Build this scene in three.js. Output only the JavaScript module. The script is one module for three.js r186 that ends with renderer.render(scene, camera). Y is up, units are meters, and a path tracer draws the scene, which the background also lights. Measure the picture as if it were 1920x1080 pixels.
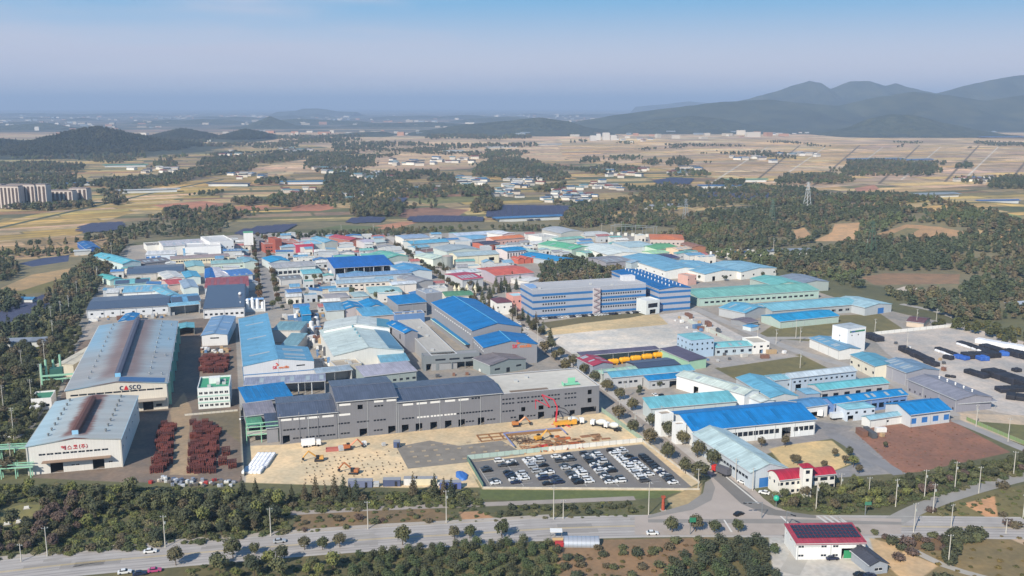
import * as THREE from 'three';
import { mergeGeometries } from 'three/addons/utils/BufferGeometryUtils.js';
import { RoundedBoxGeometry } from 'three/addons/geometries/RoundedBoxGeometry.js';
import { TextGeometry } from 'three/addons/geometries/TextGeometry.js';
import { FontLoader } from 'three/addons/loaders/FontLoader.js';

// ---------------------------------------------------------------- camera, sky, sun, exposure
const EYE = 140, FOCAL = 1780, PITCH = Math.atan((540 - 198) / FOCAL);
const scene = new THREE.Scene();
const camera = new THREE.PerspectiveCamera(2 * Math.atan(540 / FOCAL) * 180 / Math.PI, 16 / 9, 1, 300000);
camera.position.set(0, EYE, 0);
camera.lookAt(0, EYE - Math.tan(PITCH) * 100, -100);
const renderer = new THREE.WebGLRenderer({ antialias: true });
renderer.setSize(1024, 576);
renderer.toneMapping = THREE.LinearToneMapping;
renderer.toneMappingExposure = 1.32;
renderer.outputColorSpace = THREE.SRGBColorSpace;
renderer.shadowMap.enabled = true;
renderer.shadowMap.type = THREE.PCFSoftShadowMap;

const SUN_EL = 36 * Math.PI / 180, SUN_AZ = 30 * Math.PI / 180;      // behind the camera, to the left
const sunDir = new THREE.Vector3(-Math.sin(SUN_AZ) * Math.cos(SUN_EL), Math.sin(SUN_EL), Math.cos(SUN_AZ) * Math.cos(SUN_EL));
const sun = new THREE.DirectionalLight(new THREE.Color().setRGB(1, 0.905, 0.765), 4.8);
sun.target.position.set(0, 0, -600); scene.add(sun.target);
sun.position.copy(sun.target.position).addScaledVector(sunDir, 1500);
sun.castShadow = true; sun.shadow.mapSize.set(4096, 4096);
Object.assign(sun.shadow.camera, { left: -700, right: 700, top: 700, bottom: -700, near: 1, far: 4000 });
sun.shadow.bias = -0.0004;
scene.add(sun);

// ---------------------------------------------------------------- random numbers and noise
let seedState = 12345;
function rnd() { seedState = (seedState + 0x6D2B79F5) | 0; let t = Math.imul(seedState ^ (seedState >>> 15), 1 | seedState); t = (t + Math.imul(t ^ (t >>> 7), 61 | t)) ^ t; return ((t ^ (t >>> 14)) >>> 0) / 4294967296; }
const seed = (n) => { seedState = n | 0; };
const rr = (a, b) => a + (b - a) * rnd();
const pick = (a) => a[Math.floor(rnd() * a.length)];
const lerp = (a, b, t) => a + (b - a) * t;
const clamp = (v, a, b) => Math.min(b, Math.max(a, v));
const smooth = (a, b, v) => { const t = clamp((v - a) / (b - a), 0, 1); return t * t * (3 - 2 * t); };
function h2(x, y) { let n = Math.imul(x, 374761393) + Math.imul(y, 668265263); n = Math.imul(n ^ (n >>> 13), 1274126177); return ((n ^ (n >>> 16)) >>> 0) / 4294967296; }
function vn(x, y) { const xi = Math.floor(x), yi = Math.floor(y), fx = x - xi, fy = y - yi, u = fx * fx * (3 - 2 * fx), v = fy * fy * (3 - 2 * fy); return lerp(lerp(h2(xi, yi), h2(xi + 1, yi), u), lerp(h2(xi, yi + 1), h2(xi + 1, yi + 1), u), v); }
function fbm(x, y, o = 4) { let s = 0, a = 0.5, n = 0; for (let i = 0; i < o; i++) { s += a * vn(x, y); n += a; x = x * 2.03 + 17.1; y = y * 2.03 + 9.7; a *= 0.5; } return s / n; }

// ---------------------------------------------------------------- sky: hazy low, blue higher, thin cirrus
{
  const W = 2048, H = 1024, d = new Float32Array(W * H * 4);
  for (let r = 0; r < H; r++) {
    const el = ((r + 0.5) / H - 0.5) * Math.PI, deg = el * 180 / Math.PI, y = Math.max(0, Math.sin(el));
    for (let c = 0; c < W; c++) {
      const az = ((c + 0.5) / W - 0.5) * 2 * Math.PI, x = Math.cos(az), z = Math.sin(az);
      // clear air: pale near the horizon, deepening upwards
      const t = smooth(1.4, 7.2, deg), u = smooth(7.5, 48, deg), q = smooth(40, 90, deg);
      let R = lerp(0.54, 0.12, t), G = lerp(0.54, 0.36, t), B = lerp(0.61, 0.60, t);
      R = lerp(R, 0.075, u); G = lerp(G, 0.165, u); B = lerp(B, 0.36, u);
      R = lerp(R, 0.05, q); G = lerp(G, 0.11, q); B = lerp(B, 0.27, q);
      // cirrus on a high plane
      const k = 1 / (y + 0.035), px = x * k, pz = z * k;
      const n = fbm(px * 0.11 + 3.3 + pz * 0.035, pz * 0.42 + 7.7, 5), m = fbm(px * 0.5 + 11, pz * 1.3 + 5, 4);
      const band = fbm(az * 7 + 2.6, deg * 0.75 + az * 1.7 + 4, 5), veil = 0.5 * Math.cos(az + 2.2) - 0.41;   // the veil thickens toward the west
      const cl = smooth(0.40, 0.66, n * 0.45 + m * 0.15 + band * 0.40 + veil) * smooth(-0.5, 2, deg) * (1 - 0.55 * smooth(12, 50, deg));
      R = lerp(R, 0.47, cl * 0.85); G = lerp(G, 0.49, cl * 0.85); B = lerp(B, 0.59, cl * 0.85);
      const i = (r * W + c) * 4; d[i] = R; d[i + 1] = G; d[i + 2] = B; d[i + 3] = 1;
    }
  }
  const sky = new THREE.DataTexture(d, W, H, THREE.RGBAFormat, THREE.FloatType);
  sky.mapping = THREE.EquirectangularReflectionMapping; sky.magFilter = THREE.LinearFilter; sky.minFilter = THREE.LinearFilter; sky.wrapS = THREE.RepeatWrapping;
  sky.needsUpdate = true;
  scene.background = sky; scene.environment = sky;
}
scene.fog = new THREE.FogExp2(new THREE.Color().setRGB(0.56, 0.73, 1.0), 0.000106);

// ---------------------------------------------------------------- survey: a sight line in the 1920 x 1080 view meets the ground (or height h)
const hills2 = [[560, -1130, 300, 330, 24], [820, -900, 260, 300, 20], [330, -1250, 200, 150, 8], [700, -760, 120, 90, 5]];
function terrain(x, z) {
  let s = 0;
  for (const [cx, cz, rx, rz, hh] of hills2) { const q = ((x - cx) / rx) ** 2 + ((z - cz) / rz) ** 2; if (q < 1) s += hh * (1 - q) * (1 - q); }
  return s;
}
function ray(px, py) { const x = (px - 960) / FOCAL, v = (540 - py) / FOCAL; return [x, v * Math.cos(PITCH) - Math.sin(PITCH), -(Math.cos(PITCH) + v * Math.sin(PITCH))]; }
function P(px, py, h = 0) { const d = ray(px, py), t = (h - EYE) / d[1]; return new THREE.Vector3(d[0] * t, h, d[2] * t); }
function PT(px, py) { let h = 0, p; for (let i = 0; i < 6; i++) { p = P(px, py, h); h = lerp(h, terrain(p.x, p.z), 0.8); } p.y = terrain(p.x, p.z); return p; }

// ---------------------------------------------------------------- things and parts
const used = new Map();
function numbered(name) { const n = used.get(name) ?? 0; used.set(name, n + 1); return n ? name + '_' + String(n).padStart(3, '0') : name; }
function shadows(o) { o.castShadow = true; o.receiveShadow = true; return o; }
function thing(name, label, category, x = 0, y = 0, z = 0, turn = 0, group) {
  const o = new THREE.Group(); o.name = numbered(name); o.position.set(x, y, z); o.rotation.y = turn; scene.add(o);
  o.userData = { label, category }; if (group) o.userData.group = group; return o;
}
function part(name, geo, m, parent) { const o = shadows(new THREE.Mesh(geo, m)); o.name = name; parent.add(o); return o; }
function single(name, label, category, geo, m, group) { const o = shadows(new THREE.Mesh(geo, m)); o.name = numbered(name); o.userData = { label, category }; if (group) o.userData.group = group; scene.add(o); return o; }
function structure(name, geo, m) { const o = shadows(new THREE.Mesh(geo, m)); o.name = numbered(name); o.userData = { kind: 'structure' }; scene.add(o); return o; }
function copyOf(root, label, x, y, z, turn = 0, s = 1, group) {
  const r = root.clone(); r.name = numbered(root.userData.stem); r.userData = { label, category: root.userData.category }; if (group) r.userData.group = group;
  r.position.set(x, y, z); r.rotation.y = turn; if (s.isVector3) r.scale.copy(s); else r.scale.setScalar(s); scene.add(r); return r;
}
const ONES = ['', 'first', 'second', 'third', 'fourth', 'fifth', 'sixth', 'seventh', 'eighth', 'ninth', 'tenth', 'eleventh', 'twelfth', 'thirteenth', 'fourteenth', 'fifteenth', 'sixteenth', 'seventeenth', 'eighteenth', 'nineteenth'];
const TENS = ['', '', 'twent', 'thirt', 'fort', 'fift', 'sixt', 'sevent', 'eight', 'ninet'];
const ordinal = (n) => n < 20 ? ONES[n] : n % 10 ? TENS[Math.floor(n / 10)] + 'y-' + ONES[n % 10] : TENS[n / 10] + 'ieth';

const bx = (w, h, d, x = 0, y = 0, z = 0) => new THREE.BoxGeometry(w, h, d).translate(x, y, z);       // centred
const on = (w, h, d, x = 0, y = 0, z = 0) => new THREE.BoxGeometry(w, h, d).translate(x, y + h / 2, z); // standing on y
const cyl = (r1, r2, h, n, x = 0, y = 0, z = 0) => new THREE.CylinderGeometry(r1, r2, h, n).translate(x, y + h / 2, z);
function beam(a, b, t, t2 = t) { const A = new THREE.Vector3(...a), B = new THREE.Vector3(...b), L = A.distanceTo(B), g = new THREE.BoxGeometry(t, t2, L); g.applyQuaternion(new THREE.Quaternion().setFromUnitVectors(new THREE.Vector3(0, 0, 1), B.clone().sub(A).normalize())); const m = A.add(B).multiplyScalar(0.5); return g.translate(m.x, m.y, m.z); }
const merge = (a) => mergeGeometries(a.map((g) => { const q = g.index ? g.toNonIndexed() : g; for (const k of Object.keys(q.attributes)) if (!['position', 'normal', 'uv'].includes(k)) q.deleteAttribute(k); return q; }));

// ---------------------------------------------------------------- surface textures (grain, ribs, streaks)
function tile(N, f, srgb = true) {
  const d = new Uint8Array(N * N * 4);
  for (let y = 0; y < N; y++) for (let x = 0; x < N; x++) { const v = f(x / N, y / N), i = (y * N + x) * 4; if (Array.isArray(v)) { d[i] = v[0] * 255; d[i + 1] = v[1] * 255; d[i + 2] = v[2] * 255; } else d[i] = d[i + 1] = d[i + 2] = clamp(v, 0, 1) * 255; d[i + 3] = 255; }
  const t = new THREE.DataTexture(d, N, N); t.wrapS = t.wrapT = THREE.RepeatWrapping; t.magFilter = THREE.LinearFilter; t.minFilter = THREE.LinearMipmapLinearFilter; t.generateMipmaps = true;
  if (srgb) t.colorSpace = THREE.SRGBColorSpace; t.needsUpdate = true; return t;
}
const wrapN = (x, y, s, o = 4) => { const a = fbm(x * s, y * s, o), b = fbm((x - 1) * s, y * s, o), c = fbm(x * s, (y - 1) * s, o), d = fbm((x - 1) * s, (y - 1) * s, o); return lerp(lerp(a, b, x), lerp(c, d, x), y); };
const rep = (t, m) => { t.repeat.set(1 / m, 1 / m); return t; };
// roof sheets: v runs along the ridge, u down the slope (metres)
const roofTex = rep(tile(1024, (x, y) => { const c = Math.floor(y * 32), lap = Math.floor(x * 4); const strip = 0.94 + 0.09 * h2(c, lap * 7 + 3), seam = (y * 32) % 1 < 0.12 ? 0.90 : 1, lapLine = (x * 4 + 0.15 * h2(c, 9)) % 1 < 0.018 ? 0.84 : 1, streak = smooth(0.55, 0.8, vn(x * 5 + h2(c, 1) * 9, y * 160)) * smooth(0.45, 0.7, wrapN(x, y, 6, 3)); const dull = wrapN(x, y, 5, 4); return strip * seam * lapLine * (0.74 + 0.42 * dull - 0.18 * streak) * (0.97 + 0.06 * h2(Math.floor(x * 1024), Math.floor(y * 1024))); }), 32);
const roofBump = rep(tile(256, (x, y) => ((y * 32) % 1 < 0.25 ? 1 : 0), false), 32);
const wallTex = rep(tile(512, (x, y) => { const seam = (x * 16) % 1 < 0.06 ? 0.95 : 1; const streak = fbm(x * 90, y * 3, 3); return seam * (0.90 + 0.08 * wrapN(x, y, 5) + 0.06 * streak); }), 16);
const brickTex = rep(tile(256, (x, y) => 0.82 + 0.18 * wrapN(x, y, 20, 3)), 8);
const groundTex = rep(tile(512, (x, y) => 0.80 + 0.28 * wrapN(x, y, 8, 5) - 0.06 * h2(Math.floor(x * 512), Math.floor(y * 512))), 22);
const asphaltTex = rep(tile(512, (x, y) => 0.84 + 0.20 * wrapN(x, y, 5, 5) + 0.05 * h2(Math.floor(x * 512), Math.floor(y * 512)) - 0.05), 30);
const coarseBump = rep(tile(256, (x, y) => wrapN(x, y, 30, 3), false), 8);
const solarTex = rep(tile(256, (x, y) => { const a = (x * 8) % 1, b = (y * 4) % 1; const line = a < 0.06 || b < 0.04; return line ? [0.40, 0.42, 0.46] : [0.225, 0.235, 0.315]; }), 8);

const mats = new Map();
function M(hex, o = {}) {
  const key = hex + '|' + Object.entries(o).map(([k, v]) => k + (v?.uuid ?? v)).join();
  if (!mats.has(key)) { const { phys, ...p } = o; mats.set(key, new (phys ? THREE.MeshPhysicalMaterial : THREE.MeshStandardMaterial)({ color: new THREE.Color(hex), roughness: 0.8, ...p })); }
  return mats.get(key);
}
const sheetPaint = (hex) => { const c = new THREE.Color(hex); if (c.b > c.r * 12) { c.r *= 0.35; c.g *= 0.93; c.b *= 0.93; } else if (c.b > c.r * 1.5) { c.r = c.r * 1.05 + 0.02; c.g *= 0.95; c.b *= 0.93; } return '#' + c.getHexString(); };   // palette correction for coil coated sheet: strong blues deeper, lighter blues greyer
const roofM = (hex, rough = 0.55) => M(sheetPaint(hex), { map: roofTex, bumpMap: roofBump, bumpScale: 0.04, roughness: rough, metalness: 0.0 });
const metalRoofM = (hex) => M(hex, { map: roofTex, bumpMap: roofBump, bumpScale: 0.04, roughness: 0.42, metalness: 0.35 });
const wallM = (hex) => M(hex, { map: wallTex, roughness: 0.75 });
const brickM = (hex) => M(hex, { map: brickTex, roughness: 0.9 });
const groundM = (hex) => M(hex, { map: groundTex, roughness: 0.95 });
const asphaltM = (hex) => M(hex, { map: asphaltTex, roughness: 0.9 });
const glassM = M('#1b2430', { roughness: 0.15, metalness: 0.0 });
const darkM = M('#23242a', { roughness: 0.8 });
const steelM = M('#9aa0a4', { roughness: 0.45, metalness: 0.6 });
const concreteM = M('#b9b5ad', { map: groundTex, roughness: 0.9 });
const whiteM = M('#dcdcda', { roughness: 0.6 });
const solarM = M('#ffffff', { map: solarTex, roughness: 0.28 });
// ---------------------------------------------------------------- ground: three nested sheets with painted fields
const SHEETS = [
  { name: 'ground', x0: -480, x1: 480, z0: -1160, z1: -180, N: 2048, y: 0, step: 8, grain: [0.9, 7, 45], amp: [0.12, 0.09, 0.12] },
  { name: 'farmland', x0: -1900, x1: 1900, z0: -3500, z1: -60, N: 2048, y: -0.6, step: 24, grain: [5, 30, 200], amp: [0.16, 0.16, 0.18] },
  { name: 'plain', x0: -17000, x1: 17000, z0: -30000, z1: 3000, N: 2048, y: -2.2, step: 0, grain: [50, 260, 1500], amp: [0.22, 0.24, 0.2] },
];
for (const s of SHEETS) {
  const c = document.createElement('canvas'); c.width = c.height = s.N; s.ctx = c.getContext('2d');
  s.ctx.setTransform(s.N / (s.x1 - s.x0), 0, 0, s.N / (s.z1 - s.z0), -s.x0 * s.N / (s.x1 - s.x0), -s.z0 * s.N / (s.z1 - s.z0));
}
const W = (pts) => pts.map(([a, b]) => { const p = PT(a, b); return [p.x, p.z]; });
function pathOf(c, pts) { c.beginPath(); pts.forEach(([x, z], i) => i ? c.lineTo(x, z) : c.moveTo(x, z)); c.closePath(); }
function paint(pts, color, world = false) { const w = world ? pts : W(pts); for (const s of SHEETS) { pathOf(s.ctx, w); s.ctx.fillStyle = color; s.ctx.fill(); } return w; }
function stroke(pts, color, width, world = false) { const w = world ? pts : W(pts); for (const s of SHEETS) { const c = s.ctx; c.beginPath(); w.forEach(([x, z], i) => i ? c.lineTo(x, z) : c.moveTo(x, z)); c.strokeStyle = color; c.lineWidth = width; c.lineJoin = 'round'; c.stroke(); } }
const jit = (rgb, a) => { const k = 1 + rr(-a, a); return `rgb(${rgb.map((v) => Math.round(clamp(v * k + rr(-4, 4), 0, 255))).join()})`; };
function mosaic(w, deg, cw, ch, palette, line, lw, sheets = SHEETS, split = 0.3) {
  const xs = w.map((p) => p[0]), zs = w.map((p) => p[1]), cx = (Math.min(...xs) + Math.max(...xs)) / 2, cz = (Math.min(...zs) + Math.max(...zs)) / 2;
  const R = Math.hypot(Math.max(...xs) - cx, Math.max(...zs) - cz), a = deg * Math.PI / 180, ca = Math.cos(a), sa = Math.sin(a), cells = [];
  for (let v = -R; v < R; v += ch) { let u = -R + rr(-cw, 0); while (u < R) { const l = cw * rr(0.5, 1.7), hh = rnd() < split ? 0.5 : 1; cells.push([u, v, l, ch * hh, jit(pick(palette), 0.09)]); if (hh < 1) cells.push([u, v + ch / 2, l, ch / 2, jit(pick(palette), 0.09)]); u += l; } }
  for (const s of sheets) {
    const c = s.ctx; c.save(); pathOf(c, w); c.clip(); c.translate(cx, cz); c.rotate(-a);
    for (const [u, v, l, hh, col] of cells) { c.fillStyle = line; c.fillRect(u, v, l, hh); c.fillStyle = col; c.fillRect(u + lw / 2, v + lw / 2, l - lw, hh - lw); }
    c.restore();
  }
}
seed(77);
const TAN = [[198, 168, 132], [204, 174, 134], [190, 158, 124], [208, 182, 142], [182, 154, 128]];
const GOLD = [[184, 152, 84], [174, 144, 78], [192, 162, 98], [166, 140, 84]];
const MIXED = [[176, 150, 108], [132, 122, 82], [98, 98, 66], [150, 116, 86], [184, 158, 112], [186, 158, 96], [92, 92, 64], [140, 120, 94], [168, 150, 104], [178, 148, 92]];
for (const s of SHEETS) { s.ctx.fillStyle = 'rgb(122,114,86)'; s.ctx.fillRect(-40000, -40000, 80000, 80000); }
// far plain: strips of paddies, woods and hamlets fading out of sight
mosaic([[-17000, -30000], [17000, -30000], [17000, -3300], [-17000, -3300]], 8, 700, 190, [[150, 128, 108], [84, 88, 76], [70, 78, 66], [160, 140, 116], [98, 96, 84], [120, 112, 96], [76, 84, 70], [66, 74, 64]], 'rgb(80,84,74)', 24, [SHEETS[2]], 0.5);
mosaic([[-3600, -5200], [4600, -5200], [4600, -2600], [-3600, -2600]], 4, 260, 90, TAN, 'rgb(120,108,88)', 7, [SHEETS[2]], 0.5);
mosaic([[-1900, -3500], [1900, -3500], [1900, -60], [-1900, -60]], 16, 130, 42, MIXED, 'rgb(92,90,62)', 4, [SHEETS[1], SHEETS[2]], 0.4);
// harvested plain beyond the villages
const plainR = W([[1030, 268], [1120, 262], [1400, 259], [1960, 256], [1960, 352], [1860, 345], [1760, 352], [1620, 345], [1540, 352], [1440, 345], [1350, 336], [1270, 318], [1120, 306], [1000, 290]]);
mosaic(plainR, 17, 150, 58, TAN.concat([[206, 170, 112], [176, 148, 112], [192, 160, 104]]), 'rgb(120,104,78)', 5, [SHEETS[1], SHEETS[2]], 0.35);
const plainM = W([[560, 268], [760, 258], [1040, 262], [1060, 300], [930, 300], [880, 316], [760, 322], [640, 318], [500, 330], [440, 322], [560, 300], [700, 290]]);
mosaic(plainM, 10, 150, 44, TAN, 'rgb(130,114,92)', 4, [SHEETS[1], SHEETS[2]], 0.4);
for (const t of [0, 0.2, 0.4, 0.6, 0.8]) { stroke([[1400 + t * 620, 352 - t * 20], [1500 + t * 560, 272]], 'rgb(112,98,80)', 5); stroke([[1330 + t * 600, 345 - t * 14], [1440 + t * 540, 275]], 'rgb(206,196,180)', 4); }
for (const y of [276, 290, 306, 322]) stroke([[1060 + (y - 276) * 3, y + 2], [1500, y], [1960, y - 3]], 'rgb(108,96,78)', 7);
// golden strips west of the estate
const strips = W([[-20, 420], [140, 385], [330, 342], [500, 320], [500, 340], [420, 352], [330, 372], [240, 400], [120, 440], [60, 470], [-20, 472]]);
mosaic(strips, 34, 240, 22, GOLD.concat(TAN.slice(0, 2)), 'rgb(104,98,66)', 2.4, [SHEETS[0], SHEETS[1]], 0.4);
mosaic(W([[-20, 455], [120, 440], [240, 448], [232, 470], [150, 480], [-20, 490]]), 34, 60, 30, [[178, 148, 108], [184, 156, 118], [160, 132, 90]], 'rgb(110,100,70)', 2, [SHEETS[0], SHEETS[1]], 0.3);
stroke([[-10, 428], [150, 392], [300, 358], [420, 335]], 'rgb(70,78,58)', 9);
// patches: red soil, green, dry grass
for (const [col, ...p] of [
  ['rgb(178,120,92)', [545, 391], [560, 383], [618, 381], [628, 390], [600, 395], [548, 395]], ['rgb(172,118,92)', [285, 384], [380, 376], [430, 382], [420, 392], [320, 392]], ['rgb(170,118,92)', [430, 386], [505, 384], [500, 392], [440, 394]],
  ['rgb(176,126,96)', [700, 424], [760, 415], [785, 417], [740, 428], [690, 432]], ['rgb(168,120,100)', [622, 304], [668, 303], [668, 309], [625, 309]], ['rgb(166,118,96)', [1600, 352], [1640, 346], [1650, 354], [1610, 360]],
  ['rgb(96,104,66)', [560, 435], [640, 422], [720, 425], [660, 445], [540, 450]], ['rgb(122,122,74)', [760, 372], [900, 366], [920, 376], [800, 382]],
  ['rgb(118,130,86)', [1770, 396], [1850, 392], [1915, 404], [1915, 416], [1830, 416]], ['rgb(112,122,80)', [1700, 392], [1770, 398], [1760, 408]],
  ['rgb(186,150,112)', [1488, 432], [1508, 427], [1520, 440], [1515, 450], [1495, 452]], ['rgb(186,150,112)', [1525, 452], [1560, 435], [1565, 420], [1612, 417], [1608, 436], [1600, 452]],
  ['rgb(164,132,98)', [1635, 442], [1700, 420], [1760, 424], [1815, 434], [1790, 442], [1700, 448], [1650, 450]], ['rgb(120,112,78)', [1655, 446], [1700, 426], [1725, 428], [1690, 450]],
  ['rgb(140,112,86)', [1615, 520], [1660, 512], [1800, 514], [1798, 532], [1640, 534]], ['rgb(206,190,172)', [1672, 545], [1695, 537], [1720, 540], [1715, 549]],
  ['rgb(150,128,92)', [1150, 398], [1290, 390], [1310, 396], [1180, 410]], ['rgb(164,140,86)', [1170, 372], [1330, 366], [1340, 378], [1200, 384]], ['rgb(168,142,90)', [890, 352], [960, 348], [990, 352], [900, 360]],
  ['rgb(140,106,88)', [700, 396], [800, 388], [880, 392], [860, 404], [760, 408]],
  ['rgb(118,112,66)', [-10, 560], [60, 530], [190, 505], [200, 520], [150, 545], [60, 550]], ['rgb(172,144,104)', [-10, 545], [60, 515], [180, 495], [190, 508], [120, 520], [40, 545]], ['rgb(60,72,104)', [36, 494], [80, 484], [130, 478], [128, 490], [60, 500]],
]) paint(p, col);

// near ground: verges, yards, fields
paint([[-60, 1090], [-60, 620], [120, 560], [250, 455], [480, 430], [1000, 430], [1300, 470], [1980, 600], [1980, 1090]], 'rgb(98,98,68)');
paint([[62, 896], [120, 700], [170, 578], [235, 462], [480, 436], [740, 438], [1000, 434], [1210, 440], [1330, 480], [1560, 556], [1700, 590], [1810, 612], [1960, 650], [1960, 790], [1900, 800], [1800, 790], [1560, 815], [1440, 850], [1345, 892], [470, 905]], 'rgb(158,151,142)');
paint([[62, 896], [150, 640], [345, 600], [440, 590], [455, 905], [250, 905]], 'rgb(122,108,96)');
paint([[318, 770], [345, 735], [360, 770], [352, 830], [372, 892], [318, 890], [330, 830]], 'rgb(158,138,112)');
paint([[375, 770], [448, 770], [450, 830], [400, 792], [372, 786]], 'rgb(120,110,88)');
paint([[460, 912], [464, 836], [525, 834], [1124, 774], [1168, 788], [1312, 905], [1278, 922], [905, 918], [872, 864], [900, 914], [560, 915]], 'rgb(212,190,154)');
paint([[1024, 616], [1110, 598], [1235, 589], [1292, 604], [1282, 655], [1060, 664], [1018, 645]], 'rgb(200,178,138)');
paint([[1020, 630], [1120, 620], [1278, 606], [1278, 652], [1060, 664], [1030, 650]], 'rgb(204,198,188)');
paint([[1235, 590], [1300, 582], [1395, 632], [1380, 645], [1285, 640]], 'rgb(196,190,184)');
paint([[1630, 628], [1800, 610], [1960, 652], [1960, 790], [1830, 765], [1740, 720], [1660, 660]], 'rgb(186,178,170)');
paint([[1340, 690], [1500, 664], [1552, 690], [1470, 700], [1380, 712]], 'rgb(112,106,70)');
paint([[1415, 632], [1455, 606], [1560, 592], [1650, 588], [1695, 618], [1600, 632], [1520, 640]], 'rgb(114,108,72)');
paint([[1016, 605], [1110, 592], [1240, 584], [1180, 596], [1090, 606], [1030, 616]], 'rgb(104,98,70)');
paint([[1300, 660], [1420, 650], [1500, 668], [1350, 690]], 'rgb(168,162,156)');
paint([[1595, 815], [1640, 800], [1780, 786], [1895, 848], [1690, 892]], 'rgb(142,102,84)');
paint([[1442, 842], [1500, 828], [1560, 826], [1605, 866], [1560, 884], [1478, 884]], 'rgb(204,178,130)');
paint([[1380, 812], [1530, 790], [1600, 800], [1580, 820], [1450, 838]], 'rgb(136,134,134)');
paint([[1560, 812], [1600, 808], [1690, 888], [1640, 910], [1560, 905], [1560, 885], [1612, 866]], 'rgb(138,136,136)');
paint([[1800, 775], [1960, 780], [1960, 848], [1800, 792]], 'rgb(190,172,150)');
paint([[1830, 790], [1960, 800], [1960, 842]], 'rgb(104,104,68)');
// front strip between estate and road
paint([[-40, 905], [460, 905], [900, 920], [1280, 922], [1320, 930], [1250, 962], [1000, 975], [640, 985], [480, 1012], [-40, 1052]], 'rgb(96,96,66)');
paint([[560, 965], [800, 950], [860, 972], [740, 990], [540, 1002]], 'rgb(128,108,80)');
paint([[860, 960], [900, 958], [930, 972], [870, 982]], 'rgb(180,140,106)');
paint([[900, 918], [1280, 920], [1230, 934], [1000, 940], [900, 936]], 'rgb(98,108,62)');
paint([[1250, 935], [1318, 905], [1312, 935], [1265, 962]], 'rgb(172,152,114)');
stroke([[545, 962], [700, 953], [850, 948], [1000, 942], [1190, 934]], 'rgb(150,140,134)', 3.6);
// bottom
paint([[-40, 1066], [400, 1035], [900, 1012], [1460, 1004], [1460, 1200], [-40, 1200]], 'rgb(104,98,66)');
paint([[1040, 1030], [1130, 1012], [1330, 1008], [1300, 1040], [1260, 1085], [1050, 1085]], 'rgb(138,112,84)');
paint([[1440, 1000], [1660, 1000], [1660, 1090], [1450, 1090]], 'rgb(186,182,174)');
paint([[1640, 1000], [1960, 1000], [1960, 1200], [1640, 1200]], 'rgb(128,112,78)');
paint([[1630, 1008], [1680, 1022], [1700, 1056], [1720, 1085], [1690, 1085], [1640, 1040]], 'rgb(196,166,126)');
paint([[1690, 1032], [1760, 1060], [1725, 1086], [1705, 1078]], 'rgb(196,166,128)');
paint([[1690, 1002], [1790, 1002], [1785, 1034], [1720, 1030]], 'rgb(116,92,68)');
paint([[1880, 1004], [1960, 1004], [1960, 1040]], 'rgb(190,164,136)');
paint([[1440, 905], [1960, 868], [1960, 884], [1740, 940], [1690, 962], [1560, 962], [1450, 940]], 'rgb(92,90,62)');
paint([[1720, 962], [1760, 940], [1960, 900], [1960, 985], [1720, 972]], 'rgb(116,108,70)');
paint([[1805, 944], [1865, 930], [1872, 972], [1850, 970]], 'rgb(198,150,110)');
paint([[0, 958], [40, 946], [78, 946], [70, 962], [30, 982], [-10, 990]], 'rgb(128,122,76)');

for (const s of SHEETS) {
  const id = s.ctx.getImageData(0, 0, s.N, s.N), d = id.data, out = new Uint8Array(s.N * s.N * 4);
  const dx = (s.x1 - s.x0) / s.N, dz = (s.z1 - s.z0) / s.N;
  for (let j = 0; j < s.N; j++) for (let i = 0; i < s.N; i++) {
    const x = s.x0 + i * dx, z = s.z0 + j * dz, a = vn(x / s.grain[0], z / s.grain[0]), b = fbm(x / s.grain[1], z / s.grain[1], 3), c = vn(x / s.grain[2] + 5, z / s.grain[2] + 9);
    const k = (1 + s.amp[0] * (a - 0.5)) * (1 + s.amp[1] * 2 * (b - 0.5)) * (1 + s.amp[2] * (c - 0.5)) * 0.94, warm = 1 + 0.08 * (b - 0.5), o = (j * s.N + i) * 4, q = (j * s.N + i) * 4;
    out[o] = clamp(d[q] * k * warm, 0, 255); out[o + 1] = clamp(d[q + 1] * k, 0, 255); out[o + 2] = clamp(d[q + 2] * k / warm, 0, 255); out[o + 3] = 255;
  }
  const t = new THREE.DataTexture(out, s.N, s.N); t.colorSpace = THREE.SRGBColorSpace; t.magFilter = THREE.LinearFilter; t.minFilter = THREE.LinearMipmapLinearFilter; t.generateMipmaps = true; t.needsUpdate = true;
  let geo;
  const w = s.x1 - s.x0, dd = s.z1 - s.z0, nx = s.step ? Math.round(w / s.step) : 40, nz = s.step ? Math.round(dd / s.step) : 40;
  geo = new THREE.PlaneGeometry(w, dd, nx, nz).rotateX(-Math.PI / 2).translate((s.x0 + s.x1) / 2, 0, (s.z0 + s.z1) / 2);
  const p = geo.attributes.position, uv = geo.attributes.uv;
  for (let i = 0; i < p.count; i++) { const x = p.getX(i), z = p.getZ(i); p.setY(i, s.y + (s.step ? terrain(x, z) : 0)); uv.setXY(i, (x - s.x0) / w, (z - s.z0) / dd); }
  geo.computeVertexNormals();
  structure(s.name, geo, new THREE.MeshStandardMaterial({ map: t, roughness: 0.95 }));
}

// the plain carries on past the painted sheet
structure('terrain', new THREE.CircleGeometry(36000, 64).rotateX(-Math.PI / 2).translate(0, -6, 0), groundM('#5c5a4c'));

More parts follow.
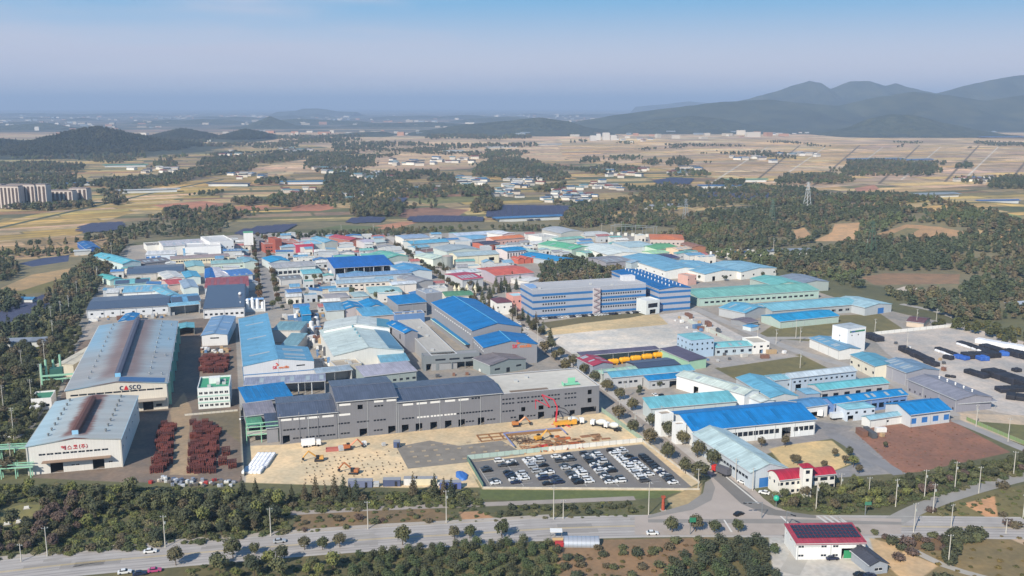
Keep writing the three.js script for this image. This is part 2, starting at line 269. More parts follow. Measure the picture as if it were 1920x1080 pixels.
// ---------------------------------------------------------------- distant hills and mountains
function hillTex(c1, c2, m) { return rep(tile(256, (x, y) => { const n = wrapN(x, y, 26, 4), k = wrapN(x, y, 5, 3); const t = smooth(0.3, 0.7, n); const f = 0.8 + 0.4 * k; return [0, 1, 2].map((i) => clamp(lerp(c1[i], c2[i], t) * f / 255, 0, 1)); }), m); }
const hillMat = M('#ffffff', { map: hillTex([44, 54, 44], [70, 74, 56], 600), bumpMap: rep(tile(256, (x, y) => wrapN(x, y, 34, 3), false), 600), bumpScale: 10, roughness: 1 });
const farHillMat = M('#ffffff', { map: hillTex([44, 54, 44], [70, 74, 56], 2600), roughness: 1 });
function hill(name, D, depth, sil, m, rough = 6) {
  // ridge line read against the horizon at distance D, spread into a real mound of the given depth
  const pts = sil.map(([px, py]) => [(px - 960) / FOCAL * D, Math.max(2, EYE + D * (198 - py) / FOCAL)]);
  const x0 = pts[0][0], x1 = pts[pts.length - 1][0], nx = 150, nz = 48, geo = new THREE.PlaneGeometry(x1 - x0, depth, nx, nz).rotateX(-Math.PI / 2), p = geo.attributes.position;
  for (let i = 0; i < p.count; i++) {
    const x = p.getX(i) + (x0 + x1) / 2, v = p.getZ(i) / (depth / 2);
    let k = 0; while (k < pts.length - 2 && pts[k + 1][0] < x) k++;
    const t = clamp((x - pts[k][0]) / (pts[k + 1][0] - pts[k][0]), 0, 1), s = t * t * (3 - 2 * t), hh = lerp(pts[k][1], pts[k + 1][1], lerp(t, s, 0.35));
    const rg = 1 - Math.abs(2 * fbm(x / (depth * 0.13) + D, v * 1.6 + 3, 4) - 1), spur = 0.42 + 0.55 * rg, sh = Math.pow(Math.max(0, 1 - Math.abs(v)), 1.05);
    const e = Math.min(1, Math.min(x - x0, x1 - x) / ((x1 - x0) * 0.04));
    p.setXYZ(i, x, -4 + hh * sh * lerp(1, spur, Math.min(1, Math.abs(v) * 1.6)) * smooth(0, 1, e) + rough * (fbm(x / 60, v * depth / 120, 3) - 0.5) * sh * Math.min(1, Math.abs(v) * 3 + 0.25), -D + v * depth / 2);
  }
  for (let i = 0; i < geo.attributes.uv.count; i++) geo.attributes.uv.setXY(i, p.getX(i), p.getZ(i));
  geo.computeVertexNormals(); return structure(name, geo, m);
}
hill('hill', 3050, 1100, [[-260, 262], [-120, 254], [-40, 256], [10, 262], [60, 268], [110, 254], [150, 244], [172, 239], [190, 237], [208, 239], [230, 245], [300, 262], [360, 274], [420, 288], [450, 300]], hillMat, 14);
hill('hill', 3980, 700, [[285, 262], [310, 250], [350, 241], [385, 248], [410, 260]], hillMat, 10);
hill('hill', 4080, 650, [[408, 264], [430, 252], [465, 243], [495, 247], [520, 262]], hillMat, 10);
hill('hill', 6300, 900, [[430, 238], [470, 233], [492, 224], [513, 216], [530, 222], [560, 232], [620, 236]], hillMat, 10);
hill('hill', 13500, 1500, [[520, 209], [560, 207], [575, 203], [600, 202.5], [616, 204], [640, 208], [680, 209]], farHillMat, 5);
hill('hill', 5000, 1000, [[760, 248], [800, 241], [880, 230], [950, 224], [1010, 218], [1060, 224], [1100, 236], [1150, 242]], hillMat, 12);
hill('hill', 4700, 600, [[625, 252], [660, 246], [720, 243], [750, 250]], hillMat, 8);
hill('hill', 5300, 900, [[1120, 243], [1180, 229], [1240, 220], [1290, 215], [1340, 219], [1400, 231], [1480, 240], [1560, 244]], hillMat, 14);
hill('hill', 4700, 800, [[1520, 252], [1580, 236], [1620, 220], [1660, 212], [1700, 213], [1760, 228], [1830, 242], [1880, 250]], hillMat, 14);
hill('hill', 6300, 1700, [[1040, 232], [1100, 222], [1160, 213], [1250, 201], [1350, 190], [1430, 186], [1480, 191], [1560, 197], [1640, 180], [1700, 172], [1760, 178], [1830, 188], [1900, 178], [1980, 170], [2100, 180]], farHillMat, 18);
hill('mountain', 8800, 2400, [[1330, 200], [1390, 186], [1440, 173], [1480, 160], [1505, 153], [1525, 156], [1545, 167], [1580, 154], [1615, 153], [1645, 161], [1664, 157], [1690, 165], [1725, 172], [1790, 186]], farHillMat, 40);
hill('mountain', 8200, 2200, [[1700, 190], [1740, 175], [1800, 159], [1860, 147], [1890, 143], [1920, 137], [1990, 134], [2080, 144], [2200, 165]], farHillMat, 40);
hill('hill', 5900, 600, [[-60, 240], [30, 232], [100, 228], [150, 236]], hillMat, 8);
hill('hill', 14000, 1500, [[-100, 216], [60, 211], [160, 213], [260, 211], [340, 216]], farHillMat, 5);
hill('hill', 16000, 2000, [[1180, 200], [1230, 196], [1285, 190], [1310, 192], [1380, 197]], farHillMat, 5);

seed(303); // low wooded rises scattered over the far plain
for (let i = 0; i < 26; i++) { const D = rr(5200, 15000), c = rr(-40, 1250), w = rr(50, 190) * 6000 / D, hgt = rr(16, 46), top = 198 + (EYE - hgt) * FOCAL / D, foot = 198 + EYE * FOCAL / D; hill('hill', D, rr(350, 800), [[c - w, foot], [c - w * 0.5, lerp(foot, top, 0.7)], [c + rr(-0.2, 0.2) * w, top], [c + w * 0.55, lerp(foot, top, 0.6)], [c + w, foot]], D > 9000 ? farHillMat : hillMat, 8); }
// ---------------------------------------------------------------- buildings
const TH = 0.3, plots = [];
function wallGeo(outline, holes, inward) {   // outline and holes in the wall's own plane; the outer face looks to +z
  const s = new THREE.Shape(outline.map(([x, y]) => new THREE.Vector2(x, y)));
  for (const [x0, y0, x1, y1] of holes) s.holes.push(new THREE.Path([[x0, y0], [x0, y1], [x1, y1], [x1, y0]].map(([x, y]) => new THREE.Vector2(x, y))));
  return new THREE.ExtrudeGeometry(s, { depth: inward, bevelEnabled: false }).translate(0, 0, -inward);
}
function profile(kind, span, rise) {          // roof line over the span, [s, height above eaves]
  const a = span / 2;
  if (kind === 'gable' || kind === 'hip') return [[-a, 0], [0, rise], [a, 0]];
  if (kind === 'monoR') return [[-a, 0], [a, rise]];      // high on the +s side
  if (kind === 'monoL') return [[-a, rise], [a, 0]];
  if (kind === 'skew') return [[-a, 0], [a * 0.1, rise], [a, rise * 0.35]];
  if (kind === 'barrel') { const o = []; for (let i = 0; i <= 10; i++) { const t = i / 10 * 2 - 1; o.push([a * t, rise * (1 - Math.pow(Math.abs(t), 2.1))]); } return o; }
  return [[-a, 0], [a, 0]];
}
// openings: [kind, face, centre along the face 0..1 (from its left), y0, width, height]
function building(name, label, category, A, B, C, h, o = {}) {
  const lev = o.g ? 0 : h, pa = P(...A, lev), pb = P(...B, lev), pc = P(...C, o.cl ?? lev), u = pb.clone().sub(pa); u.y = 0; const w = u.length(); u.normalize();
  const back = new THREE.Vector3(u.z, 0, -u.x); const d = o.d ?? Math.max(2, pc.clone().sub(pa).dot(back));
  const mid = pa.clone().add(pb).multiplyScalar(0.5).addScaledVector(back, d / 2);
  const t = thing(name, label, category, mid.x, o.base ?? 0, mid.z, Math.atan2(-u.z, u.x)); plots.push([mid.x, mid.z, w, d, Math.atan2(-u.z, u.x)]);
  return { t, w, d, h, ...shell(t, w, d, h, o) };
}
function shell(t, w, d, h, o) {
  const kind = o.roof ?? 'gable', axis = o.axis ?? 'x', rise = o.rise ?? 1.6, over = o.over ?? 0.35, flat = kind === 'flat', top = flat ? h + (o.parapet ?? 0.7) : h;
  const wm = o.wm ?? wallM(o.wall ?? '#d4d6d6'), rm = o.rm ?? roofM(o.col ?? '#4d9cc6');
  const prof = flat ? null : profile(kind, axis === 'x' ? d : w, rise);
  const line = (len, gable, flip) => { const a = len / 2; if (!gable || flat || kind === 'hip') return [[-a, 0], [a, 0], [a, top], [-a, top]]; const k = len / (gable * 2); return [[-a, 0], [a, 0], ...prof.map(([s, y]) => [(flip ? -s : s) * k, top + y]).sort((m, n) => n[0] - m[0])]; };
  const faces = { front: [w, axis === 'z' ? w / 2 : 0, 0, 0, d / 2], back: [w, axis === 'z' ? w / 2 : 0, Math.PI, 0, -d / 2], right: [d - 2 * TH, axis === 'x' ? d / 2 : 0, Math.PI / 2, w / 2, 0], left: [d - 2 * TH, axis === 'x' ? d / 2 : 0, -Math.PI / 2, -w / 2, 0] };
  const open = { front: [], back: [], right: [], left: [] };
  for (const q of o.open ?? []) { // leave out what would run into its neighbour
    const len = faces[q[1]][0], r = (v) => [(v[2] - 0.5) * len - v[4] / 2, v[3], (v[2] - 0.5) * len + v[4] / 2, v[3] + v[5]], a = r(q);
    if (!open[q[1]].some((v) => { const b = r(v); return a[0] < b[2] + 0.15 && a[2] > b[0] - 0.15 && a[1] < b[3] + 0.15 && a[3] > b[1] - 0.15; })) open[q[1]].push(q);
  }
  const geos = [];
  for (const [f, [len, g, turn, x, z]] of Object.entries(faces)) {
    if ((o.noWall ?? '').includes(f)) continue;
    const holes = open[f].map(([, , c, y0, ww, hh]) => { const m = (c - 0.5) * len; return [Math.max(-len / 2 + 0.15, m - ww / 2), Math.max(0.02, y0), Math.min(len / 2 - 0.15, m + ww / 2), Math.min(top - 0.15, y0 + hh)]; }).filter((q) => q[2] - q[0] > 0.2 && q[3] - q[1] > 0.2);
    const fr = new THREE.Matrix4().makeRotationY(turn).setPosition(x, 0, z);
    const flip = f === 'back' || f === 'right';
    geos.push(wallGeo(line(len, g, flip), holes, TH).applyMatrix4(fr));
    open[f].forEach(([kindO, , c, y0, ww, hh], i) => {
      const q = holes[i]; if (!q || kindO === 'gap') return;
      const m = { win: glassM, pale: whiteM, door: o.doorM ?? M('#8f979c', { roughness: 0.6 }), blue: M('#2f6fb4', { roughness: 0.5 }), dark: darkM }[kindO];
      const pw = q[2] - q[0] - 0.02, ph = q[3] - q[1] - 0.02, depth = kindO === 'pale' ? 0.02 : 0.16;
      const leaf = part(kindO === 'door' || kindO === 'blue' || kindO === 'dark' ? 'door' : 'window', bx(pw, ph, 0.06, (q[0] + q[2]) / 2, (q[1] + q[3]) / 2, -depth).applyMatrix4(fr), m, t);
      if (kindO === 'win' && o.frames) { const b = 0.09, fx = (q[0] + q[2]) / 2, fy = (q[1] + q[3]) / 2; part('frame', merge([bx(pw, b, 0.1, fx, q[1] + b / 2 + 0.01, -0.07), bx(pw, b, 0.1, fx, q[3] - b / 2 - 0.01, -0.07), bx(b, ph - 2 * b - 0.01, 0.1, fx, fy, -0.07)]).applyMatrix4(fr), whiteM, leaf); }
    });
  }
  const wall = part('wall', merge(geos), wm, t);
  let roof;
  if (flat) roof = part('roof', on(w - 2 * TH - 0.02, 0.3, d - 2 * TH - 0.02, 0, h - 0.3, 0), rm, t);
  else if (kind === 'hip') {
    const a = w / 2 + over, b = d / 2 + over, e = Math.min(a, b) * 0.95, y = h + 0.02, g = new THREE.BufferGeometry();
    const R = a > b ? [[-(a - e), y + rise, 0], [a - e, y + rise, 0]] : [[0, y + rise, -(b - e)], [0, y + rise, b - e]], c = [[-a, y, b], [a, y, b], [a, y, -b], [-a, y, -b]], tri = [];
    const quad = (p, q, r, s) => tri.push(p, q, r, p, r, s);
    if (a > b) { quad(c[0], c[1], R[1], R[0]); tri.push(c[1], c[2], R[1]); quad(c[2], c[3], R[0], R[1]); tri.push(c[3], c[0], R[0]); } else { tri.push(c[0], c[1], R[1]); quad(c[1], c[2], R[0], R[1]); tri.push(c[2], c[3], R[0]); quad(c[3], c[0], R[1], R[0]); }
    tri.push(c[3], c[2], c[1], c[3], c[1], c[0]);
    g.setAttribute('position', new THREE.Float32BufferAttribute(tri.flat(), 3)); g.setAttribute('uv', new THREE.Float32BufferAttribute(tri.flatMap((p) => [p[0], p[2]]), 2)); g.computeVertexNormals();
    roof = part('roof', g, rm, t);
  } else {
    const n = prof.length, sl0 = (prof[1][1] - prof[0][1]) / (prof[1][0] - prof[0][0]), sl1 = (prof[n - 1][1] - prof[n - 2][1]) / (prof[n - 1][0] - prof[n - 2][0]);
    const p = prof.map((q) => [...q]); p[0] = [p[0][0] - over, p[0][1] - sl0 * over]; p[n - 1] = [p[n - 1][0] + over, p[n - 1][1] + sl1 * over];
    const L = (axis === 'x' ? w : d) + 2 * over, lowY = -0.07, s = new THREE.Shape([...p.map(([x, y]) => new THREE.Vector2(x, y + lowY)), ...p.slice().reverse().map(([x, y]) => new THREE.Vector2(x, y + lowY + 0.3))]);
    const g = new THREE.ExtrudeGeometry(s, { depth: L, bevelEnabled: false }).translate(0, h, -L / 2); if (axis === 'x') g.rotateY(-Math.PI / 2);
    roof = part('roof', g, rm, t);
  }
  // sheet metal trim: gutters, downpipes, ridge capping, paler roof lights
  if (!flat && kind !== 'hip' && !o.plain) {
    const L = (axis === 'x' ? w : d) + 2 * over, put = (g) => (axis === 'x' ? g.rotateY(-Math.PI / 2) : g), pk = prof.reduce((m, q) => q[1] > m[1] ? q : m);
    if (kind === 'gable') part('ridge_cap', put(bx(0.7, 0.12, L, pk[0], h + pk[1] + 0.24, 0)), o.rm ?? roofM(o.col ?? '#4d9cc6', 0.45), t);
    const fs = axis === 'x' ? 1 : -1, ge = prof[fs > 0 ? prof.length - 1 : 0]; part('gutter', put(bx(0.24, 0.22, L, ge[0] + fs * (over + 0.13), h + ge[1] - 0.05, 0)), M('#b9bcbe', { roughness: 0.5 }), t);
    if (w > 14) { const n = Math.min(8, Math.floor(w / 9)); for (let i = 0; i <= n; i++) if (axis === 'x' && ge[1] < 0.01) part('downpipe', on(0.16, h - 0.2, 0.16, (i / n - 0.5) * (w - 0.8), 0, d / 2 + 0.1), M('#a9adb0', { roughness: 0.6 }), t); }
    const sr = Math.abs(Math.round(t.position.x * 13 + t.position.z * 7)); if (!o.rm && sr % 3 !== 0 && (axis === 'x' ? w : d) > 16) { // a few replaced or translucent sheets
      const n = 2 + sr % 4, tone = sr % 2 ? '#b9c6cc' : (o.col ?? '#4d9cc6'), full = axis === 'x' ? w : d; for (let i = 0; i < n; i++) { const i0 = kind === 'monoR' || kind === 'monoL' ? 0 : (axis === 'x' ? prof.length - 2 : (sr + i) % 2 ? 0 : prof.length - 2), A = prof[i0], B = prof[i0 + 1], sl = Math.atan2(B[1] - A[1], B[0] - A[0]), len = Math.hypot(B[0] - A[0], B[1] - A[1]) * 0.6, l = (((i + 0.5) / n + 0.13 * h2(sr, i)) % 1 - 0.5) * (full - 3); part('roof_sheet', put(new THREE.BoxGeometry(len, 0.05, 1.1 + (sr % 3) * 0.5).rotateZ(sl).translate((A[0] + B[0]) / 2, h + (A[1] + B[1]) / 2 + 0.27, l)), roofM(tone, 0.35), t); } }
  }
  if (flat && w > 12 && d > 8) { const sr = Math.abs(Math.round(t.position.x * 13 + t.position.z * 7)); for (let i = 0; i < 2 + sr % 3; i++) part('roof_unit', on(1.6, 1.1, 1.3, (h2(sr, i) - 0.5) * (w - 5), h - 0.01, (h2(sr, i + 50) - 0.5) * (d - 5)), M('#b4b6b6', { roughness: 0.6 }), t); for (const sx of [-1, 1]) part('coping', bx(TH + 0.12, 0.12, d + 0.14, sx * (w / 2 - TH / 2), top + 0.05, 0), M('#c2c4c6'), t); for (const sz of [-1, 1]) part('coping', bx(w - 2 * TH - 0.14, 0.12, TH + 0.12, 0, top + 0.05, sz * (d / 2 - TH / 2)), M('#c2c4c6'), t); }
  return { wall, roof, prof, axis, h };
}
const rowOf = (kind, face, n, y0, ww, hh, a = 0.06, b = 0.94) => Array.from({ length: n }, (_, i) => [kind, face, n === 1 ? (a + b) / 2 : lerp(a, b, i / (n - 1)), y0, ww, hh]);
// height of a roof surface above the ground at cross coordinate s
function roofY(b, s) { const p = b.prof; for (let i = 0; i < p.length - 1; i++) if (s <= p[i + 1][0] || i === p.length - 2) { const t = (s - p[i][0]) / (p[i + 1][0] - p[i][0]); return b.h + 0.23 + lerp(p[i][1], p[i + 1][1], t); } }
function vents(b, ss, n, a = 0.08, z = 0.92, m = steelM) {   // turbine ventilators in rows along the ridge
  const L = b.axis === 'x' ? b.w : b.d, g = merge([cyl(0.28, 0.34, 0.7, 10), new THREE.SphereGeometry(0.52, 10, 6).scale(1, 0.75, 1).translate(0, 1.0, 0)]);
  for (const s of ss) for (let i = 0; i < n; i++) { const l = (lerp(a, z, n === 1 ? 0.5 : i / (n - 1)) - 0.5) * L, o = part('roof_vent', g, m, b.t); o.position.set(b.axis === 'x' ? l : s, roofY(b, s) - 0.1, b.axis === 'x' ? -s : l); if (b.axis === 'x') o.position.z = s; }
}
function monitor(b, a, z, wd, ht, m, endM) {                 // raised ridge ventilator along the ridge of a z-axis gable
  const L = b.d * (z - a), zc = ((a + z) / 2 - 0.5) * b.d, y = b.h + (b.prof[1][1]), s = new THREE.Shape([[-wd / 2, -0.3], [wd / 2, -0.3], [wd / 2, ht * 0.8], [0, ht], [-wd / 2, ht * 0.8]].map((q) => new THREE.Vector2(...q)));
  const mo = part('ridge_ventilator', new THREE.ExtrudeGeometry(s, { depth: L, bevelEnabled: false }).translate(0, y, zc - L / 2), m, b.t);
  part('end_panel', bx(wd * 0.9, ht * 0.75, 0.12, 0, y + ht * 0.42, zc + L / 2 + 0.08), endM, mo);
}
function solarOn(b, a0, a1, s0, s1, name = 'solar_panel_array') { // a tilted sheet of panels lying just above one roof slope
  const L = b.axis === 'x' ? b.w : b.d, y0 = roofY(b, s0) + 0.12, y1 = roofY(b, s1) + 0.12, len = Math.hypot(s1 - s0, y1 - y0), g = new THREE.BoxGeometry((a1 - a0) * L, 0.08, len);
  const uv = g.attributes.uv, p = g.attributes.position; for (let i = 0; i < uv.count; i++) uv.setXY(i, p.getX(i), p.getZ(i));
  g.rotateX(-Math.atan2(y1 - y0, s1 - s0)).translate(((a0 + a1) / 2 - 0.5) * L, (y0 + y1) / 2, (s0 + s1) / 2); if (b.axis === 'z') g.rotateY(Math.PI / 2);
  return part(name, g, solarM, b.t);
}
const font = await new FontLoader().loadAsync('fonts/droid/droid_sans_bold.typeface.json');
function lettering(b, text, size, x, y, z, m, name = 'letter') {
  let cx = x; for (const ch of text) { if (ch === ' ') { cx += size * 0.35; continue; } const g = new TextGeometry(ch, { font, size, depth: 0.12, curveSegments: 4, bevelEnabled: false }); g.computeBoundingBox(); const bb = g.boundingBox; g.translate(cx - bb.min.x, y, z); part(name, g, m, b.t); cx += bb.max.x - bb.min.x + size * 0.14; }
  return cx;
}
// ---------------------------------------------------------------- steel works in the west corner
const stainTex = (c0, c1, c2, reach, east, south) => tile(512, (x, y) => { // rust dust that has washed down from the ridge ventilator
  const n = fbm(x * 7, y * 60, 3), m = fbm(x * 4 + 3, y * 5, 4), dd = Math.abs(x - 0.5) + 0.10 * (m - 0.5) + 0.09 * (n - 0.5), e = smooth(reach, reach * 0.35, dd) * smooth(0.02, 0.10, y + 0.05 * (n - 0.5)) * (0.75 + 0.5 * n), g = Math.max(smooth(0.44, 0.2, dd) * 0.55 * (0.6 + 0.8 * m), east * smooth(0.5, 0.56, x) * (0.55 + 0.7 * m), south * smooth(0.62, 0.38, y + 0.18 * (m - 0.5) + 0.05 * (n - 0.5)) * (0.6 + 0.6 * m));   // dust lies thickest on the lee slope and the old front bays
  const seam = (y * 26) % 1 < 0.08 ? 0.93 : 1, strip = 0.96 + 0.06 * h2(Math.floor(y * 26), 3);
  return [0, 1, 2].map((i) => clamp(lerp(lerp(c0[i], c2[i], clamp(g, 0, 1)), c1[i], clamp(e, 0, 1)) * seam * strip / 255, 0, 1));
});
function fitUV(b) { // stretch a roof's texture once over its whole plan
  const p = b.roof.geometry.attributes.position, uv = b.roof.geometry.attributes.uv; for (let i = 0; i < p.count; i++) uv.setXY(i, p.getX(i) / b.w + 0.5, 0.5 - p.getZ(i) / b.d);
}
{
  const m1 = new THREE.MeshStandardMaterial({ map: stainTex([160, 184, 194], [110, 72, 62], [164, 162, 158], 0.17, 0.75, 0), roughness: 0.6 });
  const b = building('steel_works', 'white steel works with rust stained roof and red lettering on the front', 'factory', [48, 838], [227, 823], [252, 743], 11.5, {
    plain: 1, axis: 'z', rise: 1.9, rm: m1, wall: '#d9d7d2', frames: true, open: [['gap', 'front', 0.3, 0, 4.6, 4.6], ['gap', 'front', 0.74, 0, 4.2, 4.4], ...rowOf('win', 'front', 9, 7.3, 2.35, 0.95, 0.16, 0.82), ['win', 'front', 0.47, 2.2, 1.1, 0.8], ['win', 'front', 0.52, 2.2, 1.1, 0.8], ['win', 'front', 0.87, 2.2, 1.4, 0.8], ...rowOf('win', 'right', 6, 6.5, 3, 1.1)] });
  fitUV(b); vents(b, [-10.5, 10.5], 8, 0.06, 0.86, M('#777b7d', { roughness: 0.5, metalness: 0.4 }));
  monitor(b, 0.16, 0.93, 2.6, 2.4, M('#5a3a34', { map: wallTex, roughness: 0.8 }), M('#8db9d6'));
  part('canopy', beam([-b.w * 0.34, 5.1, b.d / 2 + 1.3], [b.w * 0.38, 5.1, b.d / 2 + 1.3], 2.6, 0.25), M('#8c7664'), b.t);
  // the red sign: five Korean characters built from strokes
  const red = M('#b8262b'), S = (strokes, ox) => part('sign_character', merge(strokes.map(([x0, y0, x1, y1]) => beam([ox + x0, y0 + 9.0, b.d / 2 + 0.08], [ox + x1, y1 + 9.0, b.d / 2 + 0.08], 0.12, 0.26))), red, b.t);
  S([[0, 1.5, 0.8, 1.5], [0.8, 1.5, 0.6, 0.6], [0, 1.0, 0.7, 1.0], [0.85, 1.0, 1.2, 1.0], [1.2, 1.7, 1.2, 0.1], [1.55, 1.7, 1.55, 0]], -4.7);
  S([[0.75, 1.6, 0.1, 0.7], [0.75, 1.6, 1.4, 0.7], [0, 0.25, 1.5, 0.25]], -2.5);
  S([[0.2, 1.55, 1.3, 1.55], [1.3, 1.55, 1.2, 0.75], [0.2, 1.15, 1.2, 1.15], [0.75, 0.8, 0.75, 0.3], [0, 0.25, 1.5, 0.25]], -0.4);
  S([[0.4, 1.7, 0.1, 1.2], [0.1, 1.2, 0.1, 0.5], [0.1, 0.5, 0.4, 0]], 1.7);
  S([[0.2, 1.55, 1.3, 1.55], [0.75, 1.5, 0.3, 0.95], [0.75, 1.5, 1.2, 0.95], [0, 0.65, 1.5, 0.65], [0.75, 0.6, 0.75, 0.05]], 2.4);
  S([[0, 1.7, 0.3, 1.2], [0.3, 1.2, 0.3, 0.5], [0.3, 0.5, 0, 0]], 4.3);
  for (const sx of [-1, 1]) part('pilaster', on(0.5, 11.2, 0.3, sx * (b.w / 2 - 0.25), 0, b.d / 2 + 0.17), wallM('#c9c7c0'), b.t);
}
{
  const m1 = new THREE.MeshStandardMaterial({ map: stainTex([132, 164, 184], [126, 108, 104], [156, 150, 146], 0.27, 0.25, 0.8), roughness: 0.55 });
  const b = building('rolling_mill', 'long cream mill hall with blue roof behind the rust stained steel works', 'factory', [123, 733], [312, 718], [333, 602], 12.5, {
    plain: 1, axis: 'z', rise: 2.4, rm: m1, wall: '#d6cfc2', frames: false, open: [...rowOf('win', 'front', 11, 9.6, 3.3, 0.8, 0.08, 0.92), ['gap', 'front', 0.8, 0, 4.5, 4.6], ['win', 'front', 0.72, 1.6, 2.2, 1.2], ['win', 'front', 0.91, 1.6, 2.6, 1.2], ...rowOf('win', 'right', 12, 8.2, 4, 1.3)] });
  fitUV(b); vents(b, [-13.5, 13.5], 12, 0.05, 0.9); vents(b, [19], 4, 0.1, 0.9);
  monitor(b, 0.03, 0.94, 2.8, 2.5, M('#54586a', { map: wallTex, roughness: 0.8 }), M('#7db6d8'));
  part('roof_panel', bx(b.w * 0.46, 0.08, 7.5, 0, 0, 0).rotateZ(-Math.atan2(2.4, b.w / 2)).translate(b.w * 0.25, roofY({ ...b, w: b.w }, b.w * 0.25) + 0.07, b.d / 2 - 4), roofM('#3a78b0'), b.t);
  for (const sx of [-1, 1]) part('gutter', bx(0.3, 0.2, b.d, sx * (b.w / 2 + 0.52), 12.4, 0), M('#d2d4d4'), b.t);
  const navy = M('#2b3550'), z = b.d / 2 + 0.05, x = lettering(b, 'C', 2.0, 1.2, 10.75, z, navy);
  part('sign_flame', new THREE.ExtrudeGeometry(new THREE.Shape([[0, 0], [2.0, 0], [1.6, 1.1], [1.0, 2.1], [0.4, 1.1]].map((q) => new THREE.Vector2(...q))), { depth: 0.12, bevelEnabled: false }).translate(x, 10.75, z), M('#c3202a'), b.t);
  lettering(b, 'SCO', 2.0, x + 2.3, 10.75, z, navy);
  part('canopy', on(16, 0.3, 4, b.w * 0.3, 5.4, b.d / 2 + 2.1), M('#9a9288'), b.t);
  for (let i = 0; i < 7; i++) part('buttress', on(1.2, 10.5, 0.9, b.w / 2 + 0.8, 0, (i / 6 - 0.5) * b.d * 0.9), M('#7fae9e'), b.t);
}
building('store_shed', 'narrow cream roofed shed beside the mill hall and tree belt', 'shed', [106, 684], [137, 684], [183, 615], 6.5, { axis: 'z', rise: 0.5, col: '#cfc8b4', wall: '#c9c3b2', open: rowOf('win', 'right', 8, 3, 2, 1) });
building('site_office', 'small white office hut with green flat roof by the tree belt', 'office', [58, 751], [96, 748], [88, 735], 5, { roof: 'flat', rm: M('#3c7d62'), wall: '#dedede', open: rowOf('win', 'front', 3, 1.6, 1.6, 1.2, 0.2, 0.8) });
building('gate_hut', 'tiny white hut in front of the green roofed office hut', 'hut', [55, 765], [72, 764], [74, 758], 3, { roof: 'flat', rm: whiteM, wall: '#dedede', parapet: 0.2, open: rowOf('win', 'front', 1, 1, 1.2, 1) });
building('parts_shed', 'small bright blue shed at the back of the mill hall', 'shed', [222, 603], [248, 602], [249, 588], 4.5, { axis: 'z', rise: 0.8, col: '#2f7fc0', wall: '#e2e2e2' });
building('side_hall', 'narrow hall with white front and blue roof behind the scrap yard', 'hall', [378, 629], [426, 627], [423, 594], 6.5, { axis: 'z', rise: 0.9, col: '#6f9fc4', wall: '#dadada', open: [['win', 'front', 0.5, 4.2, 5, 0.8]] });
building('teal_canopy', 'low teal roofed canopy joined to the mill hall', 'canopy', [336, 616], [364, 614], [364, 605], 4.5, { axis: 'z', rise: 0.6, col: '#5fb2c2', noWall: 'front', wall: '#8d9290' });
{
  const b = building('office_block', 'white three storey office block with green flat roof', 'office', [370, 731], [430, 727], [428, 706], 9.5, { roof: 'flat', rm: M('#3d9170'), wall: '#dfe3e0', frames: true, open: [1.0, 4.0, 7.0].flatMap((y) => rowOf('win', 'front', 6, y, 1.5, 1.3, 0.1, 0.9)).concat([1.0, 4.0, 7.0].flatMap((y) => rowOf('win', 'right', 4, y, 1.5, 1.3, 0.15, 0.85))) });
  part('roof_house', on(5, 2.8, 4, 0, 9.45, -1), wallM('#e2e6e4'), b.t); part('band', merge([bx(b.w + 0.1, 0.5, 0.1, 0, 3.1, b.d / 2 + 0.06), bx(b.w + 0.1, 0.5, 0.1, 0, 6.1, b.d / 2 + 0.06)]), M('#a9c9bd'), b.t);
}
{ // dust collector
  const p = P(100, 722), t = thing('dust_collector', 'pale green dust collector with four stacks beside the mill', 'dust collector', p.x, 0, p.z, 0.3), g = M('#8fbfa6', { roughness: 0.6 }), dk = M('#2f5f58');
  [[-5, 0, 11.5], [-3, -2, 13], [0, -5, 12], [3, -7, 14]].forEach(([x, z, h]) => part('stack', cyl(0.55, 0.6, h, 12, x, 0, z), g, t));
  part('filter_house', on(6, 5, 4, 1.5, 3, -4), dk, t); for (const x of [-1, 4]) for (const z of [-5.6, -2.4]) part('leg', on(0.3, 3, 0.3, x, 0, z), g, t);
  part('duct', merge([beam([-5, 5.2, 0.4], [12, 5.2, 0.4], 0.8), beam([-5, 3.2, 0.6], [11, 3.2, 0.6], 0.6)]), g, t); part('hopper', new THREE.ConeGeometry(2, 2.4, 4).rotateX(Math.PI).translate(1.5, 1.9, -4), dk, t);
}
for (const [y0, lab] of [[842, 'upper pale green conveyor bridge running to the steel works wall'], [862, 'lower pale green conveyor bridge running to the steel works wall']]) {
  const a = P(-60, y0 + 6, 7), b = P(46, y0, 7), hh = y0 < 850 ? 8 : 4.5, t = thing('conveyor_bridge', lab, 'conveyor', a.x, 0, a.z, Math.atan2(-(b.z - a.z), b.x - a.x)), L = a.distanceTo(b) + 3, g = M('#8fc2a8', { roughness: 0.6 });
  part('girder', merge([on(L, 0.35, 0.4, L / 2, hh - 0.4, 1), on(L, 0.35, 0.4, L / 2, hh - 0.4, -1), on(L, 0.25, 0.25, L / 2, hh + 0.9, 1), on(L, 0.25, 0.25, L / 2, hh + 0.9, -1)]), g, t);
  part('deck', on(L, 0.15, 1.6, L / 2, hh - 0.3, 0), M('#98a39b'), t); for (let i = 0; i <= 4; i++) part('leg', merge([on(0.3, hh - 0.4, 0.3, 1 + i * (L - 2) / 4, 0, 1), on(0.3, hh - 0.4, 0.3, 1 + i * (L - 2) / 4, 0, -1)]), g, t);
}

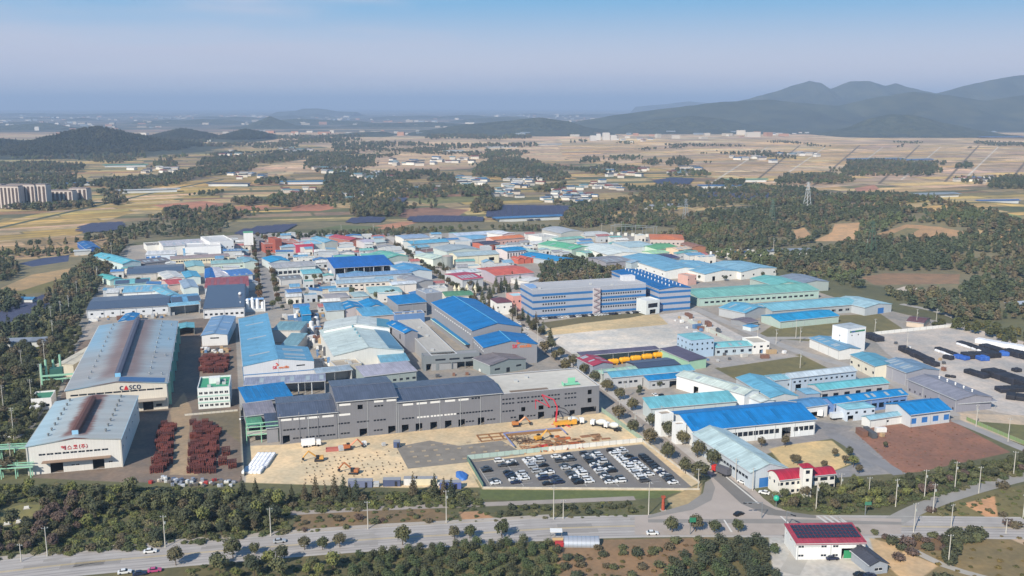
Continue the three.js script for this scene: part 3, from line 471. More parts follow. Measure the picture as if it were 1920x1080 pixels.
// ---------------------------------------------------------------- long grey factory under completion
{
  const base = [[525, 833], [634, 822.4], [746, 811.5], [940, 792.7], [1123, 775]].map(([x, y]) => P(x, y)), a0 = base[0], b0 = base[4], u = b0.clone().sub(a0).normalize(), back = new THREE.Vector3(u.z, 0, -u.x), turn = Math.atan2(-u.z, u.x);
  const t = thing('grey_factory', 'very long new grey factory with rows of dark openings facing the building site', 'factory', a0.x, 0, a0.z, turn);
  const wing = (i, h, rowTop, o) => { const w0 = base[i].clone().sub(a0).dot(u), w1 = base[i + 1].clone().sub(a0).dot(u), w = w1 - w0 - 0.01, pc = P(...rowTop, h), d = pc.sub(a0).dot(back), g = new THREE.Group(); g.name = 'wing'; g.position.set((w0 + w1) / 2, 0, -d / 2); t.add(g); return { t: g, w, d, h, ...shell(g, w, d, h, o) }; };
  const cluster = (c, y, n, w, kind = 'win') => Array.from({ length: n }, (_, i) => [kind, 'front', c + (i - (n - 1) / 2) * 1.45 / w, y, 1.1, 0.75]);
  const wall = '#7b7c82', rm = metalRoofM('#666c7c');
  const W1 = 27, dr = (c, w = 2.9, h = 3.6) => ['gap', 'front', c, 0, w, h];
  const l = wing(0, 12, [627, 737], { rise: 1.4, rm, wall, over: 0.5, open: [...[0.115, 0.345, 0.585, 0.84].map((c) => ['pale', 'front', c, 10.0, 4.8, 0.9]), dr(0.11), ...[0.17, 0.36, 0.6, 0.83].flatMap((c) => cluster(c, 5.6, 4, W1)), ...[0.3, 0.52, 0.7, 0.88].flatMap((c) => cluster(c, 1.6, 3, W1)) ] });
  const mdl = wing(1, 16.4, [728, 706], { rise: 1.8, rm, wall, over: 0.5, open: [['pale', 'front', 0.13, 14.4, 4.8, 0.9], ['pale', 'front', 0.12, 10.0, 4.8, 0.9], ['pale', 'front', 0.69, 14.6, 4.0, 0.9], ['pale', 'front', 0.9, 14.6, 4.0, 0.9], ['gap', 'front', 0.38, 12.2, 2.2, 2.0], ...cluster(0.69, 12.6, 3, W1), ...[0.1, 0.42, 0.7].flatMap((c) => cluster(c, 6.2, 4, W1)), dr(0.42, 3.2, 3.4), dr(0.9, 3.2, 3.4), ...cluster(0.67, 1.7, 3, W1), ...cluster(0.12, 1.7, 3, W1)] });
  const r = wing(2, 14, [930, 703], { rise: 1.6, rm, wall, over: 0.5, open: [...[0.1, 0.23, 0.36, 0.5, 0.63].map((c) => ['pale', 'front', c, 12.0, 4.6, 0.9]), ...[0.24, 0.37, 0.5].flatMap((c) => cluster(c, 5.8, 4, 48, 'pale')), ...[0.1, 0.62, 0.74, 0.86].flatMap((c) => cluster(c, 5.8, 4, 48)), ...cluster(0.75, 12.2, 3, 48), ...[0.07, 0.2, 0.34, 0.48, 0.61, 0.8].map((c) => dr(c, 3, 3.4)), ...[0.69, 0.9].flatMap((c) => cluster(c, 1.7, 3, 48))] });
  const f = wing(3, 13, [1078, 692], { roof: 'flat', parapet: 0.5, rm: groundM('#d8d4ca'), wall, open: [...[0.07, 0.22, 0.36, 0.53, 0.7].flatMap((c) => [...cluster(c, 10.4, 4, 45), ...cluster(c, 8.4, 4, 45)]), ...[0.07, 0.53, 0.7].flatMap((c) => cluster(c, 4.8, 4, 45)), ['gap', 'front', 0.22, 4.4, 2, 2.0], ['gap', 'front', 0.4, 4.4, 2.4, 2.0], ['gap', 'front', 0.9, 9.6, 2.0, 2.2], ['gap', 'front', 0.9, 5.6, 2.0, 2.2], ['gap', 'front', 0.89, 0, 7.6, 3.6], dr(0.4, 3, 3.4), dr(0.2, 2.4, 3), dr(0.56, 2.4, 3), dr(0.72, 2.6, 2.8), ...cluster(0.3, 1.6, 3, 45), ...cluster(0.12, 1.6, 2, 45)] });
  part('roof_opening', on(18, 0.08, 4, -f.w * 0.2, 13.02, f.d / 2 - 3), M('#8d7a68', { map: groundTex }), f.t);
  part('green_screen', merge([on(8, 0.2, 3, f.w * 0.25, 13.4, f.d / 2 - 6), on(3.6, 2.8, 0.15, f.w * 0.27, 13.02, f.d / 2 - 8), on(0.15, 1.6, 3, f.w * 0.25 - 4, 13.02, f.d / 2 - 6)]), M('#7fc4a2'), f.t);
  for (let i = 0; i < 4; i++) part('column', on(0.25, 13.3, 0.2, (i / 3 - 0.5) * (l.w - 1), 0, l.d / 2 + 0.11), wallM('#83848a'), l.t);
}
{ // lean-to structures at the west end of the grey factory
  building('store_hall', 'bright blue flat pitched store roof below the lettered blue factory', 'warehouse', [462, 755], [549, 744], [545, 720], 8, { axis: 'x', roof: 'monoL', rise: 1.2, col: '#2f7dbd', wall: '#9a9da2' });
  building('annex', 'grey sheet roof annex between blue store and green canopy', 'annex', [462, 780], [516, 774], [514, 755], 7, { roof: 'monoL', rise: 0.8, col: '#8b8893', wall: '#93959a' });
  building('mesh_shelter', 'green mesh roofed shelter at the west end of the grey factory', 'shelter', [465, 799], [492, 796], [491, 782], 5.5, { roof: 'monoL', rise: 0.4, col: '#4fa07e', wall: '#8f8f88', noWall: 'front' });
  building('annex', 'small dark roofed annex beside the green mesh shelter', 'annex', [500, 803], [521, 801], [519, 777], 6.5, { roof: 'monoL', rise: 0.6, rm: metalRoofM('#565d70'), wall: '#8b8c92' });
  const p = P(495, 826), t = thing('scaffold', 'pale green steel scaffold frame at the west end of the grey factory', 'scaffold', p.x, 0, p.z, 0.27), g = M('#8fc3a4');
  part('frame', merge([0, 3.6, 7].flatMap((y) => y ? [beam([-7, y, 2], [6, y, 2], 0.35), beam([-7, y, -3], [6, y, -3], 0.35)] : [])), g, t); for (const x of [-7, -1, 6]) for (const z of [2, -3]) part('post', on(0.3, 7.2, 0.3, x, 0, z), g, t); part('deck', on(13, 0.15, 5, -0.5, 3.5, -0.5), M('#b3aea0'), t);
}

// ---------------------------------------------------------------- blue lettered factory and its neighbours
const LB = '#5ba6cb', red = M('#c8243a'), orange = M('#e07a35');
function logo(b, size, x, y, z) {
  let cx = lettering(b, 'SK', size, x, y, z, red);
  const wing = (pts) => part('emblem', new THREE.ExtrudeGeometry(new THREE.Shape(pts.map(([a, c]) => new THREE.Vector2(a * size, c * size))), { depth: 0.12, bevelEnabled: false }).translate(x + size * 1.0, y + size * 1.12, z), red, b.t);
  wing([[0, 0.9], [0.5, 1.0], [1.0, 0.35], [0.5, 0.5]]); part('emblem', new THREE.ExtrudeGeometry(new THREE.Shape([[0.1, 0.2], [0.6, 0.4], [1.3, 0.25], [0.7, -0.05]].map(([a, c]) => new THREE.Vector2(a * size, c * size))), { depth: 0.12, bevelEnabled: false }).translate(x + size * 1.0, y + size * 1.12, z), orange, b.t);
  lettering(b, 'nexilis', size * 0.8, cx + size * 0.5, y, z, orange);
}
{
  const b = building('blue_factory', 'big sky blue factory hall with red lettering on its white front', 'factory', [455.8, 687], [522, 682], [451, 598], 9.5, { axis: 'z', roof: 'monoR', rise: 2.6, col: LB, wall: '#d3d6dc', over: 0.15, open: [...rowOf('win', 'front', 3, 1.6, 1.3, 0.9, 0.15, 0.6), ...rowOf('win', 'left', 6, 3, 3, 1.2)] });
  logo(b, 1.5, b.w * 0.33, 6.9, b.d / 2 + 0.06); part('cladding', on(0.12, 8.6, b.d - 0.4, -b.w / 2 - 0.08, 0.6, 0), roofM('#2f86c4'), b.t); part('band', bx(b.w, 0.35, 0.12, 0, 4.9, b.d / 2 + 0.08), M('#3577b0'), b.t);
  const c = building('blue_factory', 'lower east half of the lettered sky blue factory hall', 'factory', [522.4, 682], [588.5, 676.7], [577, 651], 9.5, { axis: 'z', roof: 'monoL', rise: 2.6, col: '#569fc4', wall: '#d3d6dc', over: 0.15, open: [...rowOf('win', 'front', 6, 1.6, 1.3, 0.9, 0.05, 0.8), ['win', 'front', 0.62, 7.4, 4.4, 0.7]] });
  part('band', bx(c.w, 0.35, 0.12, 0, 4.9, c.d / 2 + 0.08), M('#3577b0'), c.t);
}
building('workshop', 'dull teal roofed workshop behind the lettered blue factory', 'workshop', [511, 619], [563, 619], [561, 605], 7.5, { axis: 'x', rise: 0.6, roof: 'monoL', col: '#6fa6b4', wall: '#c9c6c2' });
building('workshop', 'small dull teal roofed workshop tucked behind the lettered factory', 'workshop', [527, 648], [557, 648], [553, 627], 6, { axis: 'x', rise: 0.6, roof: 'monoL', col: '#74a8b6', wall: '#bdb9b4' });
{
  const b = building('loading_canopy', 'grey blue loading canopy along the foot of the lettered factory', 'canopy', [457, 722.5], [610, 714], [606, 703.5], 6.5, { roof: 'monoL', rise: 0.7, col: '#8a9cb2', wall: '#a9adb5', noWall: 'front', over: 0.2 });
  for (let i = 0; i < 7; i++) part('column', on(0.4, 6.4, 0.4, (i / 6 - 0.5) * (b.w - 0.6), 0, b.d / 2 - 0.2), wallM('#c9cdd2'), b.t);
}
building('loading_canopy', 'pale steel canopy bridging the lettered factory and the pale hall', 'canopy', [594, 700], [660, 693], [655, 686], 6.5, { roof: 'monoL', rise: 0.4, col: '#9fb0be', wall: '#b6b9bb', noWall: 'front' });
{
  const b = building('pale_hall', 'wide pale aqua roofed production hall with white gable', 'factory', [626, 667], [757, 656.5], [607, 619], 9.5, { axis: 'z', rise: 3.2, col: '#c3d2d0', wall: '#d5d6d2', open: [['door', 'front', 0.2, 0, 4, 4]] });
  vents(b, [-1.2], 5, 0.06, 0.6, M('#5d95a8', { roughness: 0.5 })); part('roof_strip', new THREE.BoxGeometry(b.w * 0.21, 0.08, b.d).rotateZ(-Math.atan2(3.2, b.w / 2)).translate(b.w * 0.395, roofY(b, b.w * 0.395) + 0.06, 0), roofM('#5f9fc0'), b.t);
  const c = building('pale_hall', 'taller rear bay of the pale aqua hall with white ridge band', 'factory', [607, 619], [731, 615], [727, 600], 11.5, { axis: 'z', rise: 3.2, col: '#c9d2d0', wall: '#e2e4e4' });
  part('roof_strip', new THREE.BoxGeometry(c.w * 0.2, 0.08, c.d).rotateZ(-Math.atan2(3.2, c.w / 2)).translate(c.w * 0.4, roofY(c, c.w * 0.4) + 0.06, 0), roofM('#5aa6bf'), c.t);
}
building('front_annex', 'beige low annex in front of the pale aqua hall', 'annex', [629, 689], [678, 683], [677, 672], 6.5, { roof: 'flat', rm: groundM('#b5ab9c'), wall: '#c9c2b4' });
building('front_annex', 'cyan roofed low annex at the foot of the white gable', 'annex', [715, 680], [767, 676], [762, 663], 7, { roof: 'monoL', rise: 0.7, col: '#65abc6', wall: '#cfcfcd' });
building('lilac_hall', 'lilac grey flat roofed hall just behind the long grey factory', 'hall', [683, 706], [781, 695], [768, 679], 7.2, { roof: 'monoL', rise: 0.7, col: '#aaa8b6', wall: '#93a0a0', open: rowOf('win', 'front', 5, 3, 1.8, 1.2, 0.45, 0.95) });
{
  const b = building('tower_house', 'narrow grey tower building with bright blue gable roof', 'tower', [759, 625], [783, 622], [763, 602], 12, { axis: 'z', rise: 1.4, col: '#1f7fc4', wall: '#8f9098', open: [['win', 'left', 0.75, 7, 1.6, 3]] });
  building('long_store', 'long off white flat roofed store beside the grey tower building', 'warehouse', [809, 668], [857, 664], [795, 598], 8, { roof: 'flat', parapet: 0.3, rm: groundM('#c4c1ba'), wall: '#9d9fa2' });
  const c = building('bridge_block', 'grey elevated office block standing on pillars over the yard', 'office', [794, 669], [899, 662], [898, 656], 8, { roof: 'flat', parapet: 0.4, base: 0, rm: groundM('#9a9ca0'), wall: '#7f868b', open: [['gap', 'front', 0.13, 0, 5.2, 3.8], ['gap', 'front', 0.38, 0, 7, 3.8], ['gap', 'front', 0.62, 0, 7, 3.8], ['gap', 'front', 0.86, 0, 7, 3.8], ['win', 'front', 0.3, 5.2, 5.6, 1.0], ['win', 'front', 0.55, 5.2, 5.6, 1.0], ['win', 'front', 0.8, 5.2, 5.6, 1.0]] });
}
{
  const b = building('arched_hall', 'huge hall with bright blue roof stepping up behind', 'factory', [886, 620], [977.5, 612], [828, 566], 14.5, { axis: 'z', rise: 3.2, col: '#1878bd', wall: '#8f9096', open: rowOf('pale', 'left', 18, 11.2, 2.2, 0.7, 0.1, 0.95) });
  part('ridge_cap', bx(0.5, 0.15, b.d, 0, 14.5 + 3.2 + 0.28, 0), M('#5fb0d8'), b.t);
  const c = building('arched_hall', 'lower front bay of the huge blue roofed hall with red lettering', 'factory', [907, 652], [1007, 645], [887, 633], 10.8, { axis: 'z', rise: 2.8, col: '#1878bd', wall: '#8f9096', open: rowOf('pale', 'left', 6, 8.2, 2.2, 0.7) });
  part('ridge_cap', bx(0.5, 0.15, c.d, 0, 10.8 + 2.8 + 0.28, 0), M('#5fb0d8'), c.t); logo(c, 2.0, 1.0, 9.4, c.d / 2 + 0.06);
  part('side_canopy', bx(2.6, 0.25, b.d * 0.86, -b.w / 2 - 1.6, 5.6, b.d * 0.02), roofM('#2f8ecb'), b.t); part('canopy_trim', bx(0.2, 0.5, b.d * 0.86, -b.w / 2 - 2.98, 5.5, b.d * 0.02), M('#b7d8cf'), b.t);
  building('entrance_annex', 'grey brown gabled annex at the front of the blue lettered hall', 'annex', [919, 685], [986, 673], [956, 660], 5.8, { axis: 'z', rise: 1.8, col: '#7d777c', wall: '#8b9698', open: [...rowOf('win', 'front', 2, 2.4, 3.4, 1.1, 0.2, 0.8), ['win', 'front', 0.5, 0.3, 2.4, 2.6]] });
  building('link_block', 'grey flat block with blue edge beyond the blue lettered hall', 'factory', [799, 552], [829, 549], [827, 539], 12, { roof: 'flat', rm: M('#8f9aa8'), wall: '#8f929b', parapet: 0.6 });
  building('grey_workshop', 'grey workshop with narrow bright blue roof west of the blue lettered hall', 'workshop', [746, 571], [800, 566], [799, 553], 9.5, { roof: 'monoL', rise: 1.4, col: '#2381c2', wall: '#93959b', open: [['win', 'front', 0.3, 2, 5, 3], ['gap', 'front', 0.65, 0, 2, 4], ...rowOf('win', 'front', 2, 2, 2, 1.2, 0.8, 0.92)] });
  building('low_shed', 'low grey shed with blue fascia before the grey workshop', 'shed', [741, 592], [796, 588], [794, 583], 5.5, { roof: 'flat', rm: groundM('#8d8b92'), wm: wallM('#5f86b8') });
  building('garden_house', 'low green roofed garden building with pale pinnacles beyond the blue hall', 'pavilion', [836, 556], [888, 553], [884, 544], 4.5, { rise: 1.2, col: '#4f9270', wall: '#d9d5c8' });
  for (const [px, py, w] of [[853, 556, 'first'], [861, 556, 'second'], [876, 554, 'third'], [891, 555, 'fourth']]) { const p = P(px, py), t = thing('pinnacle', 'cream ' + w + ' pinnacle from the west beside the green roofed pavilion', 'tower', p.x, 0, p.z); part('shaft', on(1.6, 6, 1.6), wallM('#e2d8bf'), t); part('cap', new THREE.ConeGeometry(1.4, 3.2, 8).translate(0, 7.6, 0), wallM('#ded2b4'), t); }
}
// ---------------------------------------------------------------- east side of the main street
{ // four storey striped block
  const band = M('#2a6fae', { map: wallTex, roughness: 0.55 });
  const strips = (b, ys, faces) => { for (const y of ys) { if (faces.includes('f')) part('blue_band', bx(b.w + 0.1, 1.5, 0.12, 0, y, b.d / 2 + 0.065), band, b.t); if (faces.includes('l')) part('blue_band', bx(0.12, 1.5, b.d - 0.1, -b.w / 2 - 0.065, y, 0), band, b.t); } };
  const b = building('striped_block', 'long four storey grey block with blue bands and an outside stair', 'factory', [999, 596], [1210, 581], [987, 533], 18, { g: 1, cl: 18, roof: 'flat', parapet: 0.8, rm: groundM('#c2c4c8'), wall: '#a3a8b4', open: [3.0, 7.5, 12.0].flatMap((y) => rowOf('win', 'front', 34, y + 0.6, 1.15, 1.2, 0.09, 0.47).slice(0, 17).concat(rowOf('win', 'front', 17, y + 0.6, 1.15, 1.2, 0.6, 0.95))) });
  strips(b, [1.0, 6.2, 10.7, 15.2], 'fl'); 
  const st = part('stair_tower', on(5, 17.8, 1.6, b.w * 0.05, 0, b.d / 2 + 0.9), M('#b9b4b8'), b.t); for (let i = 0; i < 8; i++) part('stair_flight', beam([b.w * 0.05 + (i % 2 ? 2.3 : -2.3), 1 + i * 2.1, b.d / 2 + 1.95], [b.w * 0.05 + (i % 2 ? -2.3 : 2.3), 3 + i * 2.1, b.d / 2 + 1.95], 0.4, 0.9), M('#8d7f84'), st);
  part('roof_house', on(9, 3.4, 6, b.w * 0.44, 17.98, -b.d * 0.25), wallM('#d9dade'), b.t); part('roof_house', on(6, 1.6, 8, -b.w * 0.46, 17.98, -2), wallM('#7ea3cf'), b.t);
  const c = building('striped_block', 'grey blue banded block with sloping bright blue roof', 'factory', [1236, 543], [1295, 539], [1188, 506], 15.5, { axis: 'z', roof: 'gable', rise: 1.2, col: '#1a6bb0', wall: '#a6a9b5' });
  strips(c, [1.0, 5.2, 9.4, 13.4], 'fl'); vents(c, [-c.w * 0.1, c.w * 0.25], 14, 0.05, 0.95, whiteM);
  building('glass_link', 'low pale link with glazed front between the striped blocks', 'link', [1212, 566], [1237, 563], [1232, 556], 9, { roof: 'flat', wall: '#cfd6d8', rm: M('#c9ced2'), open: [['win', 'front', 0.5, 4.5, 8, 3], ['gap', 'front', 0.5, 0, 5, 3.2]] });
}
const F = (name, label, A, B, C, h, o) => building(name, label, o.cat ?? 'factory', A, B, C, h, o);
// right of the street, front to back
{
  const b = F('blue_warehouse', 'huge bright blue roofed warehouse with glazed white front by the street', [1300, 808], [1529, 786], [1495, 751], 7, { rise: 3.2, col: '#2080c8', wall: '#dcdfe0', over: 0.6, open: [...rowOf('win', 'front', 14, 2.4, 2.2, 2.0, 0.12, 0.68), ['gap', 'front', 0.76, 0, 4.4, 4.6], ...rowOf('win', 'front', 4, 2.4, 2.2, 2.0, 0.84, 0.97)] });
  F('stair_tower_house', 'white stair tower house at the street end of the blue warehouse', [1240, 780], [1263, 777], [1259, 769], 9.5, { roof: 'flat', rm: groundM('#b5a99a'), wall: '#e4e6e6', open: rowOf('win', 'front', 2, 5, 1.2, 1.2), cat: 'tower' });
  F('stair_tower_house', 'shorter white stair house in front of the blue warehouse gable', [1268, 799], [1287, 797], [1284, 791], 8, { roof: 'flat', rm: groundM('#b5a99a'), wall: '#e4e6e6', open: rowOf('win', 'front', 1, 4, 1.2, 1.2), cat: 'tower' });
}
F('aqua_shed', 'long pale aqua gabled shed running along the main street', [1408, 886], [1476, 877], [1302, 813], 6.5, { axis: 'z', rise: 2.6, col: '#bcd2d4', wall: '#b9c3cc', open: [...rowOf('win', 'left', 18, 3, 2, 1.2), ['blue', 'front', 0.4, 0, 5, 3.8]] });
{ // red roofed gatehouse
  F('red_roof_office', 'white office wing with crimson roof west of its clock tower', [1463, 900], [1512, 895], [1503, 878], 6.5, { rise: 1.6, roof: 'barrel', col: '#b0273f', wall: '#e2dfd6', cat: 'office', open: [...rowOf('win', 'front', 5, 1.2, 1.4, 1.2), ...rowOf('win', 'front', 5, 4.2, 1.4, 1.2), ...rowOf('win', 'left', 3, 3.8, 1.2, 1.2)] });
  F('red_roof_office', 'white office wing with crimson roof east of its tower', [1525, 892], [1566, 888], [1560, 876], 6.5, { rise: 1.4, roof: 'barrel', col: '#b0273f', wall: '#e2dfd6', cat: 'office', open: [...rowOf('win', 'front', 3, 1.0, 3, 1.6), ...rowOf('win', 'front', 3, 4.2, 3, 1.4)] });
  F('red_cap_tower', 'slim white tower with crimson cap between the two office wings', [1507, 877], [1524, 876], [1521, 870], 11.5, { roof: 'hip', rise: 1.2, over: 0.6, col: '#b0273f', wall: '#e6e4dc', cat: 'tower', open: [['win', 'front', 0.5, 9, 1.6, 1.4], ['win', 'front', 0.5, 6, 1.2, 1.2], ['win', 'front', 0.5, 3, 1.2, 1.2], ['win', 'right', 0.5, 9, 1.4, 1.4]] });
}
{ // white building with panels on its red roof, bottom
  const b = F('panel_roof_works', 'white two storey works with red roof carrying solar panels by the front road', [1494, 1018.5], [1623, 1016.5], [1476, 988], 5.6, { roof: 'monoL', rise: 0.9, over: 0.3, col: '#a83f4e', wall: '#dfe1e0', frames: true, open: [['gap', 'front', 0.75, 0, 4, 3.6], ...[0.07, 0.4, 0.57].map((c) => ['win', 'front', c, 0.9, 1.7, 0.9]), ...[0.07, 0.4, 0.57, 0.91].map((c) => ['win', 'front', c, 3.9, 1.7, 0.9]), ...rowOf('win', 'left', 3, 3.6, 1.4, 1)] });
  const s = Math.atan2(0.9, b.d); for (let r = 0; r < 4; r++) for (let i = 0; i < 17; i++) { const g = part('solar_panel', new THREE.BoxGeometry(1.06, 0.06, 1.75).rotateX(s), M('#232b3c', { roughness: 0.25 }), b.t), z = (r - 1.5) * 2.05 - 0.6; g.position.set((i - 8) * 1.2 + 0.3, roofY(b, z) + 0.16, z); }
  part('red_fascia', bx(b.w + 0.6, 0.5, 0.12, 0, 5.45, b.d / 2 + 0.38), M('#a03a49'), b.t); part('green_door_leaf', bx(2.4, 2.6, 0.1, b.w * 0.26, 1.3, b.d / 2 - 0.6), M('#2f8a5e'), b.t); part('name_board', bx(5, 0.5, 0.1, -b.w * 0.27, 4.5, b.d / 2 + 0.06), M('#b9bcbc'), b.t);
  F('slate_house', 'low slate grey house with dark gabled roof beside the panel roofed works', [1631, 1060], [1665, 1056], [1612, 1031], 3.2, { axis: 'z', rise: 1.3, rm: roofM('#4a4d58', 0.7), wall: '#9ba2ac', cat: 'house', frames: true, open: [['win', 'front', 0.5, 1.0, 2.6, 1.1]] });
}
// colourful compound beside the street
F('slate_shed', 'long low slate roofed shed behind the yellow tanks', [1090, 667], [1236, 655], [1234, 650], 5, { roof: 'monoL', rise: 0.4, rm: roofM('#5a6078', 0.6), wall: '#9bb0a8', noWall: 'front' });
F('slate_shed', 'slate roofed shed running toward the viewer east of the yellow tanks', [1238, 654], [1292, 677], [1322, 672], 5, { roof: 'monoL', rise: 0.4, rm: roofM('#4f566e', 0.6), wall: '#9cc2a8' });
{ const b = F('panel_shed', 'shed covered with dark solar panels in front of the yellow tanks', [1197, 692], [1276, 684], [1252, 671], 5, { rise: 0.8, col: '#3e4656', wall: '#9aa5a5' }); solarOn(b, 0.01, 0.99, 0.3, b.d / 2); solarOn(b, 0.01, 0.99, -b.d / 2, -0.3); }
F('crimson_shed', 'small crimson roofed shed at the street corner beside the yellow tanks', [1112, 686], [1149, 681], [1110, 668], 5.5, { axis: 'z', rise: 1.2, col: '#aa3a50', wall: '#8f98a6' });
for (let i = 0; i < 5; i++) { const p = P(1150 + i * 21, 684 - i * 3.2), t = thing('yellow_tank', `bright yellow horizontal tank, ${ordinal(i + 1)} from the crimson shed`, 'tank', p.x, 0, p.z, 0.28, 'yellow tanks in the compound'), y = M('#e0a21c', { roughness: 0.45 }); part('vessel', new RoundedBoxGeometry(6.4, 2.7, 3.0, 5, 1.1).translate(0, 2.0, 0), y, t); for (const x of [-1.8, 1.8]) part('saddle', on(0.5, 0.9, 2.4, x, 0, 0), M('#c78f18'), t); part('manhole', cyl(0.4, 0.4, 0.4, 10, 0, 3.2, 0), y, t); }
F('mint_shed', 'short mint green roofed shed at the kerb beside the crimson shed', [1128, 701], [1196, 693], [1190, 686], 5, { rise: 0.8, col: '#a9cbb8', wall: '#b5bfbd' });
F('cyan_works', 'long cyan roofed works facing the small car yard', [1147, 708], [1302, 694], [1289, 684], 6, { rise: 1.4, col: '#5cb0cc', wall: '#b5b8bc', open: [['gap', 'front', 0.4, 0, 3, 4.4], ...rowOf('win', 'front', 5, 2.4, 2, 1.2, 0.1, 0.35)] });
F('blue_porch', 'bright blue roofed porch in front of the cyan works', [1217, 714], [1308, 705.5], [1301, 698], 4.6, { roof: 'monoL', rise: 1, col: '#2d86c4', wall: '#b2b5b8', open: [['gap', 'front', 0.55, 0, 7, 3.4], ...rowOf('win', 'front', 3, 1.6, 1.6, 1, 0.1, 0.3)] });
F('aqua_works', 'aqua roofed works with white ridge next to the blue warehouse', [1220, 766], [1381, 752], [1372, 741], 5.5, { roof: 'monoL', rise: 2.2, col: '#68bccb', wall: '#b9c4c6' });
F('white_hall', 'long white walled hall with pale green roof beside the grass plot', [1396, 740], [1423, 732], [1313, 692], 7, { axis: 'z', rise: 1.3, col: '#cfdcd4', wall: '#dfe2e3', open: [['gap', 'left', 0.3, 0, 3, 4], ['gap', 'left', 0.72, 0, 3, 4]] });
F('white_porch', 'low pale extension at the end of the long white walled hall', [1428, 754], [1452, 750], [1402, 735], 5, { axis: 'z', rise: 0.6, col: '#d6e0dc', wall: '#cfd9e2' });
F('cyan_hall', 'cyan gabled hall just east of the long white walled hall', [1444, 746], [1496, 742], [1397, 707], 6, { axis: 'z', rise: 1.6, col: '#63b4d4', wall: '#b7bcbf' });
F('pale_terrace', 'pale blue roofed long workshop with busy storage along its front', [1483, 709], [1606, 695], [1600, 687], 7.2, { rise: 1.4, col: '#b9d3df', wall: '#aebfd2', open: [...rowOf('win', 'front', 12, 4.4, 1.4, 1), ['gap', 'front', 0.12, 0, 3.4, 3.6]] });
F('cyan_lodge', 'small cyan roofed lodge at the west end of the pale blue workshop', [1452, 713], [1482, 710], [1478, 700], 6.6, { rise: 0.8, col: '#7fc0d4', wall: '#aab6c2', open: rowOf('win', 'front', 2, 3, 1.6, 1.2) });
F('cyan_terrace', 'long turquoise roofed workshop with white posts', [1540, 732], [1667, 718], [1656, 706], 6.2, { rise: 1.4, col: '#63bfcb', wall: '#b4b4b6', open: rowOf('win', 'front', 12, 1.2, 3.2, 3.0) });
F('blue_terrace', 'long medium blue roofed workshop between turquoise workshop and small hall', [1563, 757], [1702, 740], [1690, 728], 5.8, { rise: 1.4, col: '#2f8bcb', wall: '#6f8fc2', open: rowOf('win', 'front', 10, 1.2, 3, 2.4) });
F('grey_lodge', 'little grey blue hip roofed lodge beside the turquoise workshop', [1512, 739], [1538, 737], [1531, 726], 5.2, { roof: 'hip', rise: 1.2, col: '#74b3d2', wall: '#9aa5b5', cat: 'house' });
F('blue_store', 'steel blue roofed store joined to the end of the huge blue warehouse', [1508, 764], [1552, 758], [1541, 743], 5.8, { rise: 1.4, col: '#4a92c6', wall: '#dcdcdc', open: [['gap', 'front', 0.5, 0, 9, 3]] });
F('cyan_house', 'cyan roofed white house with parked lorry yard in front', [1588, 768], [1641, 763], [1634, 752], 5.6, { roof: 'hip', rise: 1, col: '#83c8d8', wall: '#c5d0dd', cat: 'house', open: [...rowOf('win', 'front', 4, 3.2, 1.4, 1.1), ['gap', 'front', 0.15, 0, 3, 2.6]] });
F('white_store', 'low white store with pale blue roof at the red field edge', [1631, 787], [1693, 778], [1683, 771], 3.8, { rise: 0.8, col: '#8cc6da', wall: '#dedfdd', open: [['win', 'front', 0.55, 1.4, 1.2, 1]] });
F('blue_gym', 'bright blue gabled hall with teal window bays above the red field', [1708, 777], [1782, 768], [1753, 746], 6, { rise: 2.6, over: 0.7, col: '#2286cc', wall: '#c3c7cc', open: rowOf('blue', 'front', 7, 1.4, 3.2, 2.6, 0.08, 0.92), doorM: M('#2f8f93') });
// feed mill with white tower and its halls
F('blue_flat_hall', 'white walled hall with striped blue roof beside the white tower', [1518, 634], [1574, 657], [1603, 650], 5.5, { rise: 1, col: '#5fa0c2', wall: '#dcdcda' });
{ const b = F('white_tower', 'tall white mill tower with green sign near its top', [1590, 617], [1624, 612.5], [1576, 607], 14.5, { roof: 'hip', rise: 0.8, over: 0.1, col: '#b6c0c6', wall: '#e6e8ea', cat: 'tower', open: [...rowOf('win', 'front', 2, 10.0, 0.9, 0.8, 0.25, 0.6), ...[3, 6, 9].map((y) => ['win', 'left', 0.5, y, 0.8, 0.8])] }); part('sign_board', bx(b.w * 0.82, 0.9, 0.12, b.w * 0.03, 12.6, b.d / 2 + 0.08), M('#2f7a5c'), b.t); part('sign_board', bx(b.w * 0.2, 0.7, 0.12, -b.w * 0.2, 12.6, b.d / 2 + 0.18), M('#3a5fa0'), b.t); }
F('blue_flat_hall', 'cream walled hall with teal blue roof in front of the white tower', [1595, 665], [1641, 687], [1672, 677], 6.5, { rise: 1.1, col: '#56a3bd', wall: '#d9d4c4', open: rowOf('win', 'front', 4, 2, 2, 1.4) });
F('grey_hall', 'grey panelled hall with steel blue roof between two mill halls', [1650, 679], [1700, 699], [1752, 690], 7, { rise: 1.6, col: '#6f97b4', wall: '#9b9ca6' });
{ const b = F('grey_hall', 'big lilac grey hall with low roof beside the black covered stacks', [1702, 711], [1794, 750], [1857, 743], 6, { rise: 1.8, col: '#8a8b98', wall: '#8e8e99', open: rowOf('win', 'front', 9, 0.6, 1.0, 1.2) }); vents(b, [-3], 5, 0.2, 0.85, whiteM); F('grey_canopy', 'grey lean-to canopy on the near end of the lilac grey hall', [1796, 757], [1868, 752], [1862, 746], 4, { roof: 'monoL', rise: 0.5, col: '#9a9ba4', wall: '#55565e', noWall: 'front right' }); }
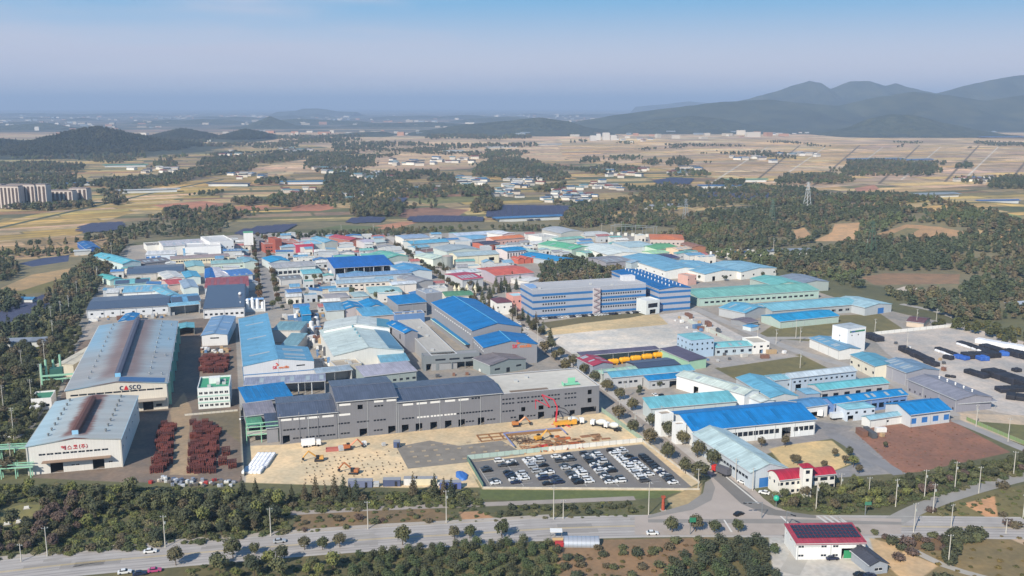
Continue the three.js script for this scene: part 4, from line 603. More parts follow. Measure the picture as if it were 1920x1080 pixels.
// middle east
{ const b = F('pale_block', 'pale blue three storey block with turquoise roof beside the concrete yard', [1296, 638], [1339, 634], [1284, 625], 10.5, { roof: 'hip', rise: 0.8, over: 0.2, col: '#79c4cf', wall: '#a9c0d6', open: [...rowOf('win', 'front', 5, 7.4, 1.1, 1.1), ...rowOf('win', 'front', 5, 4.2, 1.1, 1.1), ...rowOf('win', 'left', 4, 7.4, 1.2, 1.2), ...rowOf('win', 'left', 4, 4.2, 1.2, 1.2)] }); }
F('turquoise_shed', 'low turquoise roofed shed between pale block and white cube', [1343, 652], [1411, 648], [1405, 638], 4.8, { rise: 1, col: '#74c6cf', wall: '#b4c2cc', open: rowOf('win', 'front', 5, 1.4, 2, 1.6) });
F('white_cube', 'white two storey office cube at the end of the turquoise shed', [1413, 645], [1443, 643], [1430, 632], 6, { roof: 'flat', rm: groundM('#c9c2b4'), wall: '#e4e3e0', cat: 'office', open: [...rowOf('win', 'front', 3, 3.6, 1.8, 1.2), ['gap', 'front', 0.5, 0, 2.2, 2.4]] });
F('teal_barn', 'very long teal roofed barn behind the sloping blue block', [1311, 559], [1536, 544], [1301, 541.5], 6, { rise: 2, col: '#74bdb4', wall: '#a9c2ba', open: rowOf('win', 'front', 20, 1.8, 3, 1.4) });
F('teal_barn', 'teal gabled barn with grey extension near the wooded hill', [1450, 535], [1506, 531], [1478, 517], 7, { rise: 1.8, axis: 'z', col: '#6cc0bd', wall: '#a9b6b0' });
F('grey_barn', 'grey roofed barn extension against the wooded hill', [1506, 531], [1554, 528], [1540, 513], 7, { rise: 1.4, axis: 'z', col: '#8a95a4', wall: '#a5b0ae' });
F('two_tone_barn', 'barn with green and blue west slope and cyan east slope', [1397, 587], [1444, 577], [1373, 572], 5.6, { axis: 'z', rise: 2.2, col: '#5db0d2', wall: '#aeb2b6' });
F('cyan_barn', 'very long light cyan roofed barn beyond the striped barn', [1448, 583], [1612, 570], [1598, 556], 5.6, { rise: 2, col: '#79c0d4', wall: '#a7adb0', open: rowOf('win', 'front', 12, 1.6, 3.2, 1.6) });
F('cyan_barn', 'pale cyan barn at the east end with deep blue door', [1622, 577], [1672, 570], [1650, 551], 5.6, { axis: 'z', rise: 1.6, col: '#a2d0dc', wall: '#b5bcc2', open: [['blue', 'front', 0.6, 0, 6, 4]] });
F('blue_barn', 'medium blue roofed barn in front of the very long cyan barn', [1463, 603], [1573, 592], [1566, 578], 4.6, { rise: 1.8, col: '#409bd0', wall: '#b0c2ba' });
F('maroon_cottage', 'maroon roofed cottage below the wooded hill', [1700, 602], [1732, 606], [1745, 597], 3.4, { rise: 1.2, col: '#6e4a4c', wall: '#c9b9a8', cat: 'house' });
F('maroon_cottage', 'grey brown roofed hut beside the two tone barn', [1400, 606], [1422, 602], [1410, 592], 3, { rise: 0.8, col: '#7a7078', wall: '#8d9096', cat: 'hut' });
F('blue_hut', 'tiny blue tent roofed hut in the lane before the blue barn', [1408, 614], [1423, 611], [1420, 605], 2.6, { roof: 'hip', rise: 1, col: '#4aa4d8', wall: '#c9d2d6', cat: 'hut' });
F('blue_works', 'light blue roofed works with stepped white gables, western bay', [1248, 508], [1320, 503], [1218, 478], 7, { axis: 'z', rise: 2, col: '#6db0d0', wall: '#dfe0de', open: rowOf('win', 'left', 6, 3, 2, 1) });
F('blue_works', 'light blue roofed works with stepped white gables, middle bay', [1322, 514], [1388, 508], [1286, 491], 6.5, { axis: 'z', rise: 2, col: '#72b4d2', wall: '#e0dfda', open: [['gap', 'front', 0.25, 0, 3, 4], ...rowOf('win', 'front', 3, 3, 2, 1.2, 0.5, 0.95)] });
F('blue_works', 'light blue roofed works with stepped white gables, eastern bay', [1390, 510], [1456, 502], [1356, 493], 6.5, { axis: 'z', rise: 1.8, col: '#84bcd4', wall: '#e2e2dc', open: rowOf('win', 'front', 4, 2.4, 1.8, 1.4) });
F('pink_office', 'pink walled office beside the western light blue bay', [1290, 519], [1306, 517], [1303, 511], 7, { roof: 'flat', rm: groundM('#c9b0a4'), wall: '#d2a99e', cat: 'office', open: rowOf('win', 'front', 2, 4, 1.4, 1.2) });
F('grey_store', 'grey flat pitched store among trees behind the striped block', [1136, 492], [1182, 488], [1178, 477], 8, { rise: 1, col: '#8f9098', wall: '#9a98a0' });
F('grey_store', 'pale blue gabled store east of the grey flat store', [1184, 493], [1208, 490], [1196, 480], 7, { axis: 'z', rise: 1.2, col: '#8fb8d2', wall: '#a9b7bf' });
F('navy_shed', 'navy roofed shed behind the light blue works', [1250, 486], [1275, 483], [1266, 474], 5, { rise: 1.6, rm: roofM('#3d4468', 0.5), wall: '#8d8f98' });
F('orange_hall', 'large orange hip roofed hall against the dark wood', [1219, 449], [1283, 450], [1278, 440], 9, { roof: 'hip', rise: 2.4, col: '#d07848', wall: '#c2b4ae', open: [...rowOf('win', 'front', 8, 4.6, 1.6, 1.4)] });
F('peach_house', 'peach walled house below the orange hall', [1272, 469], [1297, 466], [1292, 460], 6, { rise: 1.4, col: '#e0c4a8', wall: '#e0c9ae', cat: 'house' });
F('brick_house', 'brick red gabled house at the edge of the dark wood', [1298, 464], [1323, 463], [1320, 455], 7, { rise: 1.4, axis: 'z', col: '#9c6e58', wm: brickM('#b07a60'), cat: 'house' });
F('green_hall', 'bright green roofed hall below the orange hall', [1232, 468], [1273, 463], [1262, 453], 5.5, { rise: 1.6, col: '#5fae7c', wall: '#bcd2bf' });
F('lime_shed', 'pale lime roofed low shed below the bright green hall', [1226, 476], [1255, 473], [1248, 467], 4.5, { rise: 0.8, col: '#a9dca8', wall: '#cfdccc' });
F('white_works', 'white walled works with pale aqua roof in front of the green hall', [1140, 478], [1200, 474], [1166, 456], 6, { rise: 1.6, axis: 'z', col: '#dfe8e4', wall: '#e6e6e0' });
F('white_works', 'aqua hip roofed works just west of the bright green hall', [1180, 464], [1233, 461], [1226, 450], 6.5, { rise: 1.6, roof: 'hip', col: '#a9cdd6', wall: '#c6cfd2' });
F('green_barn', 'mint and green roofed barn among the trees', [1072, 468], [1110, 463], [1062, 451], 6, { axis: 'z', rise: 1.8, col: '#5fc096', wall: '#b6c9bc' });
F('green_barn', 'small aqua shed at the front of the mint green barn', [1098, 475], [1123, 472], [1120, 467], 4, { rise: 0.8, col: '#74c2ba', wall: '#b6c9bc' });
F('silver_shed', 'silver grey arched store at the far edge of the estate', [1052, 438], [1095, 435], [1084, 425], 8, { roof: 'barrel', axis: 'z', rise: 2, col: '#b2b6ba', wall: '#b9b7b2' });
F('silver_shed', 'long whitish store beside the far substation', [1098, 443], [1148, 440], [1145, 432], 5, { rise: 1, col: '#cfd0cc', wall: '#cac6ba' });
F('white_box', 'plain white box building at the far edge of the estate', [1016, 446], [1047, 443], [1045, 436], 6.5, { roof: 'flat', rm: groundM('#d2d2ce'), wall: '#e2e2de', open: rowOf('win', 'front', 4, 2.6, 1.4, 1.2) });
F('teal_strip', 'thin teal roofed store beside the plain white box building', [1045, 450], [1096, 446], [1094, 442], 4.5, { rise: 0.8, col: '#7fc0b4', wall: '#bcd0c8' });

// ---------------------------------------------------------------- north middle, between the two streets
F('long_white', 'white fronted long store by the street at the far edge', [757, 448], [806, 445], [802, 438], 6, { rise: 0.8, col: '#8fb0cc', wall: '#e0dfda' });
F('cyan_long', 'cyan roofed long hall near the far end of the street', [771, 458], [842, 453], [838, 447], 6, { rise: 1.4, col: '#58afd2', wall: '#c2c6c6' });
F('cyan_long', 'small cyan roofed shed below the cyan long hall', [778, 465], [806, 462], [804, 458], 4.5, { rise: 0.8, col: '#66b6d6', wall: '#bfc6c8' });
F('pale_long', 'very long pale blue store with raised white east end', [858, 443], [952, 437], [949, 431], 7, { rise: 1, col: '#c3cfe0', wall: '#a9aeb8' });
F('pale_long', 'raised white gable at the end of the very long pale store', [942, 440], [966, 437], [960, 430], 9, { axis: 'z', rise: 1.2, col: '#dfe2e6', wall: '#dcdcda' });
F('cyan_cube', 'sky blue roofed house in front of the very long pale store', [885, 449], [918, 446], [914, 438], 7, { rise: 1, col: '#72b4d8', wall: '#a9b2c2' });
F('orange_row', 'orange roofed pink walled works near the far edge', [926, 450], [984, 445], [978, 440], 7, { rise: 1.6, col: '#d8804e', wall: '#d8aca0', open: rowOf('win', 'front', 8, 2.6, 1.4, 1.6) });
F('dark_house', 'dark roofed brick works before the orange roofed works', [908, 459], [937, 456], [930, 450], 7, { rise: 1, rm: roofM('#3b3f52', 0.5), wm: brickM('#c4705c'), open: rowOf('win', 'front', 4, 1.4, 1.6, 3) });
F('brown_row', 'brown flat roofed store with blue canopy by the street', [796, 473], [830, 469], [826, 464], 5, { rise: 0.6, col: '#86665e', wall: '#9fb4c8' });
{ F('cream_works', 'silver roofed cream works with two dark doorways', [857, 481], [936, 476], [930, 469], 8, { rise: 1.6, col: '#a9bcc2', wall: '#e2dcc4', open: [['gap', 'front', 0.18, 0.5, 4, 4], ['gap', 'front', 0.82, 2.4, 5, 3]] }); F('cream_works', 'silver blue roofed hall behind the cream works', [838, 472], [900, 467], [888, 458], 8.5, { rise: 1.8, axis: 'z', col: '#9fb8c0', wall: '#c6d0cc' }); F('lime_works', 'pale lime roofed works west of the cream works', [812, 486], [842, 482], [832, 472], 6.5, { axis: 'z', rise: 1.2, col: '#cfe2d2', wall: '#dce4d8' });
  const p = P(839, 502), t = thing('silo', 'fat grey steel silo beside the street', 'silo', p.x, 0, p.z); part('barrel', cyl(4.9, 4.9, 10.5, 28), M('#a2a9a6', { map: wallTex, roughness: 0.5, metalness: 0.3 }), t); part('lid', new THREE.ConeGeometry(5.1, 1.2, 28).translate(0, 11.1, 0), M('#a99a92'), t); part('rim', new THREE.TorusGeometry(4.95, 0.15, 6, 28).rotateX(Math.PI / 2).translate(0, 10.45, 0), steelM, t); }
F('banded_hall', 'pink and white panelled hall with bright blue roof', [951, 471], [986, 468], [984, 461], 8.5, { rise: 1.2, over: 0.8, col: '#3e93cc', wall: '#dcd2d4', open: rowOf('win', 'front', 7, 1.4, 1.2, 5) });
F('aqua_store', 'pale aqua hip roofed store east of the panelled hall', [987, 473], [1010, 471], [1003, 461], 6, { roof: 'hip', rise: 1.4, col: '#a2cfcc', wall: '#bcc9c6' });
for (let i = 0; i < 3; i++) F('red_store', `small red arched store, ${ordinal(i + 1)} from the west of three before the panelled hall`, [972 + i * 13, 487 - i], [983 + i * 13, 486 - i], [984 + i * 13, 481 - i], 4, { roof: 'barrel', rise: 1.4, axis: 'z', col: '#c8624e', wall: '#c96a58' });
F('blue_slope', 'broad medium blue roof at the edge of the grove', [1044, 490], [1076, 485], [1012, 473], 5, { axis: 'z', rise: 1.4, col: '#3d93cc', wall: '#a9b2b8' });
F('crimson_hall', 'crimson roofed hall with grey wall at the street corner', [867, 525], [906, 521], [884, 509], 7, { axis: 'x', rise: 1.4, col: '#bc4058', wall: '#b9bcc0' });
F('white_long', 'long whitish roofed store behind the crimson hall', [850, 513], [924, 507], [918, 501], 6, { rise: 1, col: '#cfd6da', wall: '#d6d8d8', open: rowOf('win', 'front', 8, 2, 2, 1.4) });
F('coral_hall', 'coral orange roofed hall beside the tall conifers', [930, 517], [1001, 511], [972, 497], 7, { rise: 1.6, axis: 'x', col: '#d2644e', wall: '#b2a9b4' });
F('white_apron', 'white low roof at the foot of the coral hall', [992, 528], [1020, 523], [996, 515], 4, { rise: 0.5, axis: 'z', col: '#dcdcda', wall: '#cfcfcf' });
F('maroon_house', 'white house with maroon hip roof beside the tree lined street', [932, 568], [960, 566], [953, 558], 8.5, { roof: 'hip', rise: 2, over: 0.5, col: '#6c4048', wall: '#e6e6e2', cat: 'house', open: rowOf('win', 'front', 3, 4.6, 1.2, 1.2) });
F('pink_block', 'pink flat roofed block next to the striped block', [962, 557], [986, 555], [985, 548], 10, { roof: 'flat', rm: M('#9fc6d2'), wall: '#d49a90', cat: 'office', open: rowOf('win', 'front', 3, 6, 1.2, 1.4) });
// big blue long hall and neighbours
{ const b = F('royal_hall', 'long royal blue roofed open hall on columns', [627, 503], [737, 497], [746, 482], 7.5, { roof: 'monoL', rise: 2.6, over: 0.5, col: '#0f66bc', wall: '#b6b9c2', noWall: 'front' }); for (let i = 0; i < 7; i++) part('column', on(0.6, 7.3, 0.6, (i / 6 - 0.5) * (b.w - 1), 0, b.d / 2 - 0.4), wallM('#c6ccd6'), b.t); }
F('mint_hall', 'mint green roofed hall behind the royal blue hall, westernmost', [632, 487], [672, 485], [670, 477], 7, { roof: 'hip', rise: 1.8, col: '#74c2ac', wall: '#cfd6d0' });
F('mint_hall', 'mint green roofed hall behind the royal blue hall, middle one', [684, 485], [726, 483], [724, 474], 7, { roof: 'hip', rise: 1.8, col: '#6fc4b2', wall: '#cfd6d0' });
F('mint_hall', 'teal roofed hall beside the street east of the royal blue hall', [727, 484], [765, 480], [756, 469], 7, { axis: 'z', rise: 1.6, col: '#68bfae', wall: '#b6c6be' });
F('azure_hall', 'azure gabled hall at the street kerb below the royal blue hall', [760, 512], [810, 508], [797, 494], 7, { axis: 'z', rise: 2, col: '#4a9ed0', wall: '#c2cbd2' });
F('grey_gable', 'grey gabled annex in front of the azure hall', [782, 530], [812, 526], [798, 513], 6.5, { axis: 'z', rise: 1.2, col: '#9a9aa0', wall: '#b6b4b4' });
F('sawtooth_hall', 'steel blue long roof with vent boxes below the royal blue hall', [636, 520], [772, 512], [768, 506], 7, { rise: 1.4, col: '#6b9cc4', wall: '#b9c6d2' });
{ F('cream_block', 'cream two storey long office below the steel blue roof', [631, 532], [730, 527], [728, 521], 7.5, { rise: 0.8, col: '#9cc0d2', wall: '#dcd2c8', cat: 'office', open: [...rowOf('win', 'front', 18, 4.8, 2.2, 1.2), ...rowOf('win', 'front', 18, 1.4, 2.2, 1.2)] }); }
F('small_blue', 'low blue roofed gate shed at the west end of the cream office', [600, 542], [631, 540], [629, 536], 4, { rise: 0.6, col: '#4a9ac6', wall: '#cfc9bc' });
F('white_block', 'white flat block east of the cream office', [735, 534], [781, 531], [779, 526], 7, { rise: 0.8, roof: 'barrel', col: '#d2dae2', wall: '#dcd6d0' });
F('aqua_hip', 'aqua hip roofed house before the white flat block', [694, 550], [754, 547], [748, 535], 5, { roof: 'hip', rise: 2, col: '#93c9cc', wall: '#b9c4c2' });
F('grey_twin', 'grey hip roofed shed among trees, western of two', [612, 560], [656, 557], [652, 548], 5, { roof: 'hip', rise: 1.4, col: '#a29ea0', wall: '#b2b0ae' });
F('grey_twin', 'grey aqua hip roofed shed among trees, eastern of two', [664, 557], [692, 555], [688, 546], 5, { roof: 'hip', rise: 1.4, col: '#9fb8bc', wall: '#b2b0ae' });
F('blue_trio', 'blue pitched hall with pale wall, westernmost of three small blue halls', [612, 583], [645, 581], [644, 570], 6.5, { roof: 'monoL', rise: 1.2, col: '#57a0c8', wall: '#bcc4c4' });
F('blue_trio', 'bright blue gabled hall with dark doorway, middle of three', [647, 580], [683, 577], [678, 566], 6.5, { axis: 'z', rise: 1.6, col: '#2f88c6', wall: '#b6b0b4', open: [['gap', 'front', 0.72, 0, 4, 3.6]] });
F('blue_trio', 'bright blue gabled hall, easternmost of three', [686, 577], [723, 574], [718, 562], 6.5, { axis: 'z', rise: 1.8, col: '#3390cc', wall: '#b9bcc2' });
F('cyan_porch', 'cyan lean-to roof before the three small blue halls', [682, 594], [740, 589], [734, 577], 5.5, { roof: 'monoL', rise: 1.6, col: '#52a6cf', wall: '#b6aaa4' });
F('blue_kiosk', 'small tall blue kiosk casting a dark shadow in the busy yard', [567, 590], [583, 589], [582, 576], 6, { roof: 'monoL', rise: 0.8, col: '#3f9fd8', wm: roofM('#3a8fca') });
F('blue_huts', 'pair of dull blue roofed huts near the western street', [540, 549], [566, 547], [562, 541], 5, { rise: 1, col: '#4b84bc', wall: '#a9b6c2' });
F('sky_gable', 'sky blue gabled hall at the western street kerb', [507, 492], [544, 489], [540, 480], 6.5, { axis: 'z', rise: 1.6, col: '#3f9ad0', wall: '#c9d2d4' });
F('arcade_hall', 'grey roofed arcade hall with scalloped awning by the western street', [512, 503], [592, 498], [586, 489], 6.5, { rise: 1, col: '#b0b0b2', wall: '#d2d6d6', open: rowOf('win', 'front', 9, 1, 3, 2.6) });
F('awning_shed', 'turquoise awning shed in front of the arcade hall', [568, 514], [604, 512], [600, 504], 4.5, { rise: 0.6, col: '#6fc2d0', wall: '#c9d2d2' });
F('grey_lodge', 'dark grey lodge beside the autumn trees of the western street', [526, 524], [566, 521], [564, 515], 5, { rise: 0.8, col: '#7d7d80', wall: '#c4c4c4' });
F('brick_school', 'red brick block with low tower by the western street', [496, 459], [561, 455], [559, 448], 8, { roof: 'flat', rm: groundM('#b58a80'), wm: brickM('#b4675a'), cat: 'office', open: [...rowOf('win', 'front', 14, 4.6, 1.6, 1.2), ...rowOf('win', 'front', 14, 1.4, 1.6, 1.2)] });
F('brick_tower', 'square red brick tower rising from the brick block', [516, 450], [528, 449], [527, 444], 13, { roof: 'flat', rm: groundM('#a5685c'), wm: brickM('#a85a4c'), cat: 'tower' });
{ const b = F('magenta_gate', 'magenta framed front wall with big white panel', [555, 460], [588, 458], [587, 453], 7.5, { roof: 'flat', rm: M('#b9b9bc'), wm: wallM('#c0405c') }); part('white_panel', bx(b.w * 0.56, 5, 0.12, 0, 3, b.d / 2 + 0.08), wallM('#e0e0e0'), b.t); }
F('sky_hip', 'sky blue roofed hall behind the magenta front', [566, 459], [611, 456], [606, 449], 7, { roof: 'hip', rise: 1.4, col: '#86c2dc', wall: '#b9c2c4' });
F('sky_gable', 'sky blue gabled hall east of the magenta front', [609, 455], [633, 453], [630, 443], 8.5, { axis: 'z', rise: 1.6, col: '#6fb8d8', wall: '#b2b6b2' });
F('sky_hip', 'pale blue roofed low hall west of the magenta front', [527, 464], [556, 462], [553, 457], 6, { rise: 1, col: '#8fc0d8', wall: '#c2c6c6' });
F('red_gable', 'red roofed house near the far street end', [656, 451], [681, 448], [672, 438], 7, { axis: 'z', rise: 1.8, col: '#b8505a', wm: brickM('#b97a6c') });
F('lilac_shed', 'pale lilac roofed shed east of the red roofed house', [683, 455], [704, 453], [702, 446], 6, { rise: 1, col: '#c2bccb', wall: '#c6c4c8' });
F('lilac_shed', 'pale mint roofed shed at the far street corner', [705, 455], [724, 453], [721, 447], 5.5, { rise: 1, col: '#c0d0ce', wall: '#c6c4c0' });

// ---------------------------------------------------------------- north west quarter
{ const b = F('panel_barn', 'very long barn covered with dark solar panels west of the silos', [162, 582], [316, 573], [314, 551], 5.5, { rise: 1.2, col: '#5a5c66', wall: '#d2d6dc', open: [...rowOf('win', 'front', 8, 2, 1.6, 1.2), ['gap', 'front', 0.48, 0, 4, 3.6], ['gap', 'front', 0.8, 0, 4, 3.6]] }); solarOn(b, 0, 1, 0.1, b.d / 2 + 0.3); solarOn(b, 0, 1, -b.d / 2 - 0.3, -0.1); }
{ const b = F('panel_barn', 'short solar panelled barn with light blue centre strip', [322, 568], [376, 564], [375, 550], 5.5, { rise: 1, col: '#5aa2cc', wall: '#b9c0c6' }); solarOn(b, 0, 0.38, 0.1, b.d / 2); solarOn(b, 0.58, 1, 0.1, b.d / 2); F('sky_canopy', 'light blue gate canopy in front of the short panelled barn', [318, 575], [374, 570], [374, 566], 6.5, { rise: 0.6, roof: 'monoL', col: '#7fc0dc', wall: '#8d9298', noWall: 'front' }); }
{ const b = F('panel_hall', 'big square hall roofed in dark solar panels before the maroon roof', [381, 580], [458, 576], [466, 538], 6.5, { roof: 'monoL', rise: 2.2, col: '#5a5c66', wall: '#d6d8dc', open: rowOf('win', 'front', 8, 2, 1.8, 1.4) }); solarOn(b, 0, 1, -b.d / 2, b.d / 2 + 0.2); part('roof_tank', new THREE.SphereGeometry(1.2, 12, 8).translate(b.w * 0.38, roofY(b, 0) + 1, 0), whiteM, b.t); }
F('maroon_hall', 'maroon roofed hall behind the big panelled hall', [384, 540], [466, 536], [465, 522], 8.2, { roof: 'monoL', rise: 1.6, col: '#9c4f52', wall: '#c6cdd6' });
{ const q = P(474, 584); const t = thing('silo_group', 'cluster of white process silos with a blue platform', 'silos', q.x, 0, q.z, 0.28), wm = M('#e2e4e6', { roughness: 0.4 }); for (let i = 0; i < 9; i++) { const x = (i % 5) * 3.3 - 6.5, z = Math.floor(i / 5) * -6, hh = 3.6 + (i * 37 % 4) * 0.8; part('silo', merge([cyl(1.15, 1.15, hh, 14, x, 2, z), new THREE.ConeGeometry(1.2, 1.2, 14).translate(x, hh + 2.6, z)]), wm, t); } part('platform', on(16, 0.3, 6, 0, 6.5, -11), M('#7fa6cf'), t); part('base_frame', on(15, 2, 9, 0, 0, -3), M('#c2c6c8'), t); for (const x of [-8, 8]) part('duct', beam([x, 0, 2], [x, 8, 2], 0.8), wm, t); }
F('white_shed', 'white walled low hall with blue eaves behind the long panelled barn', [230, 549], [311, 545], [311, 537], 5.5, { roof: 'monoL', rise: 1.4, col: '#6fb4d4', wall: '#e4e6e6', open: [['gap', 'front', 0.14, 0, 4, 3.2], ...rowOf('win', 'front', 4, 2.4, 2.4, 1, 0.4, 0.9)] });
F('cyan_corner', 'light cyan gabled corner hall east of the white walled hall', [312, 556], [338, 553], [336, 536], 6, { axis: 'z', rise: 1.2, col: '#6fbcd6', wall: '#c2d2da' });
{ const b = F('panel_shed', 'low shed with two dark solar arrays beside the small red roof', [214, 534], [281, 530], [278, 521], 4.5, { rise: 1, col: '#6cc0c6', wall: '#b2d0d0' }); solarOn(b, 0.02, 0.42, 0, b.d / 2); solarOn(b, 0.58, 0.98, 0, b.d / 2); }
F('teal_lodge', 'small teal roofed lodge at the tree belt edge', [206, 525], [229, 522], [234, 511], 4.5, { rise: 1.2, axis: 'z', col: '#55bdbd', wall: '#c9dcd8' });
{ const b = F('panel_barn', 'dark solar panelled barn in the far west rows', [238, 515], [346, 509], [347, 495], 5.5, { rise: 1, col: '#5d606c', wall: '#c2bfba' }); solarOn(b, 0, 0.98, 0.1, b.d / 2 + 0.2); solarOn(b, 0.1, 0.98, -b.d / 2, -0.1); }
F('white_gable', 'off white roofed hall beside the dark panelled barn of the far rows', [312, 523], [346, 520], [346, 507], 6, { axis: 'z', rise: 1, col: '#d6d6d2', wall: '#dcdcd8' });
F('red_low', 'small salmon red roofed shed in the western rows', [316, 534], [347, 531], [344, 521], 4.5, { axis: 'x', rise: 1.4, col: '#c05658', wall: '#c6b2ac' });
F('cyan_ridge', 'bright cyan gabled hall in the north west corner', [230, 495], [264, 491], [271, 469], 6.5, { axis: 'z', rise: 2, col: '#5fc0d6', wall: '#c6d6d8' });
F('cream_row', 'cream long office with a row of trees in front', [320, 486], [430, 480], [428, 475], 5.5, { rise: 0.6, col: '#a28f8c', wall: '#e0d6bc', cat: 'office', open: rowOf('win', 'front', 22, 2.2, 1.4, 1.4) });
F('grey_row', 'dark grey low shed west of the cream long office', [271, 493], [319, 488], [316, 481], 5, { rise: 0.8, col: '#77737a', wall: '#8f8d92' });
F('white_plant', 'grey roofed white plant hall in the north west corner', [306, 462], [389, 457], [388, 447], 9, { rise: 0.8, col: '#c2c0c6', wall: '#e0dfdc' });
F('white_plant', 'windowless white box hall of the north west plant', [347, 465], [414, 462], [412, 455], 10, { roof: 'flat', rm: groundM('#dedede'), wall: '#e6e8ea' });
F('white_plant', 'tall white tower block of the north west plant', [393, 455], [438, 452], [437, 441], 12, { roof: 'flat', rm: groundM('#d8dadc'), wall: '#e2e2e2', open: rowOf('win', 'front', 5, 6, 1.4, 1.2) });
F('blue_apron', 'blue lean-to roof along the foot of the white plant', [346, 475], [400, 472], [398, 466], 5, { roof: 'monoL', rise: 1.4, col: '#5ba2cc', wall: '#8fb6d6' });
F('white_apron', 'white low hall with blue doors west of the blue lean-to', [273, 478], [328, 476], [326, 471], 5, { roof: 'monoL', rise: 1, col: '#dfe0e0', wall: '#c9d6e4', open: rowOf('blue', 'front', 6, 0, 3.4, 3.4, 0.06, 0.55) });
F('tank_yard', 'white walled open tank yard beside the white plant', [275, 462], [306, 460], [305, 454], 5, { roof: 'flat', rm: groundM('#8d8a84'), wall: '#e2e2de' });
{ const p = P(467, 472), t = thing('hopper_tower', 'white hopper tower on steel legs beside the western street', 'tower', p.x, 0, p.z, 0.28); part('bin', on(9, 12, 7, 0, 7, 0), wallM('#e8e8e6'), t); part('roof', on(9.4, 0.6, 7.4, 0, 19.02, 0), M('#5aa07c'), t); for (const x of [-4, 4]) for (const z of [-3, 3]) part('leg', on(0.5, 7, 0.5, x, 0, z), steelM, t); }
F('teal_house', 'pale teal roofed house, first from the far end of the middle lane', [350, 501], [383, 499], [383, 489], 6, { axis: 'z', rise: 1, col: '#7fbcc4', wall: '#c9d0c0' });
F('teal_house', 'bright cyan roofed house, second from the far end of the middle lane', [348, 521], [376, 519], [374, 508], 6, { axis: 'z', rise: 1, col: '#4aa9cc', wall: '#c9d6d6' });
F('teal_house', 'grey blue roofed house, third from the far end of the middle lane', [345, 541], [372, 539], [370, 524], 6, { axis: 'z', rise: 1, col: '#8fb0c6', wall: '#c9d6d6' });
F('teal_row', 'dull teal long hall at the western street', [396, 495], [456, 492], [455, 486], 6, { rise: 1, col: '#86b9ba', wall: '#c2d0c8', open: rowOf('win', 'front', 10, 2.2, 1.8, 1.2) });
F('teal_row', 'dull teal gabled end block of the long hall', [458, 492], [483, 490], [481, 481], 6.5, { rise: 1, axis: 'z', col: '#79b2c4', wall: '#c2d0c8' });
F('cobalt_shed', 'cobalt blue roofed shed behind the maroon hall', [384, 521], [404, 520], [405, 503], 6, { axis: 'z', rise: 0.8, col: '#2b6cba', wall: '#aebfd6' });
F('white_shop', 'pale pink roofed shed between cobalt sheds', [405, 520], [431, 518], [430, 500], 6, { axis: 'z', rise: 0.6, col: '#c9c6cf', wall: '#c6ccd6' });
F('cobalt_shed', 'blue and white arched shed at the western street', [432, 518], [474, 514], [472, 503], 5.5, { roof: 'barrel', rise: 2, axis: 'x', col: '#3f7fc0', wall: '#dfe2e6' });
F('grey_corner', 'light grey shed at the street beside the maroon hall', [466, 531], [484, 529], [482, 518], 6, { rise: 0.8, axis: 'z', col: '#b2b4ba', wall: '#c2c2c4' });
F('cobalt_field_shed', 'cobalt blue striped shed among the western fields', [161, 467], [188, 465], [200, 451], 5, { axis: 'z', rise: 1.4, col: '#3468ac', wall: '#2f62ac' });

